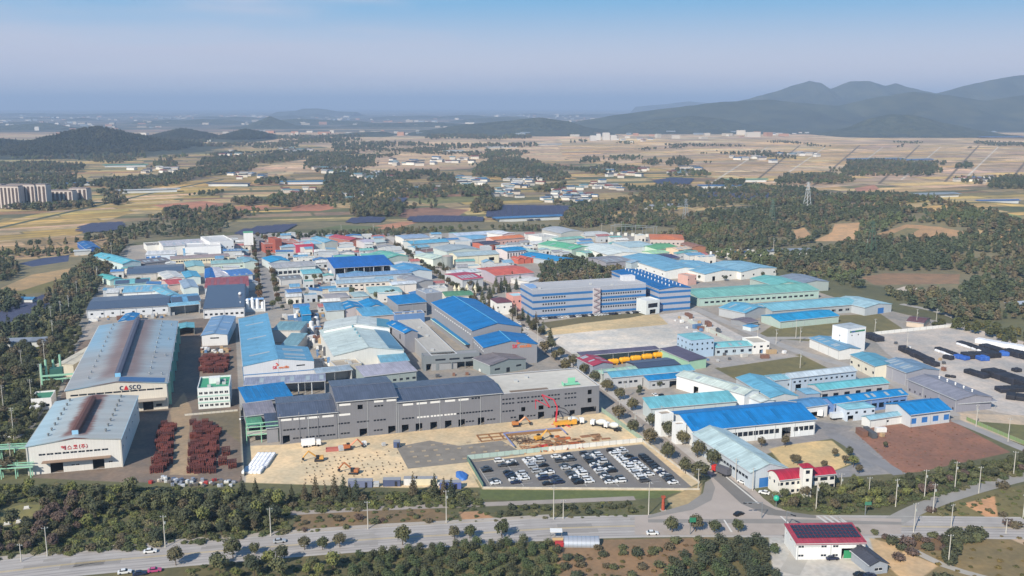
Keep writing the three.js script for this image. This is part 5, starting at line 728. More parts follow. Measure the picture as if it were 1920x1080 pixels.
// ---------------------------------------------------------------- the many small sheds that fill the northern rows
{
  seed(151); const zone = W([[238, 472], [480, 448], [740, 446], [1000, 442], [1205, 452], [1330, 488], [1300, 512], [1180, 470], [1010, 500], [860, 545], [700, 600], [520, 606], [340, 590], [170, 590]]), roads = [[PT(1012, 640), PT(745, 455)], [PT(506, 580), PT(485, 440)]], found = [];
  const inZone = (x, z) => { let c = false; for (let i = 0, j = zone.length - 1; i < zone.length; j = i++) if ((zone[i][1] > z) !== (zone[j][1] > z) && x < (zone[j][0] - zone[i][0]) * (z - zone[i][1]) / (zone[j][1] - zone[i][1]) + zone[i][0]) c = !c; return c; };
  for (let i = 0; i < 9000 && found.length < 120; i++) {
    const x = rr(-340, 230), z = rr(-1010, -610), w = rr(7, 17), d = rr(6, 11); if (!inZone(x, z)) continue;
    const clear = (q) => { const dx = x - q[0], dz = z - q[1], a = q[4], lx = Math.abs(dx * Math.cos(a) - dz * Math.sin(a)), lz = Math.abs(dx * Math.sin(a) + dz * Math.cos(a)); return lx > (q[2] + w) / 2 + 1.6 || lz > (q[3] + d) / 2 + 1.6; };
    if (!plots.every(clear)) continue; if (roads.some(([a, b]) => { const L = a.distanceTo(b), ux = (b.x - a.x) / L, uz = (b.z - a.z) / L; return Math.abs((x - a.x) * uz - (z - a.z) * ux) < 9 + Math.max(w, d) / 2; })) continue;
    plots.push([x, z, w, d, 0.29]); found.push([x, z, w, d]);
  }
  found.sort((a, b) => a[0] / -a[1] - b[0] / -b[1]);
  const tally = {}; for (const [x, z, w, d] of found) { const [cn, hex] = pick([['sky blue', '#6aa9cc'], ['pale aqua', '#a9cfd4'], ['white', '#d9dad8'], ['teal', '#6fb9b6'], ['blue', '#3f86c2'], ['grey', '#a2a2a6'], ['sky blue', '#84b9d4'], ['rose', '#b9726c'], ['white', '#e2e2de']]), n = tally[cn] = (tally[cn] ?? 0) + 1, h = rr(3.6, 6.5), t = thing('small_shed', `small ${cn} roofed shed, ${ordinal(n)} of its colour from the left in the northern rows`, 'shed', x, 0, z, 0.29, 'small sheds of the northern rows'); shell(t, w, d, h, { roof: pick(['gable', 'gable', 'monoL', 'flat']), axis: pick(['x', 'z']), rise: rr(0.5, 1.5), parapet: 0.4, col: hex, wall: pick(['#d2d2d0', '#c2c6c8', '#dcd8d0', '#b6bcc2']), open: [['win', 'front', 0.3, 1.4, 1.4, 1.1], ['gap', 'front', 0.72, 0, 2.2, 2.6]] }); }
}
// ---------------------------------------------------------------- roads, pavements, markings
function ribbon(pts, width, y, side = 0) { // a strip along world points, side shifts it to the right of travel
  const c = new THREE.CatmullRomCurve3(pts.map((p) => new THREE.Vector3(p.x, 0, p.z)), false, 'centripetal'), L = c.getLength(), n = Math.max(2, Math.round(L / 6)), pos = [], uv = [], idx = [];
  for (let i = 0; i <= n; i++) { const p = c.getPointAt(i / n), t = c.getTangentAt(i / n), r = new THREE.Vector3(-t.z, 0, t.x); for (const s of [-1, 1]) { const q = p.clone().addScaledVector(r, side + s * width / 2); pos.push(q.x, y + terrain(q.x, q.z), q.z); uv.push(s * width / 2, i / n * L); } if (i < n) { const k = i * 2; idx.push(k, k + 1, k + 2, k + 1, k + 3, k + 2); } }
  const g = new THREE.BufferGeometry(); g.setAttribute('position', new THREE.Float32BufferAttribute(pos, 3)); g.setAttribute('uv', new THREE.Float32BufferAttribute(uv, 2)); g.setIndex(idx); g.computeVertexNormals();
  if (g.attributes.normal.getY(0) < 0) { g.setIndex(idx.map((_, i) => idx[i - (i % 3) + 2 - (i % 3)])); g.computeVertexNormals(); }
  return g;
}
function kerbed(pts, width, side, y, hgt) { const top = ribbon(pts, width, y + hgt, side).toNonIndexed(), l = ribbon(pts, 0.3, y + hgt - 0.005, side - width / 2 - 0.15).toNonIndexed(); const wallStrip = (s) => { const c = new THREE.CatmullRomCurve3(pts.map((p) => new THREE.Vector3(p.x, 0, p.z)), false, 'centripetal'), n = 40, pos = [], uv = [], idx = []; for (let i = 0; i <= n; i++) { const p = c.getPointAt(i / n), t = c.getTangentAt(i / n), q = p.clone().addScaledVector(new THREE.Vector3(-t.z, 0, t.x), s); pos.push(q.x, y - 0.05, q.z, q.x, y + hgt, q.z); uv.push(i, 0, i, 0.3); if (i < n) { const k = i * 2; idx.push(k, k + 2, k + 1, k + 1, k + 2, k + 3); } } const g = new THREE.BufferGeometry(); g.setAttribute('position', new THREE.Float32BufferAttribute(pos, 3)); g.setAttribute('uv', new THREE.Float32BufferAttribute(uv, 2)); g.setIndex(idx); g.computeVertexNormals(); return g.toNonIndexed(); }; return merge([top, wallStrip(side - width / 2), wallStrip(side + width / 2)]); }
function dashes(pts, w, len, gap, y, side = 0) {
  const c = new THREE.CatmullRomCurve3(pts.map((p) => new THREE.Vector3(p.x, 0, p.z)), false, 'centripetal'), L = c.getLength(), out = [];
  for (let s = 1; s + len < L; s += len + gap) { const p = c.getPointAt((s + len / 2) / L), t = c.getTangentAt((s + len / 2) / L), q = p.clone().addScaledVector(new THREE.Vector3(-t.z, 0, t.x), side); out.push(new THREE.PlaneGeometry(w, len).rotateX(-Math.PI / 2).rotateY(Math.atan2(t.x, t.z)).translate(q.x, y + terrain(q.x, q.z), q.z)); }
  return merge(out);
}
function marking(geo, hex, parent) { const o = part('lane_marking', geo, M(hex, { map: asphaltTex, roughness: 0.8 }), parent); o.userData.kind = 'stuff'; return o; }
function sheet(pts, y, world = false) { const w = world ? pts : pts.map(([a, b]) => { const p = PT(a, b); return [p.x, p.z]; }); const g = new THREE.ShapeGeometry(new THREE.Shape(w.map(([x, z]) => new THREE.Vector2(x, -z)))).rotateX(-Math.PI / 2).translate(0, y, 0); return g; }
const px = (list) => list.map(([a, b]) => PT(a, b));

const frontPts = px([[-260, 1102], [-60, 1080], [140, 1057], [320, 1041], [500, 1026], [700, 1011], [880, 1001], [1040, 991], [1215, 986], [1400, 986], [1660, 987], [1920, 990], [2200, 992]]);
const front = structure('road', ribbon(frontPts, 17.5, 0.03), asphaltM('#b3aeaa'));
marking(ribbon(frontPts, 0.25, 0.05, 0.3), '#c9b27a', front); marking(ribbon(frontPts, 0.25, 0.05, -0.3), '#c9b27a', front);
for (const s of [-4.2, 4.2]) marking(dashes(frontPts, 0.18, 5, 8, 0.05, s), '#d8d6d0', front);
for (const s of [-8.2, 8.2]) marking(ribbon(frontPts, 0.18, 0.05, s), '#cfcdc6', front);
for (const s of [-6.9, -5.2, -2.6, -1.1, 1.4, 2.9, 5.3, 6.8]) { const o = part('wheel_track', ribbon(frontPts, 0.75, 0.042, s), asphaltM(s > 0 ? '#a39e9b' : '#a8a39f'), front); o.userData.kind = 'stuff'; }
seed(15); for (let i = 0; i < 16; i++) { const u = rr(0.08, 0.9), a = Math.floor(u * (frontPts.length - 2)), p0 = frontPts[a], p1 = frontPts[a + 1], f = rnd(); part('tarmac_patch', new THREE.PlaneGeometry(rr(3, 14), rr(1.5, 3.6)).rotateX(-Math.PI / 2).rotateY(Math.atan2(-(p1.z - p0.z), p1.x - p0.x)).translate(lerp(p0.x, p1.x, f), 0.046, lerp(p0.z, p1.z, f) + rr(-6, 6)), asphaltM(pick(['#9f9b97', '#a5a09b', '#aaa59f'])), front); }
structure('pavement', kerbed(frontPts.slice(0, 8), 2.2, -10, 0.02, 0.12), asphaltM('#b4aca2'));

const streetPts = px([[1352, 888], [1240, 800], [1123, 715], [1012, 640], [880, 547], [745, 455], [722, 438]]);
const street = structure('street', ribbon(streetPts, 8.4, 0.03), asphaltM('#bfb9b2'));
marking(dashes(streetPts, 0.18, 3, 5, 0.05), '#d9cfa8', street);
structure('pavement', kerbed(streetPts, 3.0, -5.8, 0.02, 0.13), asphaltM('#9f958b'));
structure('pavement', kerbed(streetPts, 3.0, 5.8, 0.02, 0.13), asphaltM('#a0968b'));

const junction = structure('road_junction', sheet([[1326, 884], [1333, 898], [1322, 922], [1296, 943], [1240, 962], [1190, 969], [1190, 1003], [1480, 1003], [1690, 1001], [1690, 973], [1560, 970], [1490, 962], [1452, 950], [1432, 935], [1415, 918], [1378, 884], [1352, 872]], 0.06), asphaltM('#b4a9a0'));
const dark = (p, hex = '#76757a') => part('tarmac_patch', sheet(p, 0.075), asphaltM(hex), junction);
dark([[1333, 892], [1352, 884], [1404, 924], [1420, 940], [1455, 956], [1530, 967], [1530, 972], [1440, 966], [1390, 945]], '#807d79'); dark([[1322, 905], [1333, 898], [1341, 915], [1334, 938], [1300, 956], [1215, 972], [1215, 967], [1290, 945], [1318, 925]], '#94908b'); dark([[1215, 974], [1470, 973], [1690, 979], [1690, 984], [1215, 980]], '#928e89');
marking(sheet([[1358, 893], [1360, 892], [1424, 944], [1421, 945]], 0.09), '#d8d6d0', junction); marking(merge([0, 1, 2, 3].map((i) => sheet([[1530 + i * 12, 968], [1535 + i * 12, 968], [1563 + i * 12, 986], [1556 + i * 12, 986]], 0.09))), '#cfcdc8', junction); marking(sheet([[1462, 968], [1465, 968], [1483, 984], [1479, 984]], 0.09), '#dcdad4', junction); marking(sheet([[1356, 975], [1359, 975], [1374, 998], [1370, 998]], 0.09), '#dcdad4', junction); marking(sheet([[1568, 968], [1571, 968], [1586, 982], [1582, 982]], 0.09), '#dcdad4', junction);
const side = px([[1668, 982], [1705, 962], [1750, 943], [1830, 917], [1925, 893], [2050, 866]]);
structure('road', ribbon(side, 6.5, 0.045), asphaltM('#9b9893'));
structure('lane', ribbon(px([[1556, 812], [1590, 832], [1640, 862], [1688, 890]]), 6, 0.03), asphaltM('#8b8a8c'));
structure('lane', ribbon(px([[1790, 788], [1840, 808], [1920, 842], [2020, 880]]), 5.5, 0.03), asphaltM('#a09d9c'));
structure('lane', ribbon(px([[1300, 577], [1400, 620], [1500, 660], [1640, 702], [1790, 780]]), 7, 0.03), asphaltM('#a9a6a3'));
structure('lane', ribbon(px([[1420, 634], [1560, 632], [1700, 618], [1800, 604], [1760, 585], [1690, 570]]), 6, 0.035), asphaltM('#aaa7a2'));
structure('street', ribbon(px([[506, 580], [500, 540], [492, 490], [485, 440]]), 9, 0.03), asphaltM('#8f8c8a'));
structure('lane', ribbon(px([[20, 850], [90, 740], [150, 620], [190, 540], [238, 462]]), 5, 0.03), asphaltM('#8d887e'));
structure('lane', ribbon(px([[1480, 1000], [1500, 1030], [1480, 1075]]), 6, 0.03), asphaltM('#b9b4aa'));
structure('path', ribbon(px([[1705, 1028], [1740, 1046], [1780, 1064], [1850, 1084]]), 3, 0.03), asphaltM('#b2aca2'));
structure('path', ribbon(px([[548, 962], [700, 954], [850, 948], [1000, 942], [1190, 934]]), 3.4, 0.03), asphaltM('#a59c94'));

// car park
const lotPx = [[878, 867], [1204, 833], [1297, 913], [1284, 916], [907, 914]];
const lot = structure('car_park', sheet(lotPx, 0.04), asphaltM('#7d7a77'));
function fence(name, label, cat, a, b, h, step, m, group, postM = steelM, cap) { // panels between posts
  const A = PT(...a), B = PT(...b), L = A.distanceTo(B), n = Math.max(1, Math.round(L / step)), t = thing(name, label, cat, A.x, A.y, A.z, Math.atan2(-(B.z - A.z), B.x - A.x), group), w = L / n, pg = on(w - 0.12, h, 0.08, w / 2, 0.05, 0), qg = on(0.12, h + 0.15, 0.14);
  for (let i = 0; i < n; i++) { const o = part('panel', pg, Array.isArray(m) ? m[i % m.length] : m, t); o.position.x = i * w; const q = part('post', qg, postM, t); q.position.x = i * w; }
  return t;
}
fence('hoarding', 'pale green site hoarding along the west part of the car park rear', 'fence', [876, 862], [1028, 846], 1.9, 3, [M('#a9bdb6'), M('#a2b7b0')]);
fence('hoarding', 'white site hoarding along the east part of the car park rear', 'fence', [1028, 846], [1205, 829], 1.9, 3, [M('#d6d6d2'), M('#cfcfcc')]);
fence('hoarding', 'dark green fence on the west side of the car park', 'fence', [876, 863], [906, 915], 1.8, 3, M('#5f7f72'));
fence('low_wall', 'low white wall along the front of the car park', 'wall', [906, 916], [1312, 919], 0.7, 2.4, [M('#b9b3a8'), M('#b0aa9f')], undefined, M('#b5afa6'));
fence('low_wall', 'white retaining wall between car park and street pavement', 'wall', [1206, 829], [1312, 907], 0.9, 3, [M('#bdb8ae'), M('#b4afa5')], undefined, M('#b5afa6'));
fence('hoarding', 'tall dark green boundary fence between scrap yard and building site', 'fence', [451, 770], [458, 893], 3, 4, [M('#4d6257'), M('#465a50')]);
fence('hoarding', 'green fence east of the grey factory beside the street', 'fence', [1128, 772], [1206, 829], 2.0, 3, M('#90a596'));
fence('hoarding', 'pale fence around the empty concrete yard', 'fence', [1290, 604], [1394, 652], 2.2, 5, M('#b3bab4'));
fence('low_wall', 'white wall along the far side of the stack yard', 'wall', [1640, 628], [1806, 611], 2.0, 5, M('#d9d8d4'));
fence('low_wall', 'green fence along the lane beside the stack yard', 'fence', [1812, 788], [1925, 836], 1.6, 3, M('#7a8f62'));
fence('low_wall', 'white stone fence in front of the white office block', 'fence', [346, 780], [446, 771], 0.9, 2, M('#c2bdb2'));

// building site slab with its joints and stubs
{
  const slab = structure('concrete_slab', sheet([[743, 838], [806, 826], [860, 836], [940, 826], [985, 852], [885, 866], [765, 879]], 0.05), groundM('#8b857c'));
  seed(5); const stub = on(1.6, 0.25, 1.0), pm = groundM('#b8a890');
  for (let i = 0; i < 9; i++) for (let j = 0; j < 4; j++) { const p = P(768 + i * 22 + j * 5, 838 - i * 1.6 + j * 9.5); if (rnd() < 0.75) { const o = part('footing', stub, pm, slab); o.position.set(p.x, 0.05, p.z); o.rotation.y = 0.28 + rr(-0.2, 0.2); } }
  const pile = cyl(0.2, 0.2, 0.5, 8), dm = M('#6a5a4a');
  for (let i = 0; i < 17; i++) for (let j = 0; j < 7; j++) { const p = P(556 + i * 11.5 + j * 3 + rr(-3, 3), 868 - i * 1.5 + j * 6.4 + rr(-1.5, 1.5)); if (rnd() < 0.62) { const t = shadows(new THREE.Mesh(pile, dm)); t.name = 'pile_head'; t.position.set(p.x, 0, p.z); slab.add(t); } }
}
// ---------------------------------------------------------------- trees, shrubs, woodland
function leafCloud(lobes, n, size, s, up = 0.25) {   // leaf faces spread through the outer shell of several lobes
  seed(s); const pos = [], nor = [], col = [], vol = lobes.map((l) => l[3] * l[3] * l[4]), tot = vol.reduce((a, b) => a + b);
  for (let i = 0; i < n; i++) {
    let k = rnd() * tot, j = 0; while (k > vol[j]) k -= vol[j++]; const [cx, cy, cz, r, ry] = lobes[j];
    const a = rnd() * 6.283, u = rr(-0.75, 1), q = Math.sqrt(1 - u * u), d = Math.pow(rnd(), 0.35), nx = q * Math.cos(a), ny = u, nz = q * Math.sin(a);
    const c = new THREE.Vector3(cx + nx * r * d, cy + ny * ry * d, cz + nz * r * d), N = new THREE.Vector3(nx + rr(-0.7, 0.7), ny + up + rr(-0.5, 0.5), nz + rr(-0.7, 0.7)).normalize();
    const T = new THREE.Vector3(rr(-1, 1), rr(-1, 1), rr(-1, 1)).cross(N).normalize(), B = N.clone().cross(T), w = size * rr(0.6, 1.25), h = w * rr(0.6, 1);
    const v = [[-w, -h * 0.3], [0, -h], [w, 0.2 * h], [0.1 * w, h]].map(([x, y]) => c.clone().addScaledVector(T, x / 2).addScaledVector(B, y / 2)), t = rr(0.76, 1.2), wm = rr(0.92, 1.08);
    for (const m of [0, 1, 2, 0, 2, 3]) { pos.push(v[m].x, v[m].y, v[m].z); nor.push(N.x, N.y, N.z); col.push(t * wm, t, t / wm); }
  }
  const g = new THREE.BufferGeometry(); g.setAttribute('position', new THREE.Float32BufferAttribute(pos, 3)); g.setAttribute('normal', new THREE.Float32BufferAttribute(nor, 3)); g.setAttribute('color', new THREE.Float32BufferAttribute(col, 3)); return g;
}
const leafMats = {};
const leafM = (hex) => leafMats[hex] ??= new THREE.MeshStandardMaterial({ color: new THREE.Color(hex), vertexColors: true, roughness: 0.9, side: THREE.DoubleSide });
const barkM = M('#5a4c3e', { roughness: 0.95 });
function roundLobes(s, h, r) { seed(s); const o = [[0, h * 0.6, 0, r * 0.72, h * 0.34]]; const n = 7; for (let i = 0; i < n; i++) { const a = i / n * 6.283 + rr(-0.4, 0.4), e = rr(0.35, 0.62); o.push([Math.cos(a) * r * e, h * rr(0.42, 0.8), Math.sin(a) * r * e, r * rr(0.34, 0.52), h * rr(0.13, 0.22)]); } return o; }
function coneLobes(s, h, r) { seed(s); const o = []; for (let i = 0; i < 9; i++) { const t = i / 8; o.push([rr(-0.15, 0.15), h * (0.14 + 0.82 * t), rr(-0.15, 0.15), r * (1 - t * 0.86), h * 0.11]); } return o; }
function domeLobes(s, h, r) { seed(s); const o = [[0, h * 0.42, 0, r * 0.7, h * 0.5]]; for (let i = 0; i < 5; i++) { const a = i * 1.256 + rr(-0.4, 0.4); o.push([Math.cos(a) * r * 0.5, h * rr(0.3, 0.5), Math.sin(a) * r * 0.5, r * 0.5, h * 0.38]); } return o; }
function trunkGeo(h, r, limbs = 4, s = 1) { seed(s); const g = [cyl(r * 0.5, r, h * 0.62, 7)]; for (let i = 0; i < limbs; i++) { const a = i / limbs * 6.283 + rr(-0.3, 0.3), y = h * rr(0.3, 0.5); g.push(new THREE.CylinderGeometry(r * 0.15, r * 0.34, h * 0.34, 5).translate(0, h * 0.17, 0).rotateZ(0.75).rotateY(a).translate(0, y, 0)); } return merge(g); }
const KINDS = {};
function kind(key, stem, category, crowns, trunk) { KINDS[key] = { stem, category, crowns, trunk }; }
kind('round', 'broadleaf_tree', 'tree', [1, 2, 3].map((s) => leafCloud(roundLobes(s * 11, 8, 3.3), 620, 0.85, s)), trunkGeo(8, 0.2, 4, 2));
kind('orchard', 'fruit_tree', 'tree', [14, 15].map((s) => leafCloud(domeLobes(s * 3, 7, 3.6), 460, 0.9, s)), trunkGeo(6, 0.2, 4, 4));
kind('street', 'street_tree', 'tree', [4, 5, 24].map((s) => leafCloud(roundLobes(s * 13, 7.6, 3.5).map(([x, y, z, r, q]) => [x, y * 0.9, z, r, q * 1.15]), 760, 0.8, s)), trunkGeo(7, 0.18, 4, 3));
kind('conifer', 'conifer_tree', 'tree', [6, 7].map((s) => leafCloud(coneLobes(s * 7, 10, 2.5), 620, 0.72, s, 0)), cyl(0.08, 0.22, 9, 7));
kind('shrub', 'shrub', 'shrub', [8, 9].map((s) => leafCloud(domeLobes(s * 5, 2.4, 2.0), 320, 0.6, s)), trunkGeo(1.6, 0.09, 3, 5));
const treeLog = [];
function tree(key, p, hex, s, label, group, v) {
  const k = KINDS[key], t = thing(k.stem, label, k.category, p.x, p.y ?? 0, p.z, rr(0, 6.28), group);
  t.scale.set(s * rr(0.9, 1.1), s * rr(0.88, 1.12), s * rr(0.9, 1.1));
  part('crown', k.crowns[v ?? Math.floor(rnd() * k.crowns.length)], leafM(hex), t); part('trunk', k.trunk, barkM, t); return t;
}
function inPoly(x, z, w) { let c = false; for (let i = 0, j = w.length - 1; i < w.length; j = i++) if ((w[i][1] > z) !== (w[j][1] > z) && x < (w[j][0] - w[i][0]) * (z - w[i][1]) / (w[j][1] - w[i][1]) + w[i][0]) c = !c; return c; }
function scatter(poly, step, jitter = 0.8, holes = []) {
  const w = W(poly), hs = holes.map(W), xs = w.map((p) => p[0]), zs = w.map((p) => p[1]), out = [];
  for (let z = Math.min(...zs); z <= Math.max(...zs); z += step) for (let x = Math.min(...xs); x <= Math.max(...xs); x += step) { const a = x + rr(-0.5, 0.5) * step * jitter, b = z + rr(-0.5, 0.5) * step * jitter; if (inPoly(a, b, w) && !hs.some((q) => inPoly(a, b, q))) out.push(new THREE.Vector3(a, terrain(a, b), b)); }
  return out;
}
const HUE = { 'dark green': '#474b35', 'mid green': '#565a3c', olive: '#5c5f40', 'yellow green': '#6c703e', 'russet brown': '#5c4d46', 'deep green': '#3f4735', 'leaf green': '#495637', bronze: '#5c5440' };
// a group of individual trees: hues by weight; labels carry hue, size and ordinal from the left
function grove(name, key, pts, hues, smin, smax, where) {
  const list = pts.map((p) => ({ p, hue: pick(hues), s: rr(smin, smax) })), by = {};
  list.sort((a, b) => a.p.x / -a.p.z - b.p.x / -b.p.z);
  for (const o of list) { const n = (by[o.hue] = (by[o.hue] ?? 0) + 1), noun = key === 'conifer' ? 'conifer' : key === 'shrub' ? 'shrub' : 'tree'; tree(key, o.p, HUE[o.hue], o.s, `${o.hue} ${noun}, ${n < 100 ? ordinal(n) + ' from the left' : 'far right'} of its colour, ${where}`, name); }
}
function thicket(pts, hues, smin, smax) { // crowns that close into one mass
  const k = KINDS.round, split = k.crowns.map(() => []); for (const p of pts) pick(split).push(p);
  split.forEach((list, i) => { if (!list.length) return; const im = new THREE.InstancedMesh(k.crowns[i], massMatN, list.length), m = new THREE.Matrix4(), q = new THREE.Quaternion(), Y = new THREE.Vector3(0, 1, 0); list.forEach((p, j) => { const s = rr(smin, smax); m.compose(new THREE.Vector3(p.x, p.y - 0.6 * s, p.z), q.setFromAxisAngle(Y, rnd() * 6.28), new THREE.Vector3(s * rr(0.9, 1.1), s * rr(0.85, 1.15), s)); im.setMatrixAt(j, m); im.setColorAt(j, new THREE.Color(HUE[pick(hues)]).multiplyScalar(rr(0.85, 1.15))); }); im.name = numbered('thicket'); im.userData = { kind: 'stuff', label: 'close thicket of mixed trees', category: 'thicket' }; shadows(im); scene.add(im); });
}
const massMatN = new THREE.MeshStandardMaterial({ color: 0xffffff, vertexColors: true, roughness: 0.9, side: THREE.DoubleSide });
// main street trees
seed(41);
const at = (list) => list.map(([a, b]) => PT(a, b));
const eastRow = at([[1075, 688], [1095, 703], [1115, 717], [1138, 735], [1161, 750], [1185, 770], [1223, 801], [1254, 820], [1280, 834], [1308, 858], [1336, 878], [1052, 671], [1034, 658]].sort((a, b) => a[0] - b[0]));
eastRow.forEach((p, i) => tree('street', p, pick(['#5f5a3e', '#58553a', '#505238']), rr(0.92, 1.15), `olive brown street tree, ${ordinal(i + 1)} from the far end of the east pavement row`, 'main street trees'));
const westRow = at([[1160, 787], [1187, 812], [1219, 836], [1251, 862], [1285, 888], [1311, 902], [1060, 698], [1040, 676], [1022, 664]].sort((a, b) => a[0] - b[0]));
westRow.forEach((p, i) => tree('street', p, pick(['#62583e', '#5c553a', '#525238']), i === 8 ? 1.3 : rr(0.9, 1.12), `olive brown street tree, ${ordinal(i + 1)} from the far end of the west pavement row`, 'main street trees'));
{ const A = PT(1000, 634), B = PT(750, 460), n = 30; for (let i = 0; i < n; i++) for (const sd of [-6.4, 6.4]) { const t = (i + 0.5) / n, p = new THREE.Vector3(lerp(A.x, B.x, t), 0, lerp(A.z, B.z, t)); p.x += sd; if (rnd() < 0.85) tree(rnd() < 0.3 ? 'conifer' : 'street', p, pick(['#4c4a30', '#424629', '#53482f']), rr(0.7, 0.95), `small street tree on the ${sd < 0 ? 'west' : 'east'} kerb of the far main street, ${ordinal(i + 1)} going away`, 'far main street trees'); } }
{ const A = PT(506, 575), B = PT(486, 450), n = 18; for (let i = 0; i < n; i++) for (const sd of [-6.5, 6.5]) { const t = (i + 0.5) / n, p = new THREE.Vector3(lerp(A.x, B.x, t) + sd, 0, lerp(A.z, B.z, t)); tree('street', p, pick(['#5a4a30', '#4c4a2c', '#664a30', '#3f4428']), rr(0.7, 1.05), `street tree on the ${sd < 0 ? 'west' : 'east'} kerb of the western street, ${ordinal(i + 1)} going away`, 'western street trees'); } }
// front road trees
at([[330, 1060], [437, 1047], [478, 1040], [571, 1031], [605, 1031], [637, 1026], [755, 1022], [852, 1011], [881, 1010], [941, 1009], [1260, 998], [1304, 997], [1340, 1001], [1384, 998]]).forEach((p, i) => tree('street', p, pick(['#4a5034', '#525438', '#5c5840']), [0.85, 0.95, 0.6, 0.72, 0.7, 0.72, 0.95, 0.62, 0.72, 0.8, 0.85, 0.85, 0.72, 0.7][i], `small verge tree on the near side of the front road, ${ordinal(i + 1)} from the left`, 'front road verge trees'));
// wood below the steel works
seed(42);
const lawn = [[-20, 995], [-5, 955], [40, 940], [85, 942], [80, 965], [36, 990]], scrub = [[110, 1040], [150, 1004], [190, 978], [260, 966], [335, 978], [350, 1012], [200, 1034]];
grove('wood below the steel works', 'round', scatter([[-60, 926], [60, 922], [250, 932], [450, 940], [545, 944], [520, 1000], [300, 1022], [150, 1034], [-60, 1050]], 4.7, 0.8, [lawn, scrub, [[-60, 1000], [30, 1000], [90, 958], [120, 936], [160, 945], [165, 980], [140, 1008], [110, 1034], [-60, 1052]]]), ['dark green', 'dark green', 'mid green', 'olive', 'deep green', 'bronze', 'yellow green'], 0.42, 1.0, 'steel works wood');
thicket(scatter([[-60, 1000], [30, 1000], [90, 958], [120, 936], [160, 945], [165, 980], [140, 1008], [110, 1034], [-60, 1052]], 4.6), ['russet brown', 'russet brown', 'bronze', 'dark green'], 0.5, 0.8);
grove('scrub slope by the front road', 'shrub', scatter(scrub, 4.2), ['olive', 'yellow green', 'mid green', 'bronze'], 0.7, 1.1, 'roadside scrub slope');
grove('conifers before the building site', 'conifer', at([[455, 935], [480, 930], [592, 934], [610, 936], [628, 934], [645, 937], [656, 936], [572, 940], [548, 945], [775, 930], [815, 932], [832, 930], [846, 934], [668, 938]]), ['dark green', 'deep green', 'bronze'], 0.62, 1.0, 'building site front');
grove('bushes on the lot verge', 'shrub', scatter([[560, 935], [760, 930], [900, 932], [905, 948], [700, 950], [545, 956]], 4.2), ['olive', 'yellow green', 'mid green', 'bronze', 'dark green'], 0.6, 1.1, 'building site verge');
grove('hedge before the road', 'shrub', scatter([[930, 952], [1180, 944], [1190, 962], [1000, 968], [940, 968]], 4.6), ['dark green', 'mid green', 'deep green'], 0.6, 1.0, 'path side hedge');
grove('verge bushes above the road', 'shrub', scatter([[560, 972], [760, 962], [850, 965], [840, 980], [620, 996], [500, 1006]], 6.5), ['bronze', 'olive', 'russet brown'], 0.6, 1.1, 'brown road verge');
// hedge wood east of the junction
thicket(scatter([[1448, 935], [1440, 918], [1500, 922], [1600, 915], [1690, 905], [1700, 935], [1660, 955], [1560, 960], [1480, 955]], 5.2), ['dark green', 'mid green', 'olive', 'bronze', 'yellow green'], 0.5, 0.75);
thicket(scatter([[1690, 905], [1760, 892], [1860, 868], [1960, 850], [1960, 872], [1860, 900], [1760, 925], [1700, 935]], 5.4), ['dark green', 'mid green', 'olive', 'russet brown'], 0.5, 0.8);
// bottom: orchard, bushes, dark mass
grove('orchard below the front road', 'orchard', scatter([[650, 1045], [760, 1030], [880, 1022], [1010, 1016], [1045, 1030], [1050, 1095], [640, 1095]], 3.7, 0.7), ['leaf green', 'dark green', 'leaf green', 'mid green'], 0.38, 0.56, 'bottom orchard');
grove('trees at the road bend', 'round', scatter([[380, 1062], [480, 1050], [640, 1045], [640, 1095], [360, 1095]], 6.5), ['dark green', 'olive', 'yellow green', 'deep green'], 0.55, 0.95, 'below road bend');
grove('scattered bushes in the brown field', 'shrub', scatter([[1050, 1035], [1150, 1018], [1320, 1014], [1300, 1050], [1250, 1095], [1060, 1095]], 6.2, 0.9), ['dark green', 'deep green', 'mid green', 'bronze'], 0.7, 1.15, 'brown bottom field');
grove('dark copse by the panel roofed works', 'orchard', scatter([[1265, 1050], [1330, 1022], [1420, 1018], [1455, 1035], [1462, 1095], [1230, 1095]], 4.0), ['deep green', 'leaf green', 'dark green'], 0.5, 0.72, 'dark bottom copse');
grove('ivy hedge in the south east', 'shrub', scatter([[1775, 1020], [1790, 1000], [1850, 1000], [1840, 1014], [1800, 1020], [1790, 1056], [1770, 1060]], 2.8), ['mid green', 'dark green'], 1.0, 1.5, 'south east hedge');
grove('bushes of the south east', 'shrub', at([[1660, 1010], [1672, 1020], [1690, 1030], [1685, 1050], [1700, 1022], [1720, 1012], [1736, 1018], [1750, 1008], [1765, 1014], [1770, 1032], [1740, 1030], [1710, 1040], [1605, 998], [1640, 1002], [1780, 1086], [1765, 1090], [1745, 960], [1782, 957], [1880, 968], [1890, 985], [1905, 990], [1880, 915]]), ['bronze', 'russet brown', 'dark green', 'olive'], 0.7, 1.5, 'south east corner');
grove('garden trees by the red roofed office', 'round', at([[1428, 838], [1488, 870], [1495, 872], [1472, 838], [1565, 858], [1592, 858], [1600, 876], [1585, 872], [1610, 888], [1545, 880], [1530, 905], [1560, 912], [1600, 905], [1660, 840], [1372, 890], [1390, 900]]), ['olive', 'yellow green', 'dark green', 'bronze'], 0.4, 0.7, 'around yellow lawn');
grove('yard trees of the cyan works', 'round', at([[1200, 735], [1235, 728], [1272, 722], [1300, 724], [1198, 742]]), ['deep green', 'dark green'], 0.45, 0.65, 'cyan works yard');
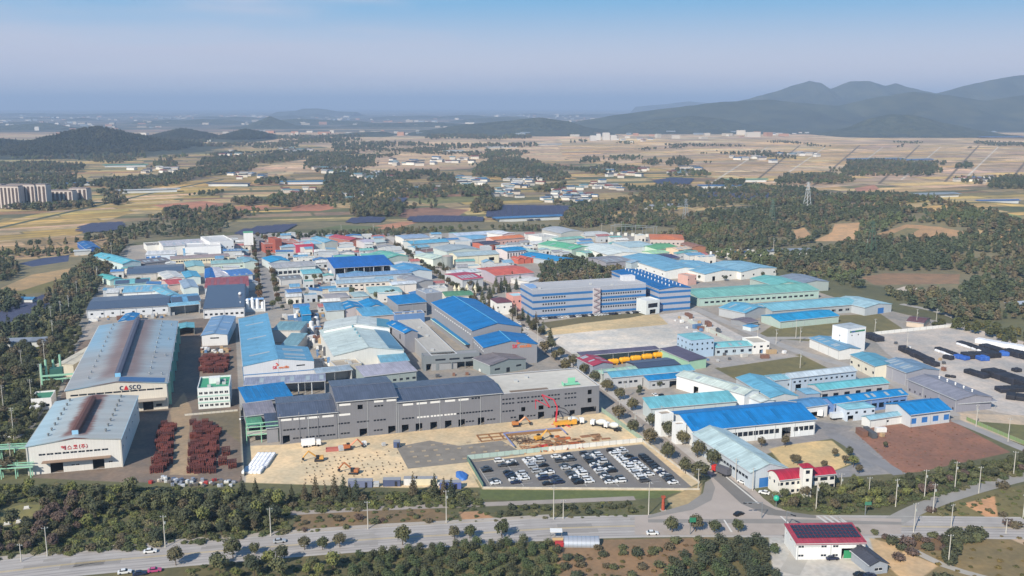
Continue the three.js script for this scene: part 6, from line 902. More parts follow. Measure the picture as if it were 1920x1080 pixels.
// tree belt west of the estate
seed(43);
thicket(scatter([[-60, 905], [-60, 690], [40, 640], [110, 610], [140, 615], [100, 700], [60, 770], [20, 850], [40, 890]], 8.5), ['dark green', 'olive', 'mid green', 'bronze', 'deep green'], 0.75, 1.2);
thicket(scatter([[40, 800], [90, 720], [145, 620], [158, 622], [115, 720], [62, 810]], 4.2), ['olive', 'mid green', 'dark green'], 0.45, 0.65);
grove('conifers by the striped block', 'conifer', at([[872, 560], [890, 566], [905, 572], [918, 560], [925, 552], [940, 548], [950, 545], [968, 543], [980, 600], [990, 606], [1005, 612], [1018, 625], [1032, 640], [895, 548], [910, 545], [930, 538], [946, 536], [960, 530], [975, 532], [985, 526], [935, 550], [955, 552], [1000, 618], [918, 580], [928, 586], [966, 592]]), ['dark green', 'olive', 'deep green', 'bronze'], 0.75, 1.25, 'grove by striped block');
grove('yard trees in the northern rows', 'round', at([[350, 575], [362, 577], [372, 575], [415, 580], [430, 582], [440, 578], [512, 580], [530, 582], [545, 578], [560, 565], [575, 563], [590, 560], [600, 566], [575, 528], [590, 527], [603, 526], [616, 528], [640, 512], [655, 511], [672, 510], [690, 509], [705, 508], [720, 506], [735, 505], [660, 556], [705, 562], [715, 562], [725, 560], [735, 559], [745, 558], [345, 492], [360, 491], [376, 490], [390, 489], [404, 488], [418, 487], [1260, 540], [1312, 526], [1360, 527], [1408, 520], [1430, 520], [1452, 516], [300, 530], [260, 536], [225, 540]]), ['dark green', 'mid green', 'olive', 'deep green', 'bronze'], 0.6, 0.95, 'northern yards');

// undergrowth that closes the gaps
function undergrowth(pts, hexes, smin, smax) { const im = new THREE.InstancedMesh(KINDS.shrub.crowns[0], massMatN, pts.length), m = new THREE.Matrix4(), q = new THREE.Quaternion(), Y = new THREE.Vector3(0, 1, 0); pts.forEach((p, j) => { const s = rr(smin, smax); m.compose(new THREE.Vector3(p.x, p.y - 0.2, p.z), q.setFromAxisAngle(Y, rnd() * 6.28), new THREE.Vector3(s * 1.2, s * rr(0.6, 1.1), s * 1.2)); im.setMatrixAt(j, m); im.setColorAt(j, new THREE.Color(pick(hexes)).multiplyScalar(rr(0.8, 1.2))); }); im.name = numbered('undergrowth'); im.userData = { kind: 'stuff', label: 'low tangled undergrowth of shrubs and grass', category: 'undergrowth' }; shadows(im); scene.add(im); }
const SCRUB = ['#5c623a', '#686c3e', '#545a3a', '#6c684a', '#4e5838'];
undergrowth(scatter([[-60, 912], [60, 908], [250, 916], [450, 920], [548, 938], [545, 1000], [300, 1028], [-60, 1056]], 3.0, 0.9, [lawn]), SCRUB, 0.5, 1.0);
undergrowth(scatter([[545, 925], [900, 922], [905, 950], [545, 962]], 2.6), SCRUB, 0.35, 0.8); undergrowth(scatter([[560, 966], [1180, 940], [1240, 950], [1180, 968], [900, 978], [640, 990], [500, 1008]], 4.2), SCRUB, 0.25, 0.55);
undergrowth(scatter([[1448, 938], [1500, 915], [1700, 900], [1960, 850], [1960, 880], [1700, 945], [1560, 966], [1470, 955]], 2.9), SCRUB, 0.5, 0.95); undergrowth(scatter([[-40, 905], [-40, 640], [130, 600], [150, 620], [60, 800], [30, 880]], 4), SCRUB, 0.6, 1.1);
undergrowth(scatter([[360, 1062], [650, 1042], [1040, 1018], [1050, 1095], [340, 1095]], 3.2), SCRUB, 0.35, 0.75); undergrowth(scatter([[1050, 1030], [1320, 1012], [1460, 1020], [1460, 1095], [1050, 1095]], 5), ['#6a5438', '#5e5a34', '#74603e'], 0.25, 0.5); undergrowth(scatter([[1690, 1005], [1960, 1005], [1960, 1095], [1760, 1095]], 5.5), ['#6f6238', '#7a6a40', '#5c5a34'], 0.25, 0.5); undergrowth(scatter([[1760, 945], [1960, 905], [1960, 975], [1760, 968]], 4), SCRUB, 0.25, 0.6); undergrowth(scatter([[1600, 815], [1780, 788], [1890, 848], [1690, 890]], 3.2), ['#8c6252', '#825a4a', '#7a6248'], 0.12, 0.26);
// ---- woodland masses
seed(4);
const massLobes = roundLobes(99, 8, 3.4), massCrowns = [leafCloud(massLobes, 150, 1.7, 21), leafCloud(roundLobes(77, 8.5, 3.0), 150, 1.6, 22), leafCloud(coneLobes(33, 10, 2.6), 140, 1.5, 23)];
const massMat = new THREE.MeshStandardMaterial({ color: 0xffffff, vertexColors: true, roughness: 0.95, side: THREE.DoubleSide });
const massHues = ['#464f38', '#50583e', '#404a36', '#5c5c42', '#645a46', '#4c5440', '#6a6446', '#566040'].map((c) => new THREE.Color(c));
function woodland(points, smin, smax, hues = massHues) {
  const split = [[], [], []]; for (const p of points) split[rnd() < 0.22 ? 2 : rnd() < 0.5 ? 0 : 1].push(p);
  split.forEach((list, k) => {
    if (!list.length) return; const im = new THREE.InstancedMesh(massCrowns[k], massMat, list.length), m = new THREE.Matrix4(), q = new THREE.Quaternion(), Y = new THREE.Vector3(0, 1, 0);
    list.forEach((p, i) => { const s = rr(smin, smax); m.compose(new THREE.Vector3(p.x, p.y - 0.8 * s, p.z), q.setFromAxisAngle(Y, rnd() * 6.28), new THREE.Vector3(s * rr(0.9, 1.15), s * rr(0.85, 1.15), s * rr(0.9, 1.15))); im.setMatrixAt(i, m); const hn = clamp((fbm(p.x / 70 + 3, p.z / 70 + 8, 3) - 0.25) * 2 + rr(-0.25, 0.25), 0, 0.999); im.setColorAt(i, hues[Math.floor(hn * hues.length)].clone().multiplyScalar(rr(0.85, 1.2))); });
    im.name = numbered('woodland'); im.userData = { kind: 'stuff', label: 'dense mixed woodland of dark green crowns', category: 'woodland' }; shadows(im); scene.add(im);
  });
}
seed(44);
const clearings = [[[1484, 432], [1508, 425], [1522, 440], [1517, 454], [1490, 455]], [[1518, 455], [1558, 433], [1562, 417], [1616, 415], [1612, 438], [1602, 456]], [[1630, 446], [1700, 417], [1760, 421], [1822, 432], [1800, 446], [1700, 452]], [[1605, 524], [1660, 508], [1808, 510], [1808, 552], [1640, 552]], [[1470, 478], [1480, 466], [1510, 466], [1506, 480]], [[1350, 476], [1480, 462], [1560, 455], [1600, 458], [1560, 470], [1470, 476]]];
woodland(scatter([[1150, 434], [1210, 412], [1330, 400], [1420, 392], [1500, 376], [1600, 366], [1700, 366], [1770, 384], [1920, 418], [1990, 430], [1990, 612], [1900, 600], [1810, 604], [1710, 578], [1650, 552], [1560, 530], [1470, 510], [1350, 484], [1325, 472], [1240, 448]], 7.0, 0.95, clearings).filter((p) => fbm(p.x / 55 + 30, p.z / 55 + 60, 3) > 0.36), 0.55, 1.35);
woodland(scatter([[1700, 612], [1810, 606], [1990, 640], [1990, 668], [1920, 660], [1812, 622]], 6.5, 0.9), 0.6, 0.9, ['#5e5c32', '#4a4e2e', '#666034'].map((c) => new THREE.Color(c)));
woodland(scatter([[1010, 540], [1010, 505], [1060, 488], [1130, 490], [1175, 512], [1165, 528], [1080, 532]], 6.5), 0.8, 1.15);
woodland(scatter([[-60, 690], [-60, 640], [60, 600], [90, 560], [130, 520], [180, 480], [215, 452], [240, 458], [200, 520], [165, 570], [140, 615], [110, 612], [40, 640]], 7), 0.8, 1.2);
woodland(scatter([[-60, 590], [-60, 560], [30, 552], [50, 570], [20, 590]], 7), 0.8, 1.2); woodland(scatter([[-60, 525], [-60, 490], [30, 492], [34, 515], [10, 530]], 7), 0.8, 1.2); woodland(scatter([[-60, 478], [100, 470], [160, 478], [100, 482], [-60, 488]], 8), 0.7, 1); woodland(scatter([[140, 525], [150, 505], [165, 508], [160, 528]], 6), 0.8, 1.1);
woodland(scatter([[480, 446], [660, 438], [760, 432], [1000, 428], [1050, 430], [1060, 440], [1000, 436], [900, 430], [780, 440], [740, 446], [640, 444], [560, 450]], 8), 0.7, 1.0);
woodland(scatter([[320, 444], [340, 424], [410, 420], [416, 436], [380, 446]], 8), 0.5, 0.8);
const farWoods = [[[163, 350], [200, 338], [300, 333], [360, 336], [330, 348], [230, 352]], [[282, 317], [290, 305], [320, 301], [336, 310], [330, 317]], [[366, 312], [380, 300], [420, 296], [434, 306], [420, 312]], [[0, 325], [0, 308], [80, 306], [163, 312], [150, 322]], [[306, 407], [310, 397], [350, 393], [358, 400], [352, 408]], [[380, 411], [390, 397], [430, 394], [446, 404], [440, 412]], [[476, 347], [490, 338], [530, 337], [538, 346]], [[500, 386], [504, 372], [530, 369], [555, 380], [556, 388]], [[601, 366], [610, 353], [660, 350], [677, 360], [670, 367]], [[658, 407], [662, 388], [700, 380], [758, 392], [750, 406]], [[606, 347], [612, 332], [640, 328], [666, 340], [660, 348]], [[568, 317], [580, 296], [620, 290], [704, 300], [690, 314], [640, 318]], [[883, 331], [900, 308], [940, 301], [1000, 302], [1040, 318], [1073, 334], [1060, 340], [960, 337]], [[904, 297], [910, 287], [940, 285], [950, 293]], [[861, 369], [868, 356], [910, 352], [926, 362], [920, 369]], [[885, 399], [890, 380], [920, 374], [942, 386], [938, 398]], [[799, 342], [810, 333], [850, 331], [861, 340]], [[471, 279], [480, 270], [540, 268], [568, 277]], [[1084, 306], [1090, 298], [1120, 296], [1130, 304]], [[1247, 311], [1255, 299], [1280, 296], [1298, 306], [1296, 312]], [[1052, 426], [1060, 404], [1090, 395], [1140, 396], [1144, 418], [1110, 428]], [[1144, 396], [1150, 382], [1170, 380], [1174, 394]], [[1250, 331], [1270, 322], [1320, 323], [1333, 331]], [[1195, 374], [1210, 362], [1260, 358], [1279, 368], [1260, 374]], [[1574, 330], [1590, 306], [1650, 302], [1740, 308], [1768, 322], [1740, 331]], [[1790, 317], [1795, 310], [1820, 308], [1824, 316]], [[1852, 354], [1860, 338], [1920, 334], [1980, 336], [1980, 354]], [[1450, 345], [1470, 332], [1560, 328], [1605, 340], [1560, 346]], [[1380, 362], [1400, 350], [1500, 356], [1560, 366], [1500, 372]], [[740, 366], [800, 352], [820, 356], [780, 368]], [[380, 300], [480, 292], [520, 296], [500, 306], [400, 310]], [[300, 330], [420, 312], [480, 310], [470, 320], [340, 338]], [[0, 350], [100, 335], [160, 340], [160, 350], [100, 360], [0, 366]], [[430, 380], [470, 374], [490, 380], [460, 388]], [[720, 330], [800, 322], [830, 326], [760, 336]], [[1000, 360], [1020, 352], [1060, 348], [1050, 360]], [[1320, 350], [1360, 342], [1400, 344], [1380, 354]], [[470, 300], [560, 292], [575, 298], [500, 308]], [[1090, 320], [1150, 314], [1180, 320], [1120, 328]], [[1200, 306], [1230, 300], [1246, 306], [1220, 312]], [[190, 382], [210, 374], [240, 378], [230, 386]], [[0, 392], [80, 386], [170, 380], [175, 388], [90, 396]]];
for (const w of farWoods) { const c = P(w[0][0], w[0][1]); woodland(scatter(w, Math.max(7, -c.z / 170), 0.9), 0.9, 1.5); }
// hedgerows, clumps and orchards between the fields
{ const keep = scatter([[-20, 470], [-20, 300], [300, 290], [700, 275], [1000, 285], [1330, 330], [1560, 350], [1560, 380], [1200, 420], [1000, 432], [480, 432], [240, 450]], 10.5, 1, [[[-20, 472], [-20, 415], [140, 385], [330, 342], [480, 322], [480, 345], [330, 372], [240, 402], [100, 452]], [[900, 406], [940, 384], [1072, 386], [1060, 406], [990, 416]], [[440, 442], [490, 424], [560, 420], [530, 438]]]).filter((p) => fbm(p.x / 130 + 40, p.z / 190 + 12, 4) > 0.615 && rnd() < 0.85); woodland(keep, 0.7, 1.25); }
{ const keep = scatter([[1130, 330], [1130, 268], [1960, 262], [1960, 360], [1560, 352]], 16, 1).filter((p) => fbm(p.x / 150 + 8, p.z / 260 + 3, 3) > 0.70); woodland(keep, 0.8, 1.3); }
{ const keep = scatter([[0, 300], [0, 262], [500, 256], [1100, 252], [1100, 280], [600, 285], [300, 300]], 22, 1).filter((p) => fbm(p.x / 260 + 21, p.z / 420 + 33, 3) > 0.58); woodland(keep, 1.2, 2.0); }
// trees over the nearer hills
{ const pts = []; for (const [cx, w, D, dp, n, top] of [[190, 700, 3050, 520, 2600, 60], [348, 110, 4300, 380, 420, 36], [464, 96, 4600, 340, 380, 30]]) for (let i = 0; i < n; i++) { const X = (cx - 960 + rr(-0.5, 0.5) * w) / FOCAL * D, Z = -D + rr(-0.4, 1) * dp; pts.push([X, Z]); }
  const rc = new THREE.Raycaster(), meshes = scene.children.filter((o) => /^hill/.test(o.name)).slice(0, 3); scene.updateMatrixWorld(true); const hit = [];
  for (const m of meshes) { const p = m.geometry.attributes.position; for (let i = 0; i < p.count; i++) { if (p.getY(i) > 6 && rnd() < 0.9) for (let k = 0; k < 2; k++) hit.push(new THREE.Vector3(p.getX(i) + rr(-5, 5), p.getY(i) - 2, p.getZ(i) + rr(-12, 12))); } }
  woodland(hit, 1.2, 1.9, ['#343d2e', '#3c4434', '#303a2c', '#444632'].map((c) => new THREE.Color(c))); }
// ---------------------------------------------------------------- vehicles
const tyreM = M('#1c1c1e', { roughness: 0.9 }), carGlass = M('#1a2129', { roughness: 0.12 });
const prismX = (pts, wd) => new THREE.ExtrudeGeometry(new THREE.Shape(pts.map(([x, y]) => new THREE.Vector2(x, y))), { depth: wd, bevelEnabled: true, bevelSize: 0.06, bevelThickness: 0.06, bevelSegments: 1, curveSegments: 2 }).translate(0, 0, -wd / 2);
const bodyGeo = { saloon: merge([prismX([[-2.25, 0.32], [2.25, 0.32], [2.3, 0.72], [1.25, 0.92], [-1.5, 0.96], [-2.25, 0.88]], 1.68), prismX([[-1.25, 1.36], [0.35, 1.36], [0.25, 1.42], [-1.1, 1.43]], 1.32)]), van: merge([prismX([[-2.3, 0.35], [2.25, 0.35], [2.3, 0.85], [1.55, 1.08], [-2.3, 1.05]], 1.72), prismX([[-2.1, 1.62], [0.75, 1.62], [0.6, 1.7], [-2.0, 1.7]], 1.44)]) };
const glassGeo = { saloon: prismX([[-1.7, 0.95], [1.1, 0.93], [0.38, 1.37], [-1.25, 1.37]], 1.46), van: prismX([[-2.25, 1.05], [1.45, 1.06], [0.8, 1.63], [-2.1, 1.63]], 1.56) };
const wheelGeo = new THREE.CylinderGeometry(0.33, 0.33, 0.22, 12).rotateX(Math.PI / 2), lampGeo = bx(0.06, 0.14, 0.34);
const paint1 = ['white', '#dddede'], PAINTS = [paint1, paint1, paint1, paint1, ['silver', '#a9adb2'], ['silver', '#b9bcc0'], ['black', '#1d1e22'], ['black', '#26272c'], ['dark grey', '#4a4d52'], ['navy', '#262f4a'], paint1, ['dark grey', '#3a3d44']];
function car(style, colour, hex, x, z, turn, label, group) {
  const t = thing('car', label, 'car', x, 0.04, z, turn, group); t.scale.set(0.86, 0.92, 0.94); part('body', bodyGeo[style], M(hex, { roughness: 0.3, metalness: 0.1 }), t); part('glasshouse', glassGeo[style], carGlass, t);
  for (const wx of [-1.4, 1.4]) for (const wz of [-0.82, 0.82]) part('wheel', wheelGeo, tyreM, t).position.set(wx, 0.33, wz);
  for (const s of [-0.58, 0.58]) part('headlight', lampGeo, whiteM, t).position.set(2.28, 0.66, s);
  return t;
}
seed(61);
{ // rows in the car park; each row is a line of bays with cars on one or both sides
  const rows = [['first', [899, 879], [921, 912], [1]], ['second', [944, 863], [982, 912], [-1, 1]], ['third', [996, 861], [1040, 912], [-1, 1]], ['fourth', [1050, 855], [1100, 912], [-1, 1]], ['fifth', [1103, 850], [1160, 912], [-1, 1]], ['sixth', [1153, 844], [1225, 908], [-1, 1]], ['last', [1213, 855], [1276, 910], [-1]]];
  const dens = { first: 0.62, second: 0.62, third: 0.72, fourth: 0.86, fifth: 0.86, sixth: 0.84, last: 0.92 };
  const lines = [];
  for (const [nm, a, b, sides] of rows) {
    const A = PT(...a), B = PT(...b), L = A.distanceTo(B), u = B.clone().sub(A).normalize(), r = new THREE.Vector3(-u.z, 0, u.x), n = Math.floor(L / 2.55);
    for (const s of sides) { let k = 0; for (let i = 0; i < n; i++) { const mid = i / n; if (nm === 'second' && mid > 0.32 && mid < 0.45) continue; if (nm === 'third' && mid > 0.3 && mid < 0.42) continue; if (rnd() > dens[nm]) continue; k++;
        const p = A.clone().addScaledVector(u, (i + 0.5) * 2.55).addScaledVector(r, -s * 2.12), [cn, hex] = pick(PAINTS), st = rnd() < 0.35 ? 'van' : 'saloon', dir = Math.atan2(-r.z * s, r.x * s) + (rnd() < 0.3 ? Math.PI : 0) + rr(-0.03, 0.03);
        car(st, cn, hex, p.x, p.z, dir, `${cn} ${st === 'van' ? 'tall car' : 'car'}, ${ordinal(k)} from rear, ${sides.length > 1 ? (s > 0 ? 'west side, ' : 'east side, ') : ''}${nm} car park row`, 'cars in the car park'); } }
    for (let i = 0; i <= n; i += 1) { const p = A.clone().addScaledVector(u, i * 2.55); for (const s of sides) lines.push(new THREE.PlaneGeometry(4.2, 0.14).rotateX(-Math.PI / 2).rotateY(Math.atan2(-r.z, r.x)).translate(p.x - r.x * s * 2.1, 0.062, p.z - r.z * s * 2.1)); }
    lines.push(new THREE.PlaneGeometry(0.2, L).rotateX(-Math.PI / 2).rotateY(Math.atan2(u.x, u.z)).translate((A.x + B.x) / 2, 0.066, (A.z + B.z) / 2));
  }
  marking(merge(lines), '#cfcfca', lot).name = 'bay_marking';
}
const loose = [ // px, py, turn, colour, label
  [282, 1036, 0.25, 'white', 'white car driving along the front road near the wood'], [524, 1017, 0.25, 'silver', 'silver car driving on the front road below the wood'], [1223, 1002, 0.05, 'white', 'white car on the near lane of the front road'], [1433, 926, 2.6, 'white', 'white car parked beside the east kerb of the junction'], [1392, 906, 2.2, 'white', 'white car parked under the trees by the aqua shed'], [1385, 966, 0.6, 'black', 'black car turning in the middle of the junction'],
  [1560, 1049, 0.1, 'navy', 'navy car parked in front of the panel roofed works'], [1612, 1080, 0.3, 'black', 'black car parked at the bottom edge beside the slate house'], [1630, 1082, 0.3, 'navy', 'navy car at the bottom edge beside the slate house'], [234, 1075, 0.3, 'white', 'white car at the bottom edge below the front road'], [262, 1078, 0.3, 'navy', 'navy car at the bottom edge beside the pink one'], [290, 1072, 0.3, 'pink', 'pink car parked at the bottom edge below the front road'],
  [1228, 742, 1.9, 'white', 'white car in the yard of the cyan works beside the black one'], [1240, 743, 1.9, 'black', 'black car in the yard of the cyan works'], [1490, 806, 1.3, 'white', 'white car, first of the row by the glazed warehouse'], [1497, 805, 1.3, 'white', 'white car, second of the row by the glazed warehouse'], [1504, 804, 1.3, 'white', 'white car, third of the row by the glazed warehouse'], [1512, 803, 1.3, 'white', 'white car, fourth of the row by the glazed warehouse'], [1521, 801, 1.3, 'black', 'black car at the end of the row by the glazed warehouse'], [575, 838, 0.3, 'white', 'white car standing against the grey factory wall'],
  [1067, 694, 1.9, 'white', 'white car at the street kerb behind the grey factory'], [1052, 688, 1.9, 'black', 'black car at the street kerb behind the grey factory'], [1056, 676, 1.9, 'white', 'white car on the far street kerb beyond the grey factory'], [12, 822, 0.4, 'white', 'white car parked beside the conveyor bridges'], [20, 814, 0.4, 'silver', 'silver car parked beside the conveyor bridges'], [455, 786, 1.5, 'white', 'white car on the sandy lane west of the grey factory'] ];
for (const [a, b, turn, c, label] of loose) { const p = PT(a, b); car('saloon', c, { white: '#dddede', silver: '#a9adb2', black: '#1d1e22', navy: '#262f4a', pink: '#b8507e' }[c], p.x, p.z, turn, label); }
{ const A = P(1003, 599), B = P(1218, 585); for (let i = 0; i < 38; i++) { if (rnd() < 0.12) continue; const t = (i + 0.5) / 38, [cn, hex] = pick(PAINTS), p = A.clone().lerp(B, t); car('saloon', cn, hex, p.x, p.z, Math.PI / 2 + 0.3, `${cn} car, ${ordinal(i + 1)} bay from the west in front of the striped block`, 'cars before the striped block'); } }
{ seed(161); const A = PT(1000, 632), B = PT(760, 466), u = B.clone().sub(A).normalize(), r = new THREE.Vector3(-u.z, 0, u.x); for (const sd of [-3.2, 3.2]) { let k = 0; for (let i = 0; i < 46; i++) { if (rnd() > 0.45) continue; const p = A.clone().lerp(B, (i + 0.5) / 46).addScaledVector(r, sd), [cn, hex] = pick(PAINTS); car('saloon', cn, hex, p.x, p.z, Math.atan2(-u.z, u.x), `${cn} car, ${ordinal(++k)} going away along the ${sd < 0 ? 'west' : 'east'} kerb of the far street`, 'cars on the far main street'); } } }
function lorry(px_, py_, turn, hex, cargoHex, label, name = 'lorry') { const p = PT(px_, py_), t = thing(name, label, 'lorry', p.x, 0.04, p.z, turn); part('cab', new RoundedBoxGeometry(1.9, 2.1, 2.2, 2, 0.2).translate(3.2, 1.6, 0), M(hex, { roughness: 0.4 }), t); part('windscreen', bx(0.08, 0.8, 1.9, 4.16, 2.0, 0), carGlass, t); part('chassis', on(8, 0.35, 1.0, 0, 0.55, 0), darkM, t); part('cargo_box', on(5.6, 2.3, 2.4, -1.1, 0.95, 0), M(cargoHex, { roughness: 0.6 }), t); for (const x of [-2.8, -1.8, 2.9]) for (const z of [-1, 1]) part('wheel', new THREE.CylinderGeometry(0.48, 0.48, 0.32, 12).rotateX(Math.PI / 2).translate(x, 0.48, z), tyreM, t); return t; }
lorry(1485, 813, 2.4, '#e6e6e6', '#dfe4ea', 'white box lorry with blue cab in the glazed warehouse yard'); lorry(1572, 786, 0.2, '#d9d9d9', '#c9cfd4', 'white box lorry beside the cyan roofed white house'); lorry(1538, 779, 1.2, '#dadada', '#e4e4e4', 'white box lorry behind the blue store'); lorry(583, 837, 0.3, '#e2e2e2', '#e6e6e6', 'white truck parked at the foot of the grey factory'); lorry(1352, 889, 2.2, '#c2302c', '#5a5a62', 'red cabbed flat lorry on the street beside the aqua shed');

// ---------------------------------------------------------------- building site machines and materials
function excavator(a, b, turn, label, hex = '#c9974a') { const p = PT(a, b), t = thing('excavator', label, 'excavator', p.x, 0, p.z, turn), m = M(hex, { roughness: 0.5 }); for (const z of [-1.1, 1.1]) part('track', new RoundedBoxGeometry(3.6, 0.8, 0.6, 2, 0.3).translate(0, 0.4, z), darkM, t); part('house', new RoundedBoxGeometry(2.8, 1.2, 2.4, 2, 0.15).translate(-0.5, 1.5, 0), m, t); part('cab', on(1.3, 1.5, 1.1, 0.4, 1.1, -0.7), carGlass, t); part('boom', beam([0.8, 1.6, 0.4], [4.0, 4.2, 0.4], 0.4, 0.6), m, t); part('arm', beam([4.0, 4.2, 0.4], [6.2, 1.6, 0.4], 0.35, 0.45), m, t); part('bucket', new RoundedBoxGeometry(0.9, 0.9, 1.2, 1, 0.15).translate(6.2, 1.0, 0.4), darkM, t); }
excavator(598, 864, 3.3, 'tan excavator beside the pile heads at the west of the site'); excavator(652, 843, 0.4, 'orange excavator close to the grey factory wall', '#b0643a'); excavator(664, 888, 3.0, 'brown orange excavator near the front of the site', '#a5653c'); excavator(1010, 826, 0.6, 'yellow excavator working in the formwork pit', '#d09a3a'); excavator(968, 799, 0.2, 'small orange excavator at the grey factory doors', '#b8763e');
{ // concrete pump with its long red boom
  const p = PT(1050, 799), t = thing('concrete_pump', 'concrete pump truck with tall folded red boom', 'pump truck', p.x, 0, p.z, 0.25), r = M('#c93648', { roughness: 0.45 }), y = M('#d39a34');
  part('truck_body', on(8.5, 1.4, 2.4, 1.5, 0.8, 0), y, t); part('cab', new RoundedBoxGeometry(2, 2.2, 2.4, 2, 0.2).translate(6.6, 1.7, 0), y, t); for (const x of [-1, 1, 5]) for (const z of [-1.1, 1.1]) part('wheel', new THREE.CylinderGeometry(0.5, 0.5, 0.35, 12).rotateX(Math.PI / 2).translate(x, 0.5, z), tyreM, t);
  const pts = [[-2, 1.8], [-1.4, 9], [-3, 12.5], [-8.5, 15.2], [-4.8, 9.2], [-11.5, 13.2], [-11.3, 9]]; for (let i = 0; i < pts.length - 1; i++) part('boom_section', beam([...pts[i], 0.25 * (i % 2)], [...pts[i + 1], 0.25 * (i % 2)], 0.5 - i * 0.05, 0.6 - i * 0.07), r, t);
  part('hose', new THREE.TubeGeometry(new THREE.CatmullRomCurve3([[-1.2, 9, 0.5], [2, 8, 0.8], [4.2, 5, 0.8], [4.4, 1.4, 0.6]].map((q) => new THREE.Vector3(...q))), 16, 0.16, 6), darkM, t); for (const [x, z] of [[-3, 3], [-3, -3], [4, 3], [4, -3]]) part('outrigger', beam([x * 0.5, 1, z * 0.3], [x, 0.1, z], 0.25), r, t);
}
function mixer(a, b, turn, label) { const p = PT(a, b), t = thing('mixer_truck', label, 'mixer truck', p.x, 0, p.z, turn), g = M('#c9ccc9', { roughness: 0.5 }); part('cab', new RoundedBoxGeometry(1.9, 2.1, 2.3, 2, 0.2).translate(3.6, 1.7, 0), M('#e0e0de'), t); part('windscreen', bx(0.08, 0.8, 1.9, 4.56, 2.1, 0), carGlass, t); part('drum', new THREE.LatheGeometry([[0.1, -2.6], [0.8, -2.3], [1.35, -0.6], [1.3, 0.8], [0.7, 2.2], [0.1, 2.4]].map((q) => new THREE.Vector2(...q)), 16).rotateZ(Math.PI / 2 - 0.18).translate(-0.4, 2.3, 0), g, t); part('chassis', on(8.4, 0.4, 1.1, 0.2, 0.6, 0), darkM, t); for (const x of [-2.6, -1.4, 3.3]) for (const z of [-1, 1]) part('wheel', new THREE.CylinderGeometry(0.5, 0.5, 0.34, 12).rotateX(Math.PI / 2).translate(x, 0.5, z), tyreM, t); }
mixer(1076, 795, 0.15, 'white mixer truck next to the concrete pump'); mixer(1126, 800, 2.7, 'pale mixer truck near the green street fence'); mixer(1150, 806, 2.4, 'white mixer truck at the east corner of the site');
{ // formwork pit
  const p = PT(1010, 826), t = thing('formwork', 'timber formwork pit with blue rim and brown panels', 'formwork', p.x, 0, p.z, 0.28), wd = M('#94714f', { map: brickTex }), bl = M('#7f86ad'); seed(9);
  part('rim', merge([on(26, 0.4, 0.5, 0, 1.2, -9), on(0.5, 0.4, 16, -13, 1.2, -1), on(0.5, 0.4, 7, 13, 1.2, -5.5)]), bl, t); for (let i = 0; i < 26; i++) part('shutter_panel', on(0.95, 1.2, 0.12, -12.5 + i, 0, -8.8), wd, t);
  for (let i = 0; i < 40; i++) part('prop', beam([rr(-12, -2), 0, rr(-7, 4)], [rr(-12, -2), rr(0.8, 1.8), rr(-7, 4)], 0.14), M('#5a4a3e'), t); for (let i = 0; i < 34; i++) part('timber_stack', on(rr(1.5, 4), rr(0.2, 0.6), rr(0.6, 1.6), rr(-6, 13), 0, rr(-1, 6)).rotateY(rr(-0.2, 0.2)), pick([wd, M('#a88664'), M('#b5622f'), M('#7c5a42')]), t);
  seed(19); const q2 = PT(1050, 838), hp = thing('timber_heap', 'messy orange brown heaps of timber and steel in front of the pit', 'timber', q2.x, 0, q2.z, 0.28); for (let i = 0; i < 90; i++) part('plank', on(rr(1.2, 4.5), rr(0.12, 0.5), rr(0.2, 0.8), 0, 0, 0).rotateY(rr(-1.4, 1.4)).translate(rr(-16, 9), rr(0, 0.5), rr(-4, 3.5)), pick([wd, M('#a05a34'), M('#b5763e'), M('#7c5a42'), M('#8c4a30'), M('#b09070')]), hp);
  part('red_sheet', on(6, 0.5, 1.8, 0, 0, 7.2), M('#b3242a'), t); const q = PT(1100, 822), f = thing('panel_stack', 'flat stacks of brown shuttering panels at the east of the site', 'timber', q.x, 0, q.z, 0.28); for (let i = 0; i < 14; i++) part('board', on(rr(2, 5), 0.3, rr(1.2, 2.4), rr(-9, 9), 0, rr(-4, 4)).rotateY(rr(-0.15, 0.15)), pick([wd, M('#a37d5c'), M('#8e6648')]), f);
  const s = PT(928, 820), g = thing('rebar_frame', 'open brown timber frame at the west end of the pit', 'frame', s.x, 0, s.z, 0.28); for (const z of [-4, 0, 4]) part('rail', on(14, 0.5, 0.4, 0, 0, z), wd, g); for (const x of [-7, -2, 3, 7]) part('cross_rail', on(0.4, 0.45, 8.4, x, 0.02, 0), M('#86603f'), g);
}
{ const p = PT(487, 872), t = thing('bag_stack', 'big heap of white bulk bags at the west of the site', 'bags', p.x, 0, p.z, 0); seed(12); const bag = new RoundedBoxGeometry(1.5, 1.3, 1.5, 3, 0.4); for (let i = 0; i < 5; i++) for (let j = 0; j < 14; j++) { const o = part('bag', bag, M(j % 3 ? '#e2e4e8' : '#d6d9de'), t); o.position.set((i - 2) * 1.5 + (j > 9 ? -0.8 : 0), 0.65, (j - 7) * 1.5); } const q = PT(501, 868), u = thing('tarp_stack', 'grey tarpaulin covered stack beside the white bulk bags', 'stack', q.x, 0, q.z, 0); for (let i = 0; i < 9; i++) part('bundle', new RoundedBoxGeometry(2.2, 1.2, 1.5, 3, 0.3).translate(0, 0.6, (i - 4) * 1.5), M('#7d8aa2'), u); }
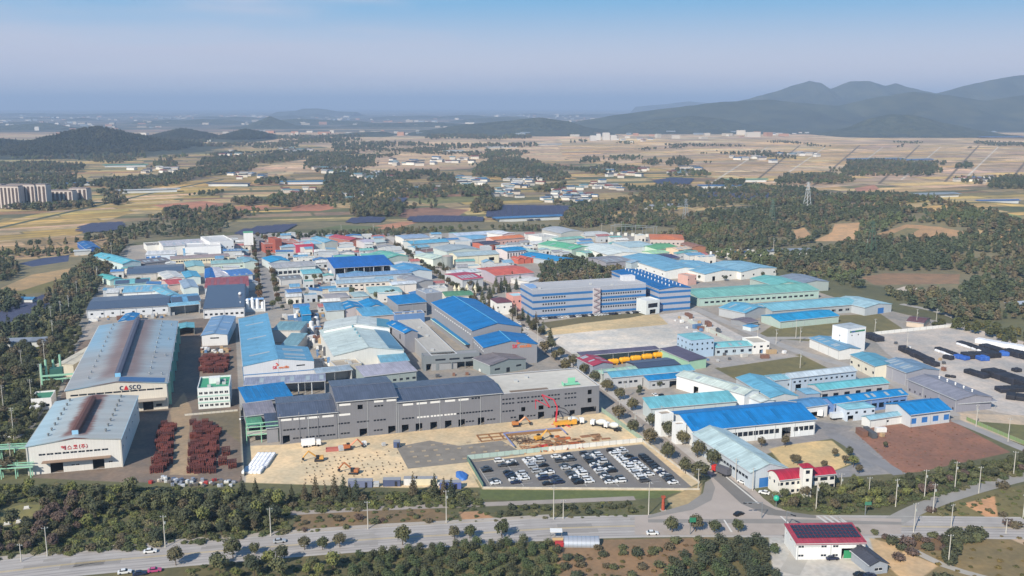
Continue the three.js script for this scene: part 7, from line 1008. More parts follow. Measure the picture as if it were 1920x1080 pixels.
{ const p = PT(866, 893), t = thing('tarp_heap', 'bright blue tarpaulin heap beside the car park corner', 'tarpaulin', p.x, 0, p.z, 0.2), g = new THREE.SphereGeometry(1, 24, 12, 0, 6.284, 0, 1.57), a = g.attributes.position; for (let i = 0; i < a.count; i++) { const n = 0.7 + 0.6 * fbm(a.getX(i) * 2 + 9, a.getZ(i) * 2 + 3, 3); a.setXYZ(i, a.getX(i) * 2.2 * n, a.getY(i) * 1.3 * n, a.getZ(i) * 5 * n); } g.computeVertexNormals(); part('sheet', g, M('#3a6cb4', { roughness: 0.5 }), t); }
[[676, 912, 'grey blue', '#6f7896', 9], [735, 910, 'navy', '#4e5878', 6.5], [800, 908, 'cream', '#dcd2b4', 8], [845, 915, 'blue', '#5a6aa8', 8], [770, 908, 'white', '#dcdcda', 5], [744, 838, 'steel blue', '#4a5a80', 2.6]].forEach(([a, b, c, hex, L]) => { const p = PT(a, b), t = thing('site_container', `${c} site container along the front edge of the building site`, 'container', p.x, 0, p.z, 0.03); part('shell', new RoundedBoxGeometry(L, 2.6, 2.5, 1, 0.06).translate(0, 1.32, 0), M(hex, { map: wallTex }), t); part('door', bx(0.9, 2, 0.06, L * 0.25, 1.1, 1.3), darkM, t); part('roof_edge', on(L + 0.1, 0.12, 2.6, 0, 2.64, 0), M('#8d9096'), t); });
{ const p = PT(625, 845), t = thing('skip', 'long rusty red open skip on the sand', 'skip', p.x, 0, p.z, 0.2), r = M('#a8625a'); part('floor', on(6, 0.15, 2.2), r, t); for (const z of [-1.1, 1.1]) part('side', on(6, 1.2, 0.12, 0, 0.1, z), r, t); for (const x of [-3, 3]) part('end', on(0.12, 1.1, 2.1, x, 0.1, 0), r, t); }

// ---------------------------------------------------------------- scrap yard stacks of rusty steel
seed(71);
function steelStack(p, w, d, h, label) { const t = thing('steel_stack', label, 'steel stack', p.x, 0, p.z, 0.27 + rr(-0.06, 0.06), 'rusty steel stacks in the scrap yard'), cols = ['#6a352d', '#5c2e28', '#733b31', '#512b27', '#653430']; const n = Math.max(2, Math.round(h / 0.8)); for (let k = 0; k < n; k++) { const m = M(pick(cols), { roughness: 0.9 }), g = []; const q = Math.max(2, Math.round(w / 0.7)); for (let i = 0; i < q; i++) g.push(bx(0.42, 0.5, d * rr(0.86, 1.0), (i + 0.5) * w / q - w / 2, k * 0.8 + 0.28, rr(-0.3, 0.3))); g.push(bx(w, 0.14, 0.3, 0, k * 0.8 + 0.62, d * 0.3), bx(w, 0.14, 0.3, 0, k * 0.8 + 0.62, -d * 0.3)); const o = part('layer', merge(g), m, t); o.userData.kind = 'stuff'; } }
const stackRows = [[[[286, 890], [316, 888], [328, 800], [305, 790]], 'west row along the steel works shadow'], [[[354, 890], [400, 890], [412, 800], [362, 795]], 'middle heap of the scrap yard'], [[[376, 700], [428, 700], [428, 668], [378, 670]], 'rear heap by the white office block']];
for (const [poly, where] of stackRows) { let k = 0; for (const p of scatter(poly, 3.0, 0.3)) steelStack(p, rr(2.7, 3.2), rr(2.7, 3.2), rr(1.9, 2.9), `rusty red steel stack, ${ordinal(++k)} from the back, ${where}`); }
at([[418, 870], [436, 876], [424, 852]]).forEach((p, i) => steelStack(p, 3.4, 3.4, 3, `rusty red steel stack standing apart near the tall green fence, ${ordinal(i + 1)}`));
{ const pal = ['#c9ccd0', '#8d93a0', '#a83c3a', '#dcdcd8', '#5f6a80', '#e2d6c8', '#6e6a66']; let k = 0; for (const p of scatter([[270, 905], [300, 897], [440, 903], [444, 915], [330, 912]], 2.4, 0.9)) { const t = thing('scrap_bale', `crushed scrap bale, ${ordinal(Math.min(99, ++k))} from the back in the line below the stacks`, 'scrap', p.x, 0, p.z, rr(0, 3), 'scrap bales'); part('bale', new RoundedBoxGeometry(rr(1, 1.9), rr(0.7, 1.5), rr(1, 1.6), 1, 0.15).translate(0, 0.5, 0), M(pick(pal), { roughness: 0.5, metalness: 0.3 }), t); part('strap', on(0.12, 1.1, 1.3, 0, 0, 0), M('#555960'), t); } }

// ---------------------------------------------------------------- covered stacks in the eastern yard
seed(81);
function coveredStack(a, b, w, h, hex, label) { // rows of bagged blocks under nets; each block its own part
  const A = PT(...a), B = PT(...b), L = A.distanceTo(B), t = thing('covered_stack', label, 'covered stack', A.x, 0, A.z, Math.atan2(-(B.z - A.z), B.x - A.x), 'covered stacks in the eastern yard'), n = Math.max(2, Math.round(L / 4.2)); const tones = hex === 'white' ? ['#d8dade', '#cfd2d8'] : hex === 'blue' ? ['#2a58a8', '#2f5fae'] : ['#22242e', '#262833', '#1e2029'];
  for (let i = 0; i < n; i++) part('block', new RoundedBoxGeometry(L / n + 0.1, h * rr(0.88, 1.1), w * rr(0.94, 1.05), 3, 0.6).translate((i + 0.5) * L / n, h * 0.45, rr(-0.3, 0.3)), M(pick(tones), { roughness: 0.75 }), t);
}
[[[1690, 656], [1745, 682], 5, 3, 'black', 'long black covered stack next to the grey panelled hall'], [[1735, 680], [1758, 688], 4, 2.6, 'black', 'short black covered stack at the end of the long one'], [[1627, 632], [1650, 641], 6, 3.4, 'black', 'black covered stack close behind the white mill tower'], [[1757, 656], [1792, 669], 4, 2.2, 'black', 'slim black stack with white foot in the middle yard'], [[1770, 671], [1787, 675], 3.5, 2.2, 'black', 'small oval black stack before the slim one'], [[1792, 670], [1814, 676], 4.5, 2.2, 'blue', 'bright blue covered stack in the middle yard'], [[1808, 671], [1870, 668], 8, 3, 'black', 'broad black stack joining the two blue covers'], [[1830, 674], [1846, 673], 9, 2.6, 'blue', 'blue cover lying across the broad black stack'], [[1798, 645], [1850, 662], 4.5, 2.4, 'black', 'black stack below the long white covered row'], [[1842, 652], [1880, 664], 6, 3, 'black', 'dark stack between white row and broad stack'], [[1876, 662], [1884, 668], 5, 2.4, 'blue', 'small blue cover at the east yard edge'], [[1884, 662], [1930, 674], 7, 3.2, 'black', 'black stack at the picture edge beyond the blue cover'], [[1830, 642], [1935, 660], 6, 3, 'white', 'long white covered row along the far yard side'], [[1812, 698], [1850, 710], 5, 2.4, 'black', 'irregular black stack alone in the front yard'], [[1850, 700], [1940, 730], 9, 3.4, 'black', 'huge black stack running out of the picture'], [[1870, 734], [1930, 732], 6, 2.4, 'black', 'nearest black stack, upper layer'], [[1886, 745], [1940, 752], 7, 2.4, 'black', 'nearest black stack, lower layer'], [[1772, 706], [1792, 709], 2, 1.4, 'black', 'thin black strip of covers near the lilac hall'], [[1900, 697], [1912, 696], 4, 2, 'black', 'little black stack above the huge one'], [[1793, 646], [1852, 664], 1.6, 1.6, 'white', 'white row at the foot of the far black stack'], [[1754, 658], [1790, 672], 1.6, 1.4, 'white', 'white row at the foot of the slim black stack']].forEach((q) => coveredStack(...q));

// ---------------------------------------------------------------- poles, lamps, signs, pylons
const poleM = M('#b9b5ac', { roughness: 0.85 });
function pole(a, b, h, label, arms = 1) { const p = PT(a, b), t = thing('utility_pole', label, 'pole', p.x, p.y, p.z, rr(-0.4, 0.4), 'concrete utility poles'); part('shaft', cyl(0.11, 0.2, h, 8), poleM, t); for (let i = 0; i < arms; i++) { const c = part('crossarm', bx(1.9, 0.12, 0.12, 0, h - 0.5 - i * 0.9, 0), steelM, t); for (const x of [-0.8, 0, 0.8]) part('insulator', cyl(0.06, 0.08, 0.24, 6, x, h - 0.44 - i * 0.9, 0), whiteM, c); } if (rnd() < 0.35) part('transformer', cyl(0.28, 0.28, 0.8, 10, 0.4, h - 3, 0), M('#9aa09c'), t); }
seed(91);
[[1713, 998, 10.5, 'on the near side of the front road before the ivy hedge'], [1783, 992, 9, 'beside the ivy hedge and the front road'], [1886, 1000, 5, 'short one near the east end of the front road'], [1749, 962, 11, 'by the mouth of the side road'], [1733, 934, 11, 'on the corner above the side road'], [1679, 950, 10.5, 'in the hedge east of the junction'], [1790, 918, 11, 'on the upper side of the side road'], [1835, 925, 10.5, 'leaning over the side road verge'], [1900, 892, 10, 'above the side road near the picture edge'], [1918, 972, 9, 'at the picture edge below the side road'], [1530, 955, 10, 'tall double one beside the green sign'], [1576, 926, 8, 'inside the wood in front of the red roofed office'], [1629, 928, 7, 'inside the wood right of the red roofed office'], [1379, 901, 9, 'near the white car under the trees'], [1411, 920, 9, 'at the gable of the aqua shed'], [1038, 974, 12, 'tall grey one in front of the car park'], [1056, 973, 7, 'short one beside the tall grey pole'], [1216, 965, 12, 'tall one in front of the lone tree'], [837, 981, 12, 'tall one on the brown verge above the front road'], [690, 992, 10, 'on the verge above the middle of the front road'], [508, 1005, 10, 'at the east end of the steel works wood'], [310, 1026, 11, 'at the scrub slope of the steel works wood'], [89, 1043, 10, 'at the thicket edge beside the front road'], [40, 1053, 6, 'short one beside the front road at the west end'], [1778, 1058, 10, 'before the ivy hedge near the path'], [1309, 916, 8, 'at the car park corner by the junction'], [1161, 786, 9, 'on the west pavement next to the green fence'], [1190, 810, 9, 'on the west pavement halfway along the site'], [1240, 797, 9, 'on the east pavement by the white stair tower'], [1127, 722, 9, 'on the east pavement by the cyan works'], [1171, 748, 9, 'on the east pavement by the blue sign']].forEach(([a, b, h, w]) => pole(a, b, h, 'concrete pole ' + w));
[[27, 830], [60, 760], [78, 735], [42, 700], [85, 690], [100, 640], [97, 612], [145, 560], [183, 530], [210, 486], [115, 600], [130, 590], [22, 880], [8, 780]].sort((q, r) => q[0] - r[0]).forEach(([a, b], i) => pole(a, b, rr(11, 16), `tall two armed pole in the western tree belt, ${ordinal(i + 1)} from the left`, 2));
[[1700, 660], [1718, 612], [1755, 606], [1640, 625], [1420, 640], [1455, 645], [1492, 634], [1500, 642], [1500, 690], [1590, 660], [1890, 828], [1830, 800], [1450, 470], [1625, 470], [1540, 486], [880, 520], [905, 590], [948, 570], [968, 600], [1008, 640], [776, 470], [800, 490], [820, 508], [842, 520], [560, 585], [490, 540], [478, 500], [472, 480], [640, 440], [700, 440], [1128, 440], [1165, 430], [1180, 425]].sort((q, r) => q[0] - r[0]).forEach(([a, b], i) => pole(a, b, rr(9, 13), `slender pole inside the estate, ${ordinal(i + 1)} from the left of its kind`, 1));
function pylon(a, b, h, label, hex) { const p = PT(a, b), t = thing('lattice_pylon', label, 'pylon', p.x, p.y, p.z, 0.5, 'power line pylons'), m = M(hex, { roughness: 0.6 }), w = h * 0.11; for (const sx of [-1, 1]) for (const sz of [-1, 1]) part('leg', beam([sx * w, 0, sz * w], [sx * 0.5, h, sz * 0.5], 0.34), m, t); for (let i = 0; i < 7; i++) { const y0 = h * i / 7.5, y1 = h * (i + 1) / 7.5, k = (y) => lerp(w, 0.5, y / h); for (const s of [-1, 1]) part('brace', beam([-k(y0), y0, s * k(y0)], [k(y1), y1, s * k(y1)], 0.2), m, t); } [0.72, 0.84, 0.95].forEach((q) => part('crossarm', bx(h * 0.24, 0.45, 0.45, 0, h * q, 0), m, t)); }
pylon(1513, 392, 34, 'white lattice pylon on the wooded ridge', '#c2c6ca'); pylon(1632, 486, 36, 'dark green lattice pylon in the wood above the clearing', '#47604e'); pylon(1285, 412, 26, 'grey lattice pylon beyond the far substation', '#8f979c'); pylon(1447, 415, 26, 'green lattice pylon at the edge of the dark wood', '#5a7364');
{ const p = PT(1185, 440), t = thing('substation', 'grey steel substation gantry at the far edge of the estate', 'substation', p.x, 0, p.z, -0.4); for (let i = 0; i < 5; i++) { part('post', on(0.35, 9, 0.35, (i - 2) * 12, 0, 0), steelM, t); part('post', on(0.35, 9, 0.35, (i - 2) * 12, 0, -14), steelM, t); } part('gantry', merge([bx(50, 0.4, 0.4, 0, 8.8, 0), bx(50, 0.4, 0.4, 0, 8.8, -14)]), steelM, t); for (let i = 0; i < 6; i++) part('transformer', on(3.5, 3, 3, (i - 2.5) * 8, 0, 10), M('#c9c8c0'), t); }
{ const p = PT(1243, 957), t = thing('sculpture', 'slim rust red pillar sculpture on the dry corner grass', 'sculpture', p.x, 0, p.z, 0.2), r = M('#a04a34', { roughness: 0.8 }); part('pillar', new THREE.CylinderGeometry(0.5, 0.75, 5, 5).translate(0, 2.5, 0), r, t); part('head', on(1.3, 0.7, 0.9, 0, 4.7, 0), r, t); part('plinth', on(1.8, 0.3, 1.8), concreteM, t); }
function signBoard(a, b, h, w, hh, hex, label) { const p = PT(a, b), t = thing('road_sign', label, 'sign', p.x, 0, p.z, 0.1); part('mast', cyl(0.12, 0.16, h, 8), steelM, t); part('board', on(w, hh, 0.1, w * 0.3, h - hh, 0.2), M(hex, { roughness: 0.5 }), t); part('bracket', bx(w * 0.7, 0.1, 0.1, w * 0.25, h - hh / 2, 0.08), steelM, t); }
signBoard(1294, 1002, 6, 2.2, 1.6, '#2f7a5c', 'green direction sign among the verge trees of the front road'); signBoard(1622, 966, 5, 2.4, 1.2, '#3f7a62', 'green direction sign at the far kerb before the side road');
{ const p = PT(1455, 950), t = thing('kiosk_sign', 'round turquoise sign ball on a grey post at the junction corner', 'sign', p.x, 0, p.z); part('ball', new THREE.SphereGeometry(1.1, 16, 12).translate(0, 3.2, 0), M('#2fa88a', { roughness: 0.4 }), t); part('post', cyl(0.12, 0.14, 2.2, 8), steelM, t); part('arrow_board', beam([-1.6, 4.6, 0], [-0.4, 2.4, 0], 0.15, 0.5), steelM, t); }
function gantry(a, b, L, turn, label) { const p = PT(a, b), t = thing('traffic_light', label, 'traffic light', p.x, 0, p.z, turn); part('mast', cyl(0.12, 0.18, 6, 8), steelM, t); part('arm', beam([0, 5.8, 0], [-L, 5.9, 0], 0.16), steelM, t); for (const x of [-L, -L * 0.7]) part('signal_head', on(1.1, 0.4, 0.3, x, 5.4, 0), darkM, t); }
gantry(1428, 972, 6, 0, 'traffic light mast with long arm in the middle of the junction'); gantry(1474, 990, 3, 2.2, 'white traffic light mast beside the panel roofed works');

// ---------------------------------------------------------------- roadside shelter and greenhouse tunnel
{ const p = PT(1090, 1020), t = thing('tunnel_greenhouse', 'silver arched tunnel shed beside the front road', 'greenhouse', p.x, 0, p.z, -0.03); part('cover', new THREE.CylinderGeometry(2.6, 2.6, 11.5, 20, 12, false, 0, Math.PI).rotateZ(Math.PI / 2).rotateX(-Math.PI / 2).rotateX(Math.PI / 2), M('#b9c0ca', { map: wallTex, roughness: 0.35, metalness: 0.4, side: THREE.DoubleSide }), t); for (const x of [-5.7, 5.7]) part('end_wall', new THREE.CircleGeometry(2.55, 16, 0, Math.PI).rotateY(Math.PI / 2).translate(x, 0, 0), M('#5a6068', { side: THREE.DoubleSide }), t); for (let i = 0; i < 9; i++) part('hoop', new THREE.TorusGeometry(2.62, 0.05, 5, 16, Math.PI).rotateY(Math.PI / 2).translate(-5.6 + i * 1.4, 0, 0), steelM, t); 
  const q = PT(1046, 1020), s = thing('roadside_hut', 'small roadside hut with white awning and red cart', 'hut', q.x, 0, q.z, 0); part('awning', on(4, 0.15, 3, -0.4, 2.8, -4), whiteM, s); for (const x of [-2.2, 1.4]) for (const z of [-5.3, -2.7]) part('post', on(0.12, 2.8, 0.12, x, 0, z), steelM, s); part('counter', on(3.4, 1.2, 1.8, 0, 0, -1.2), M('#c9a878'), s); part('red_cart', new RoundedBoxGeometry(2.8, 1.5, 1.9, 2, 0.2).translate(0.4, 0.9, 1.6), M('#a83238'), s); part('cart_wheel', new THREE.CylinderGeometry(0.4, 0.4, 2.0, 12).rotateX(Math.PI / 2).translate(0.4, 0.4, 1.6), tyreM, s); }
{ let k = 0; for (const [a, b] of [[13, 984], [28, 974], [36, 980], [50, 954]]) { const p = PT(a, b), t = thing('grave_stone', `white grave stone on the small lawn, ${ordinal(++k)} from the left`, 'grave', p.x, 0, p.z, 0.4, 'graves on the lawn'); part('slab', new RoundedBoxGeometry(1.6, 0.9, 0.5, 1, 0.08).translate(0, 0.55, 0), whiteM, t); part('base', on(2.2, 0.2, 1.2), concreteM, t); } }

// ---------------------------------------------------------------- far away: apartments, villages, solar fields, greenhouses
function slabBlock(a, b, w, d, h, label, hex, cols) { const p = PT(a, b), t = thing('apartment_block', label, 'apartments', p.x, 0, p.z, -0.15, 'apartment blocks'), wm = wallM(hex); part('wall', on(w, h, d), wm, t); part('roof', on(w * 0.94, 1.4, d * 0.9, 0, h, 0), wallM('#8a7f7c'), t); const g = on(w / cols * 0.52, h * 0.94, 0.4); for (let i = 0; i < cols; i++) { const o = part('balcony_bay', g, M('#4a4040', { roughness: 0.5 }), t); o.position.set((i + 0.5) * w / cols - w / 2, 0.3, d / 2 + 0.22); } }
[[-6, 388, 30, 12, 31, 'tallest brown and white apartment block at the picture edge', 5], [22, 390, 34, 12, 30, 'wide apartment block beside the tallest one', 6], [46, 388, 44, 12, 31, 'broad brown and white apartment block in the middle', 7], [78, 388, 26, 12, 31, 'apartment block at the east end of the tall group', 4], [118, 384, 40, 12, 20, 'lower apartment block east of the tall group', 6], [152, 382, 28, 12, 22, 'easternmost small apartment block', 4]].forEach(([a, b, w, d, h, l, c]) => slabBlock(a, b, w, d, h, l, '#c6bcb6', c));
[[1112, 263, 60], [1122, 262, 44], [1136, 262, 70], [1150, 262, 60], [100, 240, 80], [108, 239, 60], [128, 240, 60], [1082, 236, 90], [1100, 240, 80], [70, 244, 60]].sort((q, r) => q[0] - r[0]).forEach(([a, b, w], i) => { const p = PT(a, b), t = thing('distant_block', `pale distant apartment block on the far plain, ${ordinal(i + 1)} from the left`, 'apartments', p.x, -2, p.z, rr(-0.2, 0.2), 'distant blocks'); part('wall', on(w * 0.42, 20 + (i % 3) * 5, 14), wallM('#cfccc8'), t); part('roof', on(w * 0.36, 2, 9, 0, 20 + (i % 3) * 5, 0), wallM('#b9b6b2'), t); });
seed(101);
const hw = bx(1, 1, 1, 0, 0.5, 0), hr = new THREE.ExtrudeGeometry(new THREE.Shape([[-0.58, 0], [0.58, 0], [0, 0.32]].map((q) => new THREE.Vector2(...q))), { depth: 1.12, bevelEnabled: false }).translate(0, 1, -0.56).rotateY(Math.PI / 2);
const villages = [[1070, 368, 60, 16, 46, 'village behind the big solar field'], [985, 345, 46, 12, 24, 'hamlet east of the dark grove'], [880, 340, 40, 10, 18, 'hamlet in the middle plain'], [700, 332, 44, 8, 18, 'hamlet west of the middle grove'], [560, 284, 50, 8, 16, 'far hamlet under the cone hill'], [1170, 324, 60, 12, 20, 'hamlet on the edge of the right plain'], [1290, 322, 40, 8, 12, 'hamlet below the round grove'], [790, 355, 40, 6, 12, 'farmsteads beside the golden strip'], [1450, 250, 70, 6, 24, 'foothill town on the right'], [1640, 252, 90, 4, 18, 'row at the foot of the dark hill'], [1820, 338, 50, 7, 14, 'farms by the right edge'], [620, 320, 40, 8, 10, 'farms near the red soil'], [850, 300, 50, 6, 10, 'farms on the tan plain'], [470, 330, 40, 8, 10, 'farms under the left hills'], [1000, 248, 60, 4, 12, 'hamlet under the long hill'], [380, 262, 40, 4, 8, 'hamlet between the cone hills'], [1500, 290, 60, 5, 12, 'greenhouse village on the right plain'], [440, 290, 50, 8, 8, 'farms north of the left hill'], [940, 362, 46, 10, 18, 'cottages west of the solar field village'], [1120, 350, 60, 10, 16, 'cottages above the solar field village'], [760, 306, 60, 6, 12, 'hamlet on the tan strip'], [300, 320, 60, 8, 12, 'hamlet below the peaked hill'], [1400, 300, 70, 8, 10, 'farms on the open right plain'], [660, 366, 50, 8, 10, 'farms between the two groves'], [560, 360, 40, 6, 8, 'farms by the bright blue shed'], [1180, 262, 80, 5, 12, 'roadside houses under the right foothills']];
for (const [cx, cy, sx, sy, n, where] of villages) Array.from({ length: n }, () => [cx + (rnd() + rnd() - 1) * sx, cy + (rnd() + rnd() - 1) * sy]).sort((q, r) => q[0] - r[0]).forEach(([hx, hy], i) => {
  const p = PT(hx, hy), far = clamp(-p.z / 1500, 1, 1.5), [rc, hex] = pick([['blue', '#4f86b4'], ['grey', '#77787c'], ['white', '#d2d2d0'], ['red', '#a05a4c'], ['slate', '#4b4f58'], ['aqua', '#7fb2bc'], ['grey', '#8a8480'], ['white', '#dedcd8']]), w = rr(9, 15) * far, d = rr(7, 10) * far, h = rr(3, 4.6) * far;
  const t = thing('village_house', `${rc} roofed house, ${ordinal(i + 1)} from the left, ${where}`, 'house', p.x, p.z < -3000 ? -2 : -0.6, p.z, rr(-0.7, 0.7), 'houses: ' + where); t.scale.set(w, h, d); part('wall', hw, wallM(pick(['#dcd8d0', '#cfc9c0', '#e2e0dc', '#c2bab0'])), t); part('roof', hr, roofM(hex), t);
});
function longShed(a, b, L, w, hex, label) { const p = PT(a, b), t = thing('farm_shed', label, 'shed', p.x, -0.6, p.z, rr(-0.1, 0.5), 'farm sheds on the plain'); t.scale.set(L, 4.5, w); part('wall', hw, wallM('#cfd2d2'), t); part('roof', hr, roofM(hex), t); }
[[278, 360, 90, 16, '#d6d8da', 'long white shed among the golden strips'], [430, 348, 70, 14, '#6a7684', 'long grey shed among the golden strips'], [236, 312, 90, 18, '#6fb39a', 'pale green shed beyond the left grove'], [115, 348, 110, 12, '#4a82b8', 'low blue shed near the apartment blocks'], [570, 344, 90, 16, '#4f9ccc', 'bright blue shed west of the middle grove'], [1640, 300, 140, 40, '#6f96b8', 'big blue greenhouse block on the right plain, west half'], [1705, 302, 130, 40, '#4d86c0', 'big blue greenhouse block on the right plain, east half'], [1395, 340, 80, 16, '#7fc49c', 'pale green shed behind the dark field'], [1350, 352, 70, 14, '#4a86c0', 'blue shed beside the pale green one'], [1740, 368, 90, 30, '#a9b2b6', 'grey farm shed beyond the wooded ridge'], [1240, 388, 70, 16, '#c2c8d0', 'white greenhouse below the golden field'], [1478, 476, 50, 12, '#9aa6b4', 'grey shed in the dark wood clearing'], [990, 412, 80, 16, '#4a90c8', 'blue shed at the foot of the big solar field'], [1870, 380, 60, 12, '#5a86c4', 'small blue shed near the green meadow'], [1030, 272, 90, 20, '#e2e0dc', 'white shed on the far tan plain'], [940, 277, 110, 16, '#dcd8d4', 'long white shed on the far tan plain'], [850, 285, 60, 16, '#cfe0e0', 'pale shed on the far tan plain'], [1880, 258, 200, 60, '#4f86c8', 'far bright blue shed by the right hills'], [20, 650, 40, 10, '#8fa6b8', 'pale blue greenhouse beside the western belt'], [155, 478, 14, 5, '#cfd8dc', 'little white shed by the western pond'], [50, 570, 12, 6, '#4f9ccc', 'little blue shed beside the near western solar field'], [1915, 578, 20, 9, '#c6d2e2', 'white and blue house at the wooded right edge'], [490, 246, 90, 20, '#d8d4d0', 'pale shed under the cone hill']].forEach((q) => longShed(...q));
function solarField(poly, label) { // rows of tilted panel tables
  const w = W(poly), xs = w.map((p) => p[0]), zs = w.map((p) => p[1]), g = []; const tb = new THREE.BoxGeometry(8.2, 0.12, 3.2).rotateX(0.32); const uv = tb.attributes.uv, ps = tb.attributes.position; for (let i = 0; i < uv.count; i++) uv.setXY(i, ps.getX(i), ps.getZ(i));
  for (let z = Math.min(...zs); z < Math.max(...zs); z += 4.0) for (let x = Math.min(...xs); x < Math.max(...xs); x += 8.6) if (inPoly(x, z, w)) g.push(tb.clone().translate(x, 1.4 + terrain(x, z), z));
  if (!g.length) return; const t = thing('solar_field', label, 'solar field'); const o = part('panel_row', merge(g), solarM, t); o.userData.kind = 'stuff'; const legs = part('post_row', merge(g.filter((_, i) => i % 6 === 0).map((q) => { q.computeBoundingSphere(); const c = q.boundingSphere.center; return on(0.15, 1.3, 0.15, c.x, c.y - 1.4, c.z); })), steelM, t); legs.userData.kind = 'stuff';
}
[[[[-40, 615], [20, 582], [70, 556], [122, 560], [100, 585], [50, 605], [-40, 622]], 'violet blue solar field beside the western tree belt'], [[[905, 404], [940, 386], [1070, 388], [1060, 404], [1000, 414], [930, 412]], 'large dark blue solar field behind the estate'], [[[760, 410], [800, 406], [900, 408], [910, 416], [780, 418]], 'strip shaped solar field north of the street end'], [[[650, 412], [690, 408], [720, 410], [712, 418], [656, 420]], 'small solar field west of the strip shaped one'], [[[1290, 368], [1330, 362], [1450, 360], [1560, 366], [1540, 374], [1400, 376]], 'solar field before the wooded ridge'], [[[440, 436], [490, 426], [560, 422], [530, 436], [450, 442]], 'solar field behind the brick block'], [[[145, 432], [160, 422], [230, 418], [232, 432], [160, 438]], 'solar field between the western paddies'], [[[1226, 340], [1260, 334], [1300, 336], [1290, 346], [1230, 346]], 'solar field on the right hand plain'], [[[720, 378], [740, 372], [760, 373], [750, 380]], 'tiny solar field among the golden strips']].forEach((q) => solarField(...q));

// ---------------------------------------------------------------- yard clutter: pallets, drums, containers, parked vans
seed(121);
const clutterKinds = {
  pallet_stack: ['stack', (t, hex) => { const n = 3; for (let i = 0; i < n; i++) part('layer', on(1.9, 0.55, 1.6, rr(-0.1, 0.1), i * 0.6, rr(-0.1, 0.1)), M(hex, { roughness: 0.8 }), t); part('pallet', on(2.1, 0.16, 1.8, 0, -0.02, 0), M('#8a7458'), t); }],
  drum_group: ['drums', (t, hex) => { for (const [x, z] of [[-0.7, 0], [0.1, 0.5], [0.7, -0.3], [0, -0.7]]) part('drum', cyl(0.38, 0.38, 1.1, 10, x, 0, z), M(hex, { roughness: 0.5 }), t); }],
  yard_container: ['container', (t, hex) => { part('shell', new RoundedBoxGeometry(6, 2.5, 2.4, 1, 0.05).translate(0, 1.28, 0), M(hex, { map: wallTex }), t); for (const z of [-0.6, 0.6]) part('door', bx(0.06, 2.2, 1.1, 3.02, 1.25, z), M(hex, { roughness: 0.7 }), t); }],
  storage_tank: ['tank', (t, hex) => { part('vessel', cyl(1.3, 1.3, 4.2, 16, 0, 0.4, 0), M(hex, { roughness: 0.4 }), t); part('lid', new THREE.ConeGeometry(1.35, 0.6, 16).translate(0, 4.9, 0), M(hex, { roughness: 0.4 }), t); part('plinth', on(3, 0.4, 3), concreteM, t); }],
};
const CL = [['white', '#d9dadb'], ['pale grey', '#b2b4b6'], ['off white', '#cbc8c2'], ['blue', '#5b7ea6'], ['rust brown', '#7c5a4c'], ['tan', '#b39a78'], ['dark grey', '#55585e'], ['bright white', '#e2e2e0']];
function clutter(poly, step, kinds, where, keep = 0.75) { const cnt = {}; for (const p of scatter(poly, step, 0.9)) { if (rnd() > keep) continue; const k = pick(kinds), [cn, hex] = pick(CL), key = k + cn, n = cnt[key] = (cnt[key] ?? 0) + 1, noun = k.replace('_', ' '); const t = thing(k, `${cn} ${noun}, ${ordinal(n)} from the back, ${where}`, clutterKinds[k][0], p.x, 0.03, p.z, 0.28 + rr(-0.25, 0.25) + (rnd() < 0.4 ? 1.57 : 0), 'yard goods: ' + where); clutterKinds[k][1](t, hex); t.scale.setScalar(rr(0.75, 1.15)); } }
clutter([[556, 612], [600, 606], [606, 640], [622, 690], [600, 690], [592, 660], [575, 640]], 3.6, ['storage_tank', 'pallet_stack', 'yard_container', 'drum_group'], 'plant yard beside the pale hall');
clutter([[508, 600], [560, 592], [610, 590], [606, 600], [560, 604]], 4, ['pallet_stack', 'yard_container', 'storage_tank'], 'yard behind the lettered factory');
clutter([[1245, 600], [1290, 592], [1380, 634], [1300, 634]], 6, ['pallet_stack', 'yard_container', 'drum_group'], 'pale storage yard', 0.55);
clutter([[1300, 672], [1420, 656], [1480, 664], [1360, 684]], 7, ['pallet_stack', 'drum_group', 'yard_container'], 'yard of the white cube', 0.4);
clutter([[1500, 722], [1600, 708], [1605, 714], [1510, 730]], 3.4, ['pallet_stack', 'drum_group'], 'front of the pale blue workshop');
clutter([[1600, 812], [1640, 800], [1680, 812], [1640, 826]], 4, ['pallet_stack', 'yard_container'], 'field corner by the white store', 0.7);
clutter([[160, 605], [220, 600], [320, 596], [330, 590], [170, 596]], 4.5, ['pallet_stack', 'drum_group', 'yard_container'], 'lane behind the mill hall', 0.7);
clutter([[376, 664], [430, 662], [430, 652], [378, 654]], 2.8, ['pallet_stack', 'drum_group'], 'strip before the side hall', 0.8);
clutter([[795, 712], [900, 704], [905, 696], [800, 700]], 5, ['pallet_stack', 'drum_group'], 'court behind the grey factory', 0.5);
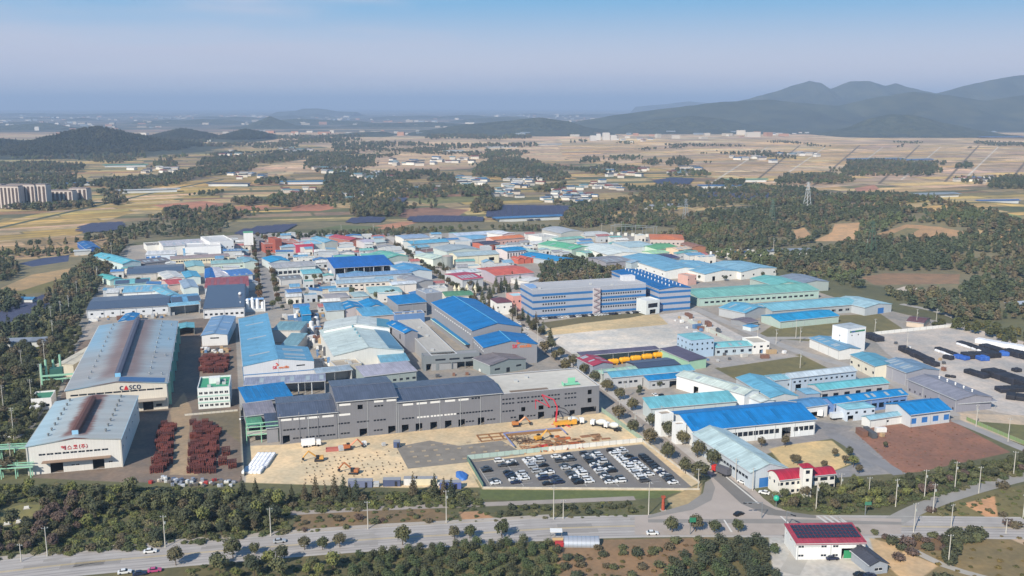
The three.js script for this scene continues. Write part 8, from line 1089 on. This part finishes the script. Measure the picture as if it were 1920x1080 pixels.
clutter([[1640, 640], [1700, 640], [1790, 690], [1760, 700], [1690, 660]], 7, ['pallet_stack'], 'edge of the stack yard', 0.5);
clutter([[1330, 480], [1420, 470], [1450, 482], [1350, 492]], 7, ['yard_container', 'storage_tank', 'pallet_stack'], 'yard below the dark wood', 0.6);
clutter([[590, 530], [630, 526], [628, 534], [596, 540]], 5, ['pallet_stack', 'drum_group'], 'sandy yard by the cream office', 0.6);
clutter([[600, 508], [625, 500], [628, 512], [606, 516]], 5, ['yard_container', 'pallet_stack'], 'yard west of the royal hall', 0.6);
clutter([[1120, 462], [1150, 455], [1160, 462], [1130, 470]], 6, ['yard_container', 'pallet_stack'], 'yard behind the white works', 0.6);
clutter([[630, 838], [740, 828], [742, 834], [640, 846]], 5, ['pallet_stack', 'drum_group'], 'foot of the grey factory', 0.5);
clutter([[560, 903], [860, 906], [862, 914], [560, 912]], 5, ['pallet_stack', 'drum_group'], 'front edge of the building site', 0.5);
// far off towns on the plain
{ seed(131); const n = 900, im = new THREE.InstancedMesh(new THREE.BoxGeometry(1, 1, 1).translate(0, 0.5, 0), M('#d6d2cc', { roughness: 0.9 }), n), m = new THREE.Matrix4(), q = new THREE.Quaternion(), Y = new THREE.Vector3(0, 1, 0); for (let i = 0; i < n; i++) { let x, z; do { z = -rr(4200, 15000); x = rr(-0.62, 0.62) * -z; } while (fbm(x / 900 + 5, z / 700 + 2, 3) < 0.53); const s = rr(0.6, 1.6); m.compose(new THREE.Vector3(x, -2.2, z), q.setFromAxisAngle(Y, rr(-0.5, 0.5)), new THREE.Vector3(rr(12, 45) * s, rr(5, 14) * s, rr(10, 20) * s)); im.setMatrixAt(i, m); im.setColorAt(i, new THREE.Color(pick(['#dcd8d2', '#c2bcb4', '#9fb0c2', '#c49a86', '#e6e4e0']))); } im.name = 'distant_town'; im.userData = { kind: 'stuff', label: 'scatter of far off towns on the plain', category: 'town' }; shadows(im); scene.add(im); }
scene.traverse((o) => { if (o.isMesh) { o.castShadow = true; o.receiveShadow = true; } });
renderer.render(scene, camera);
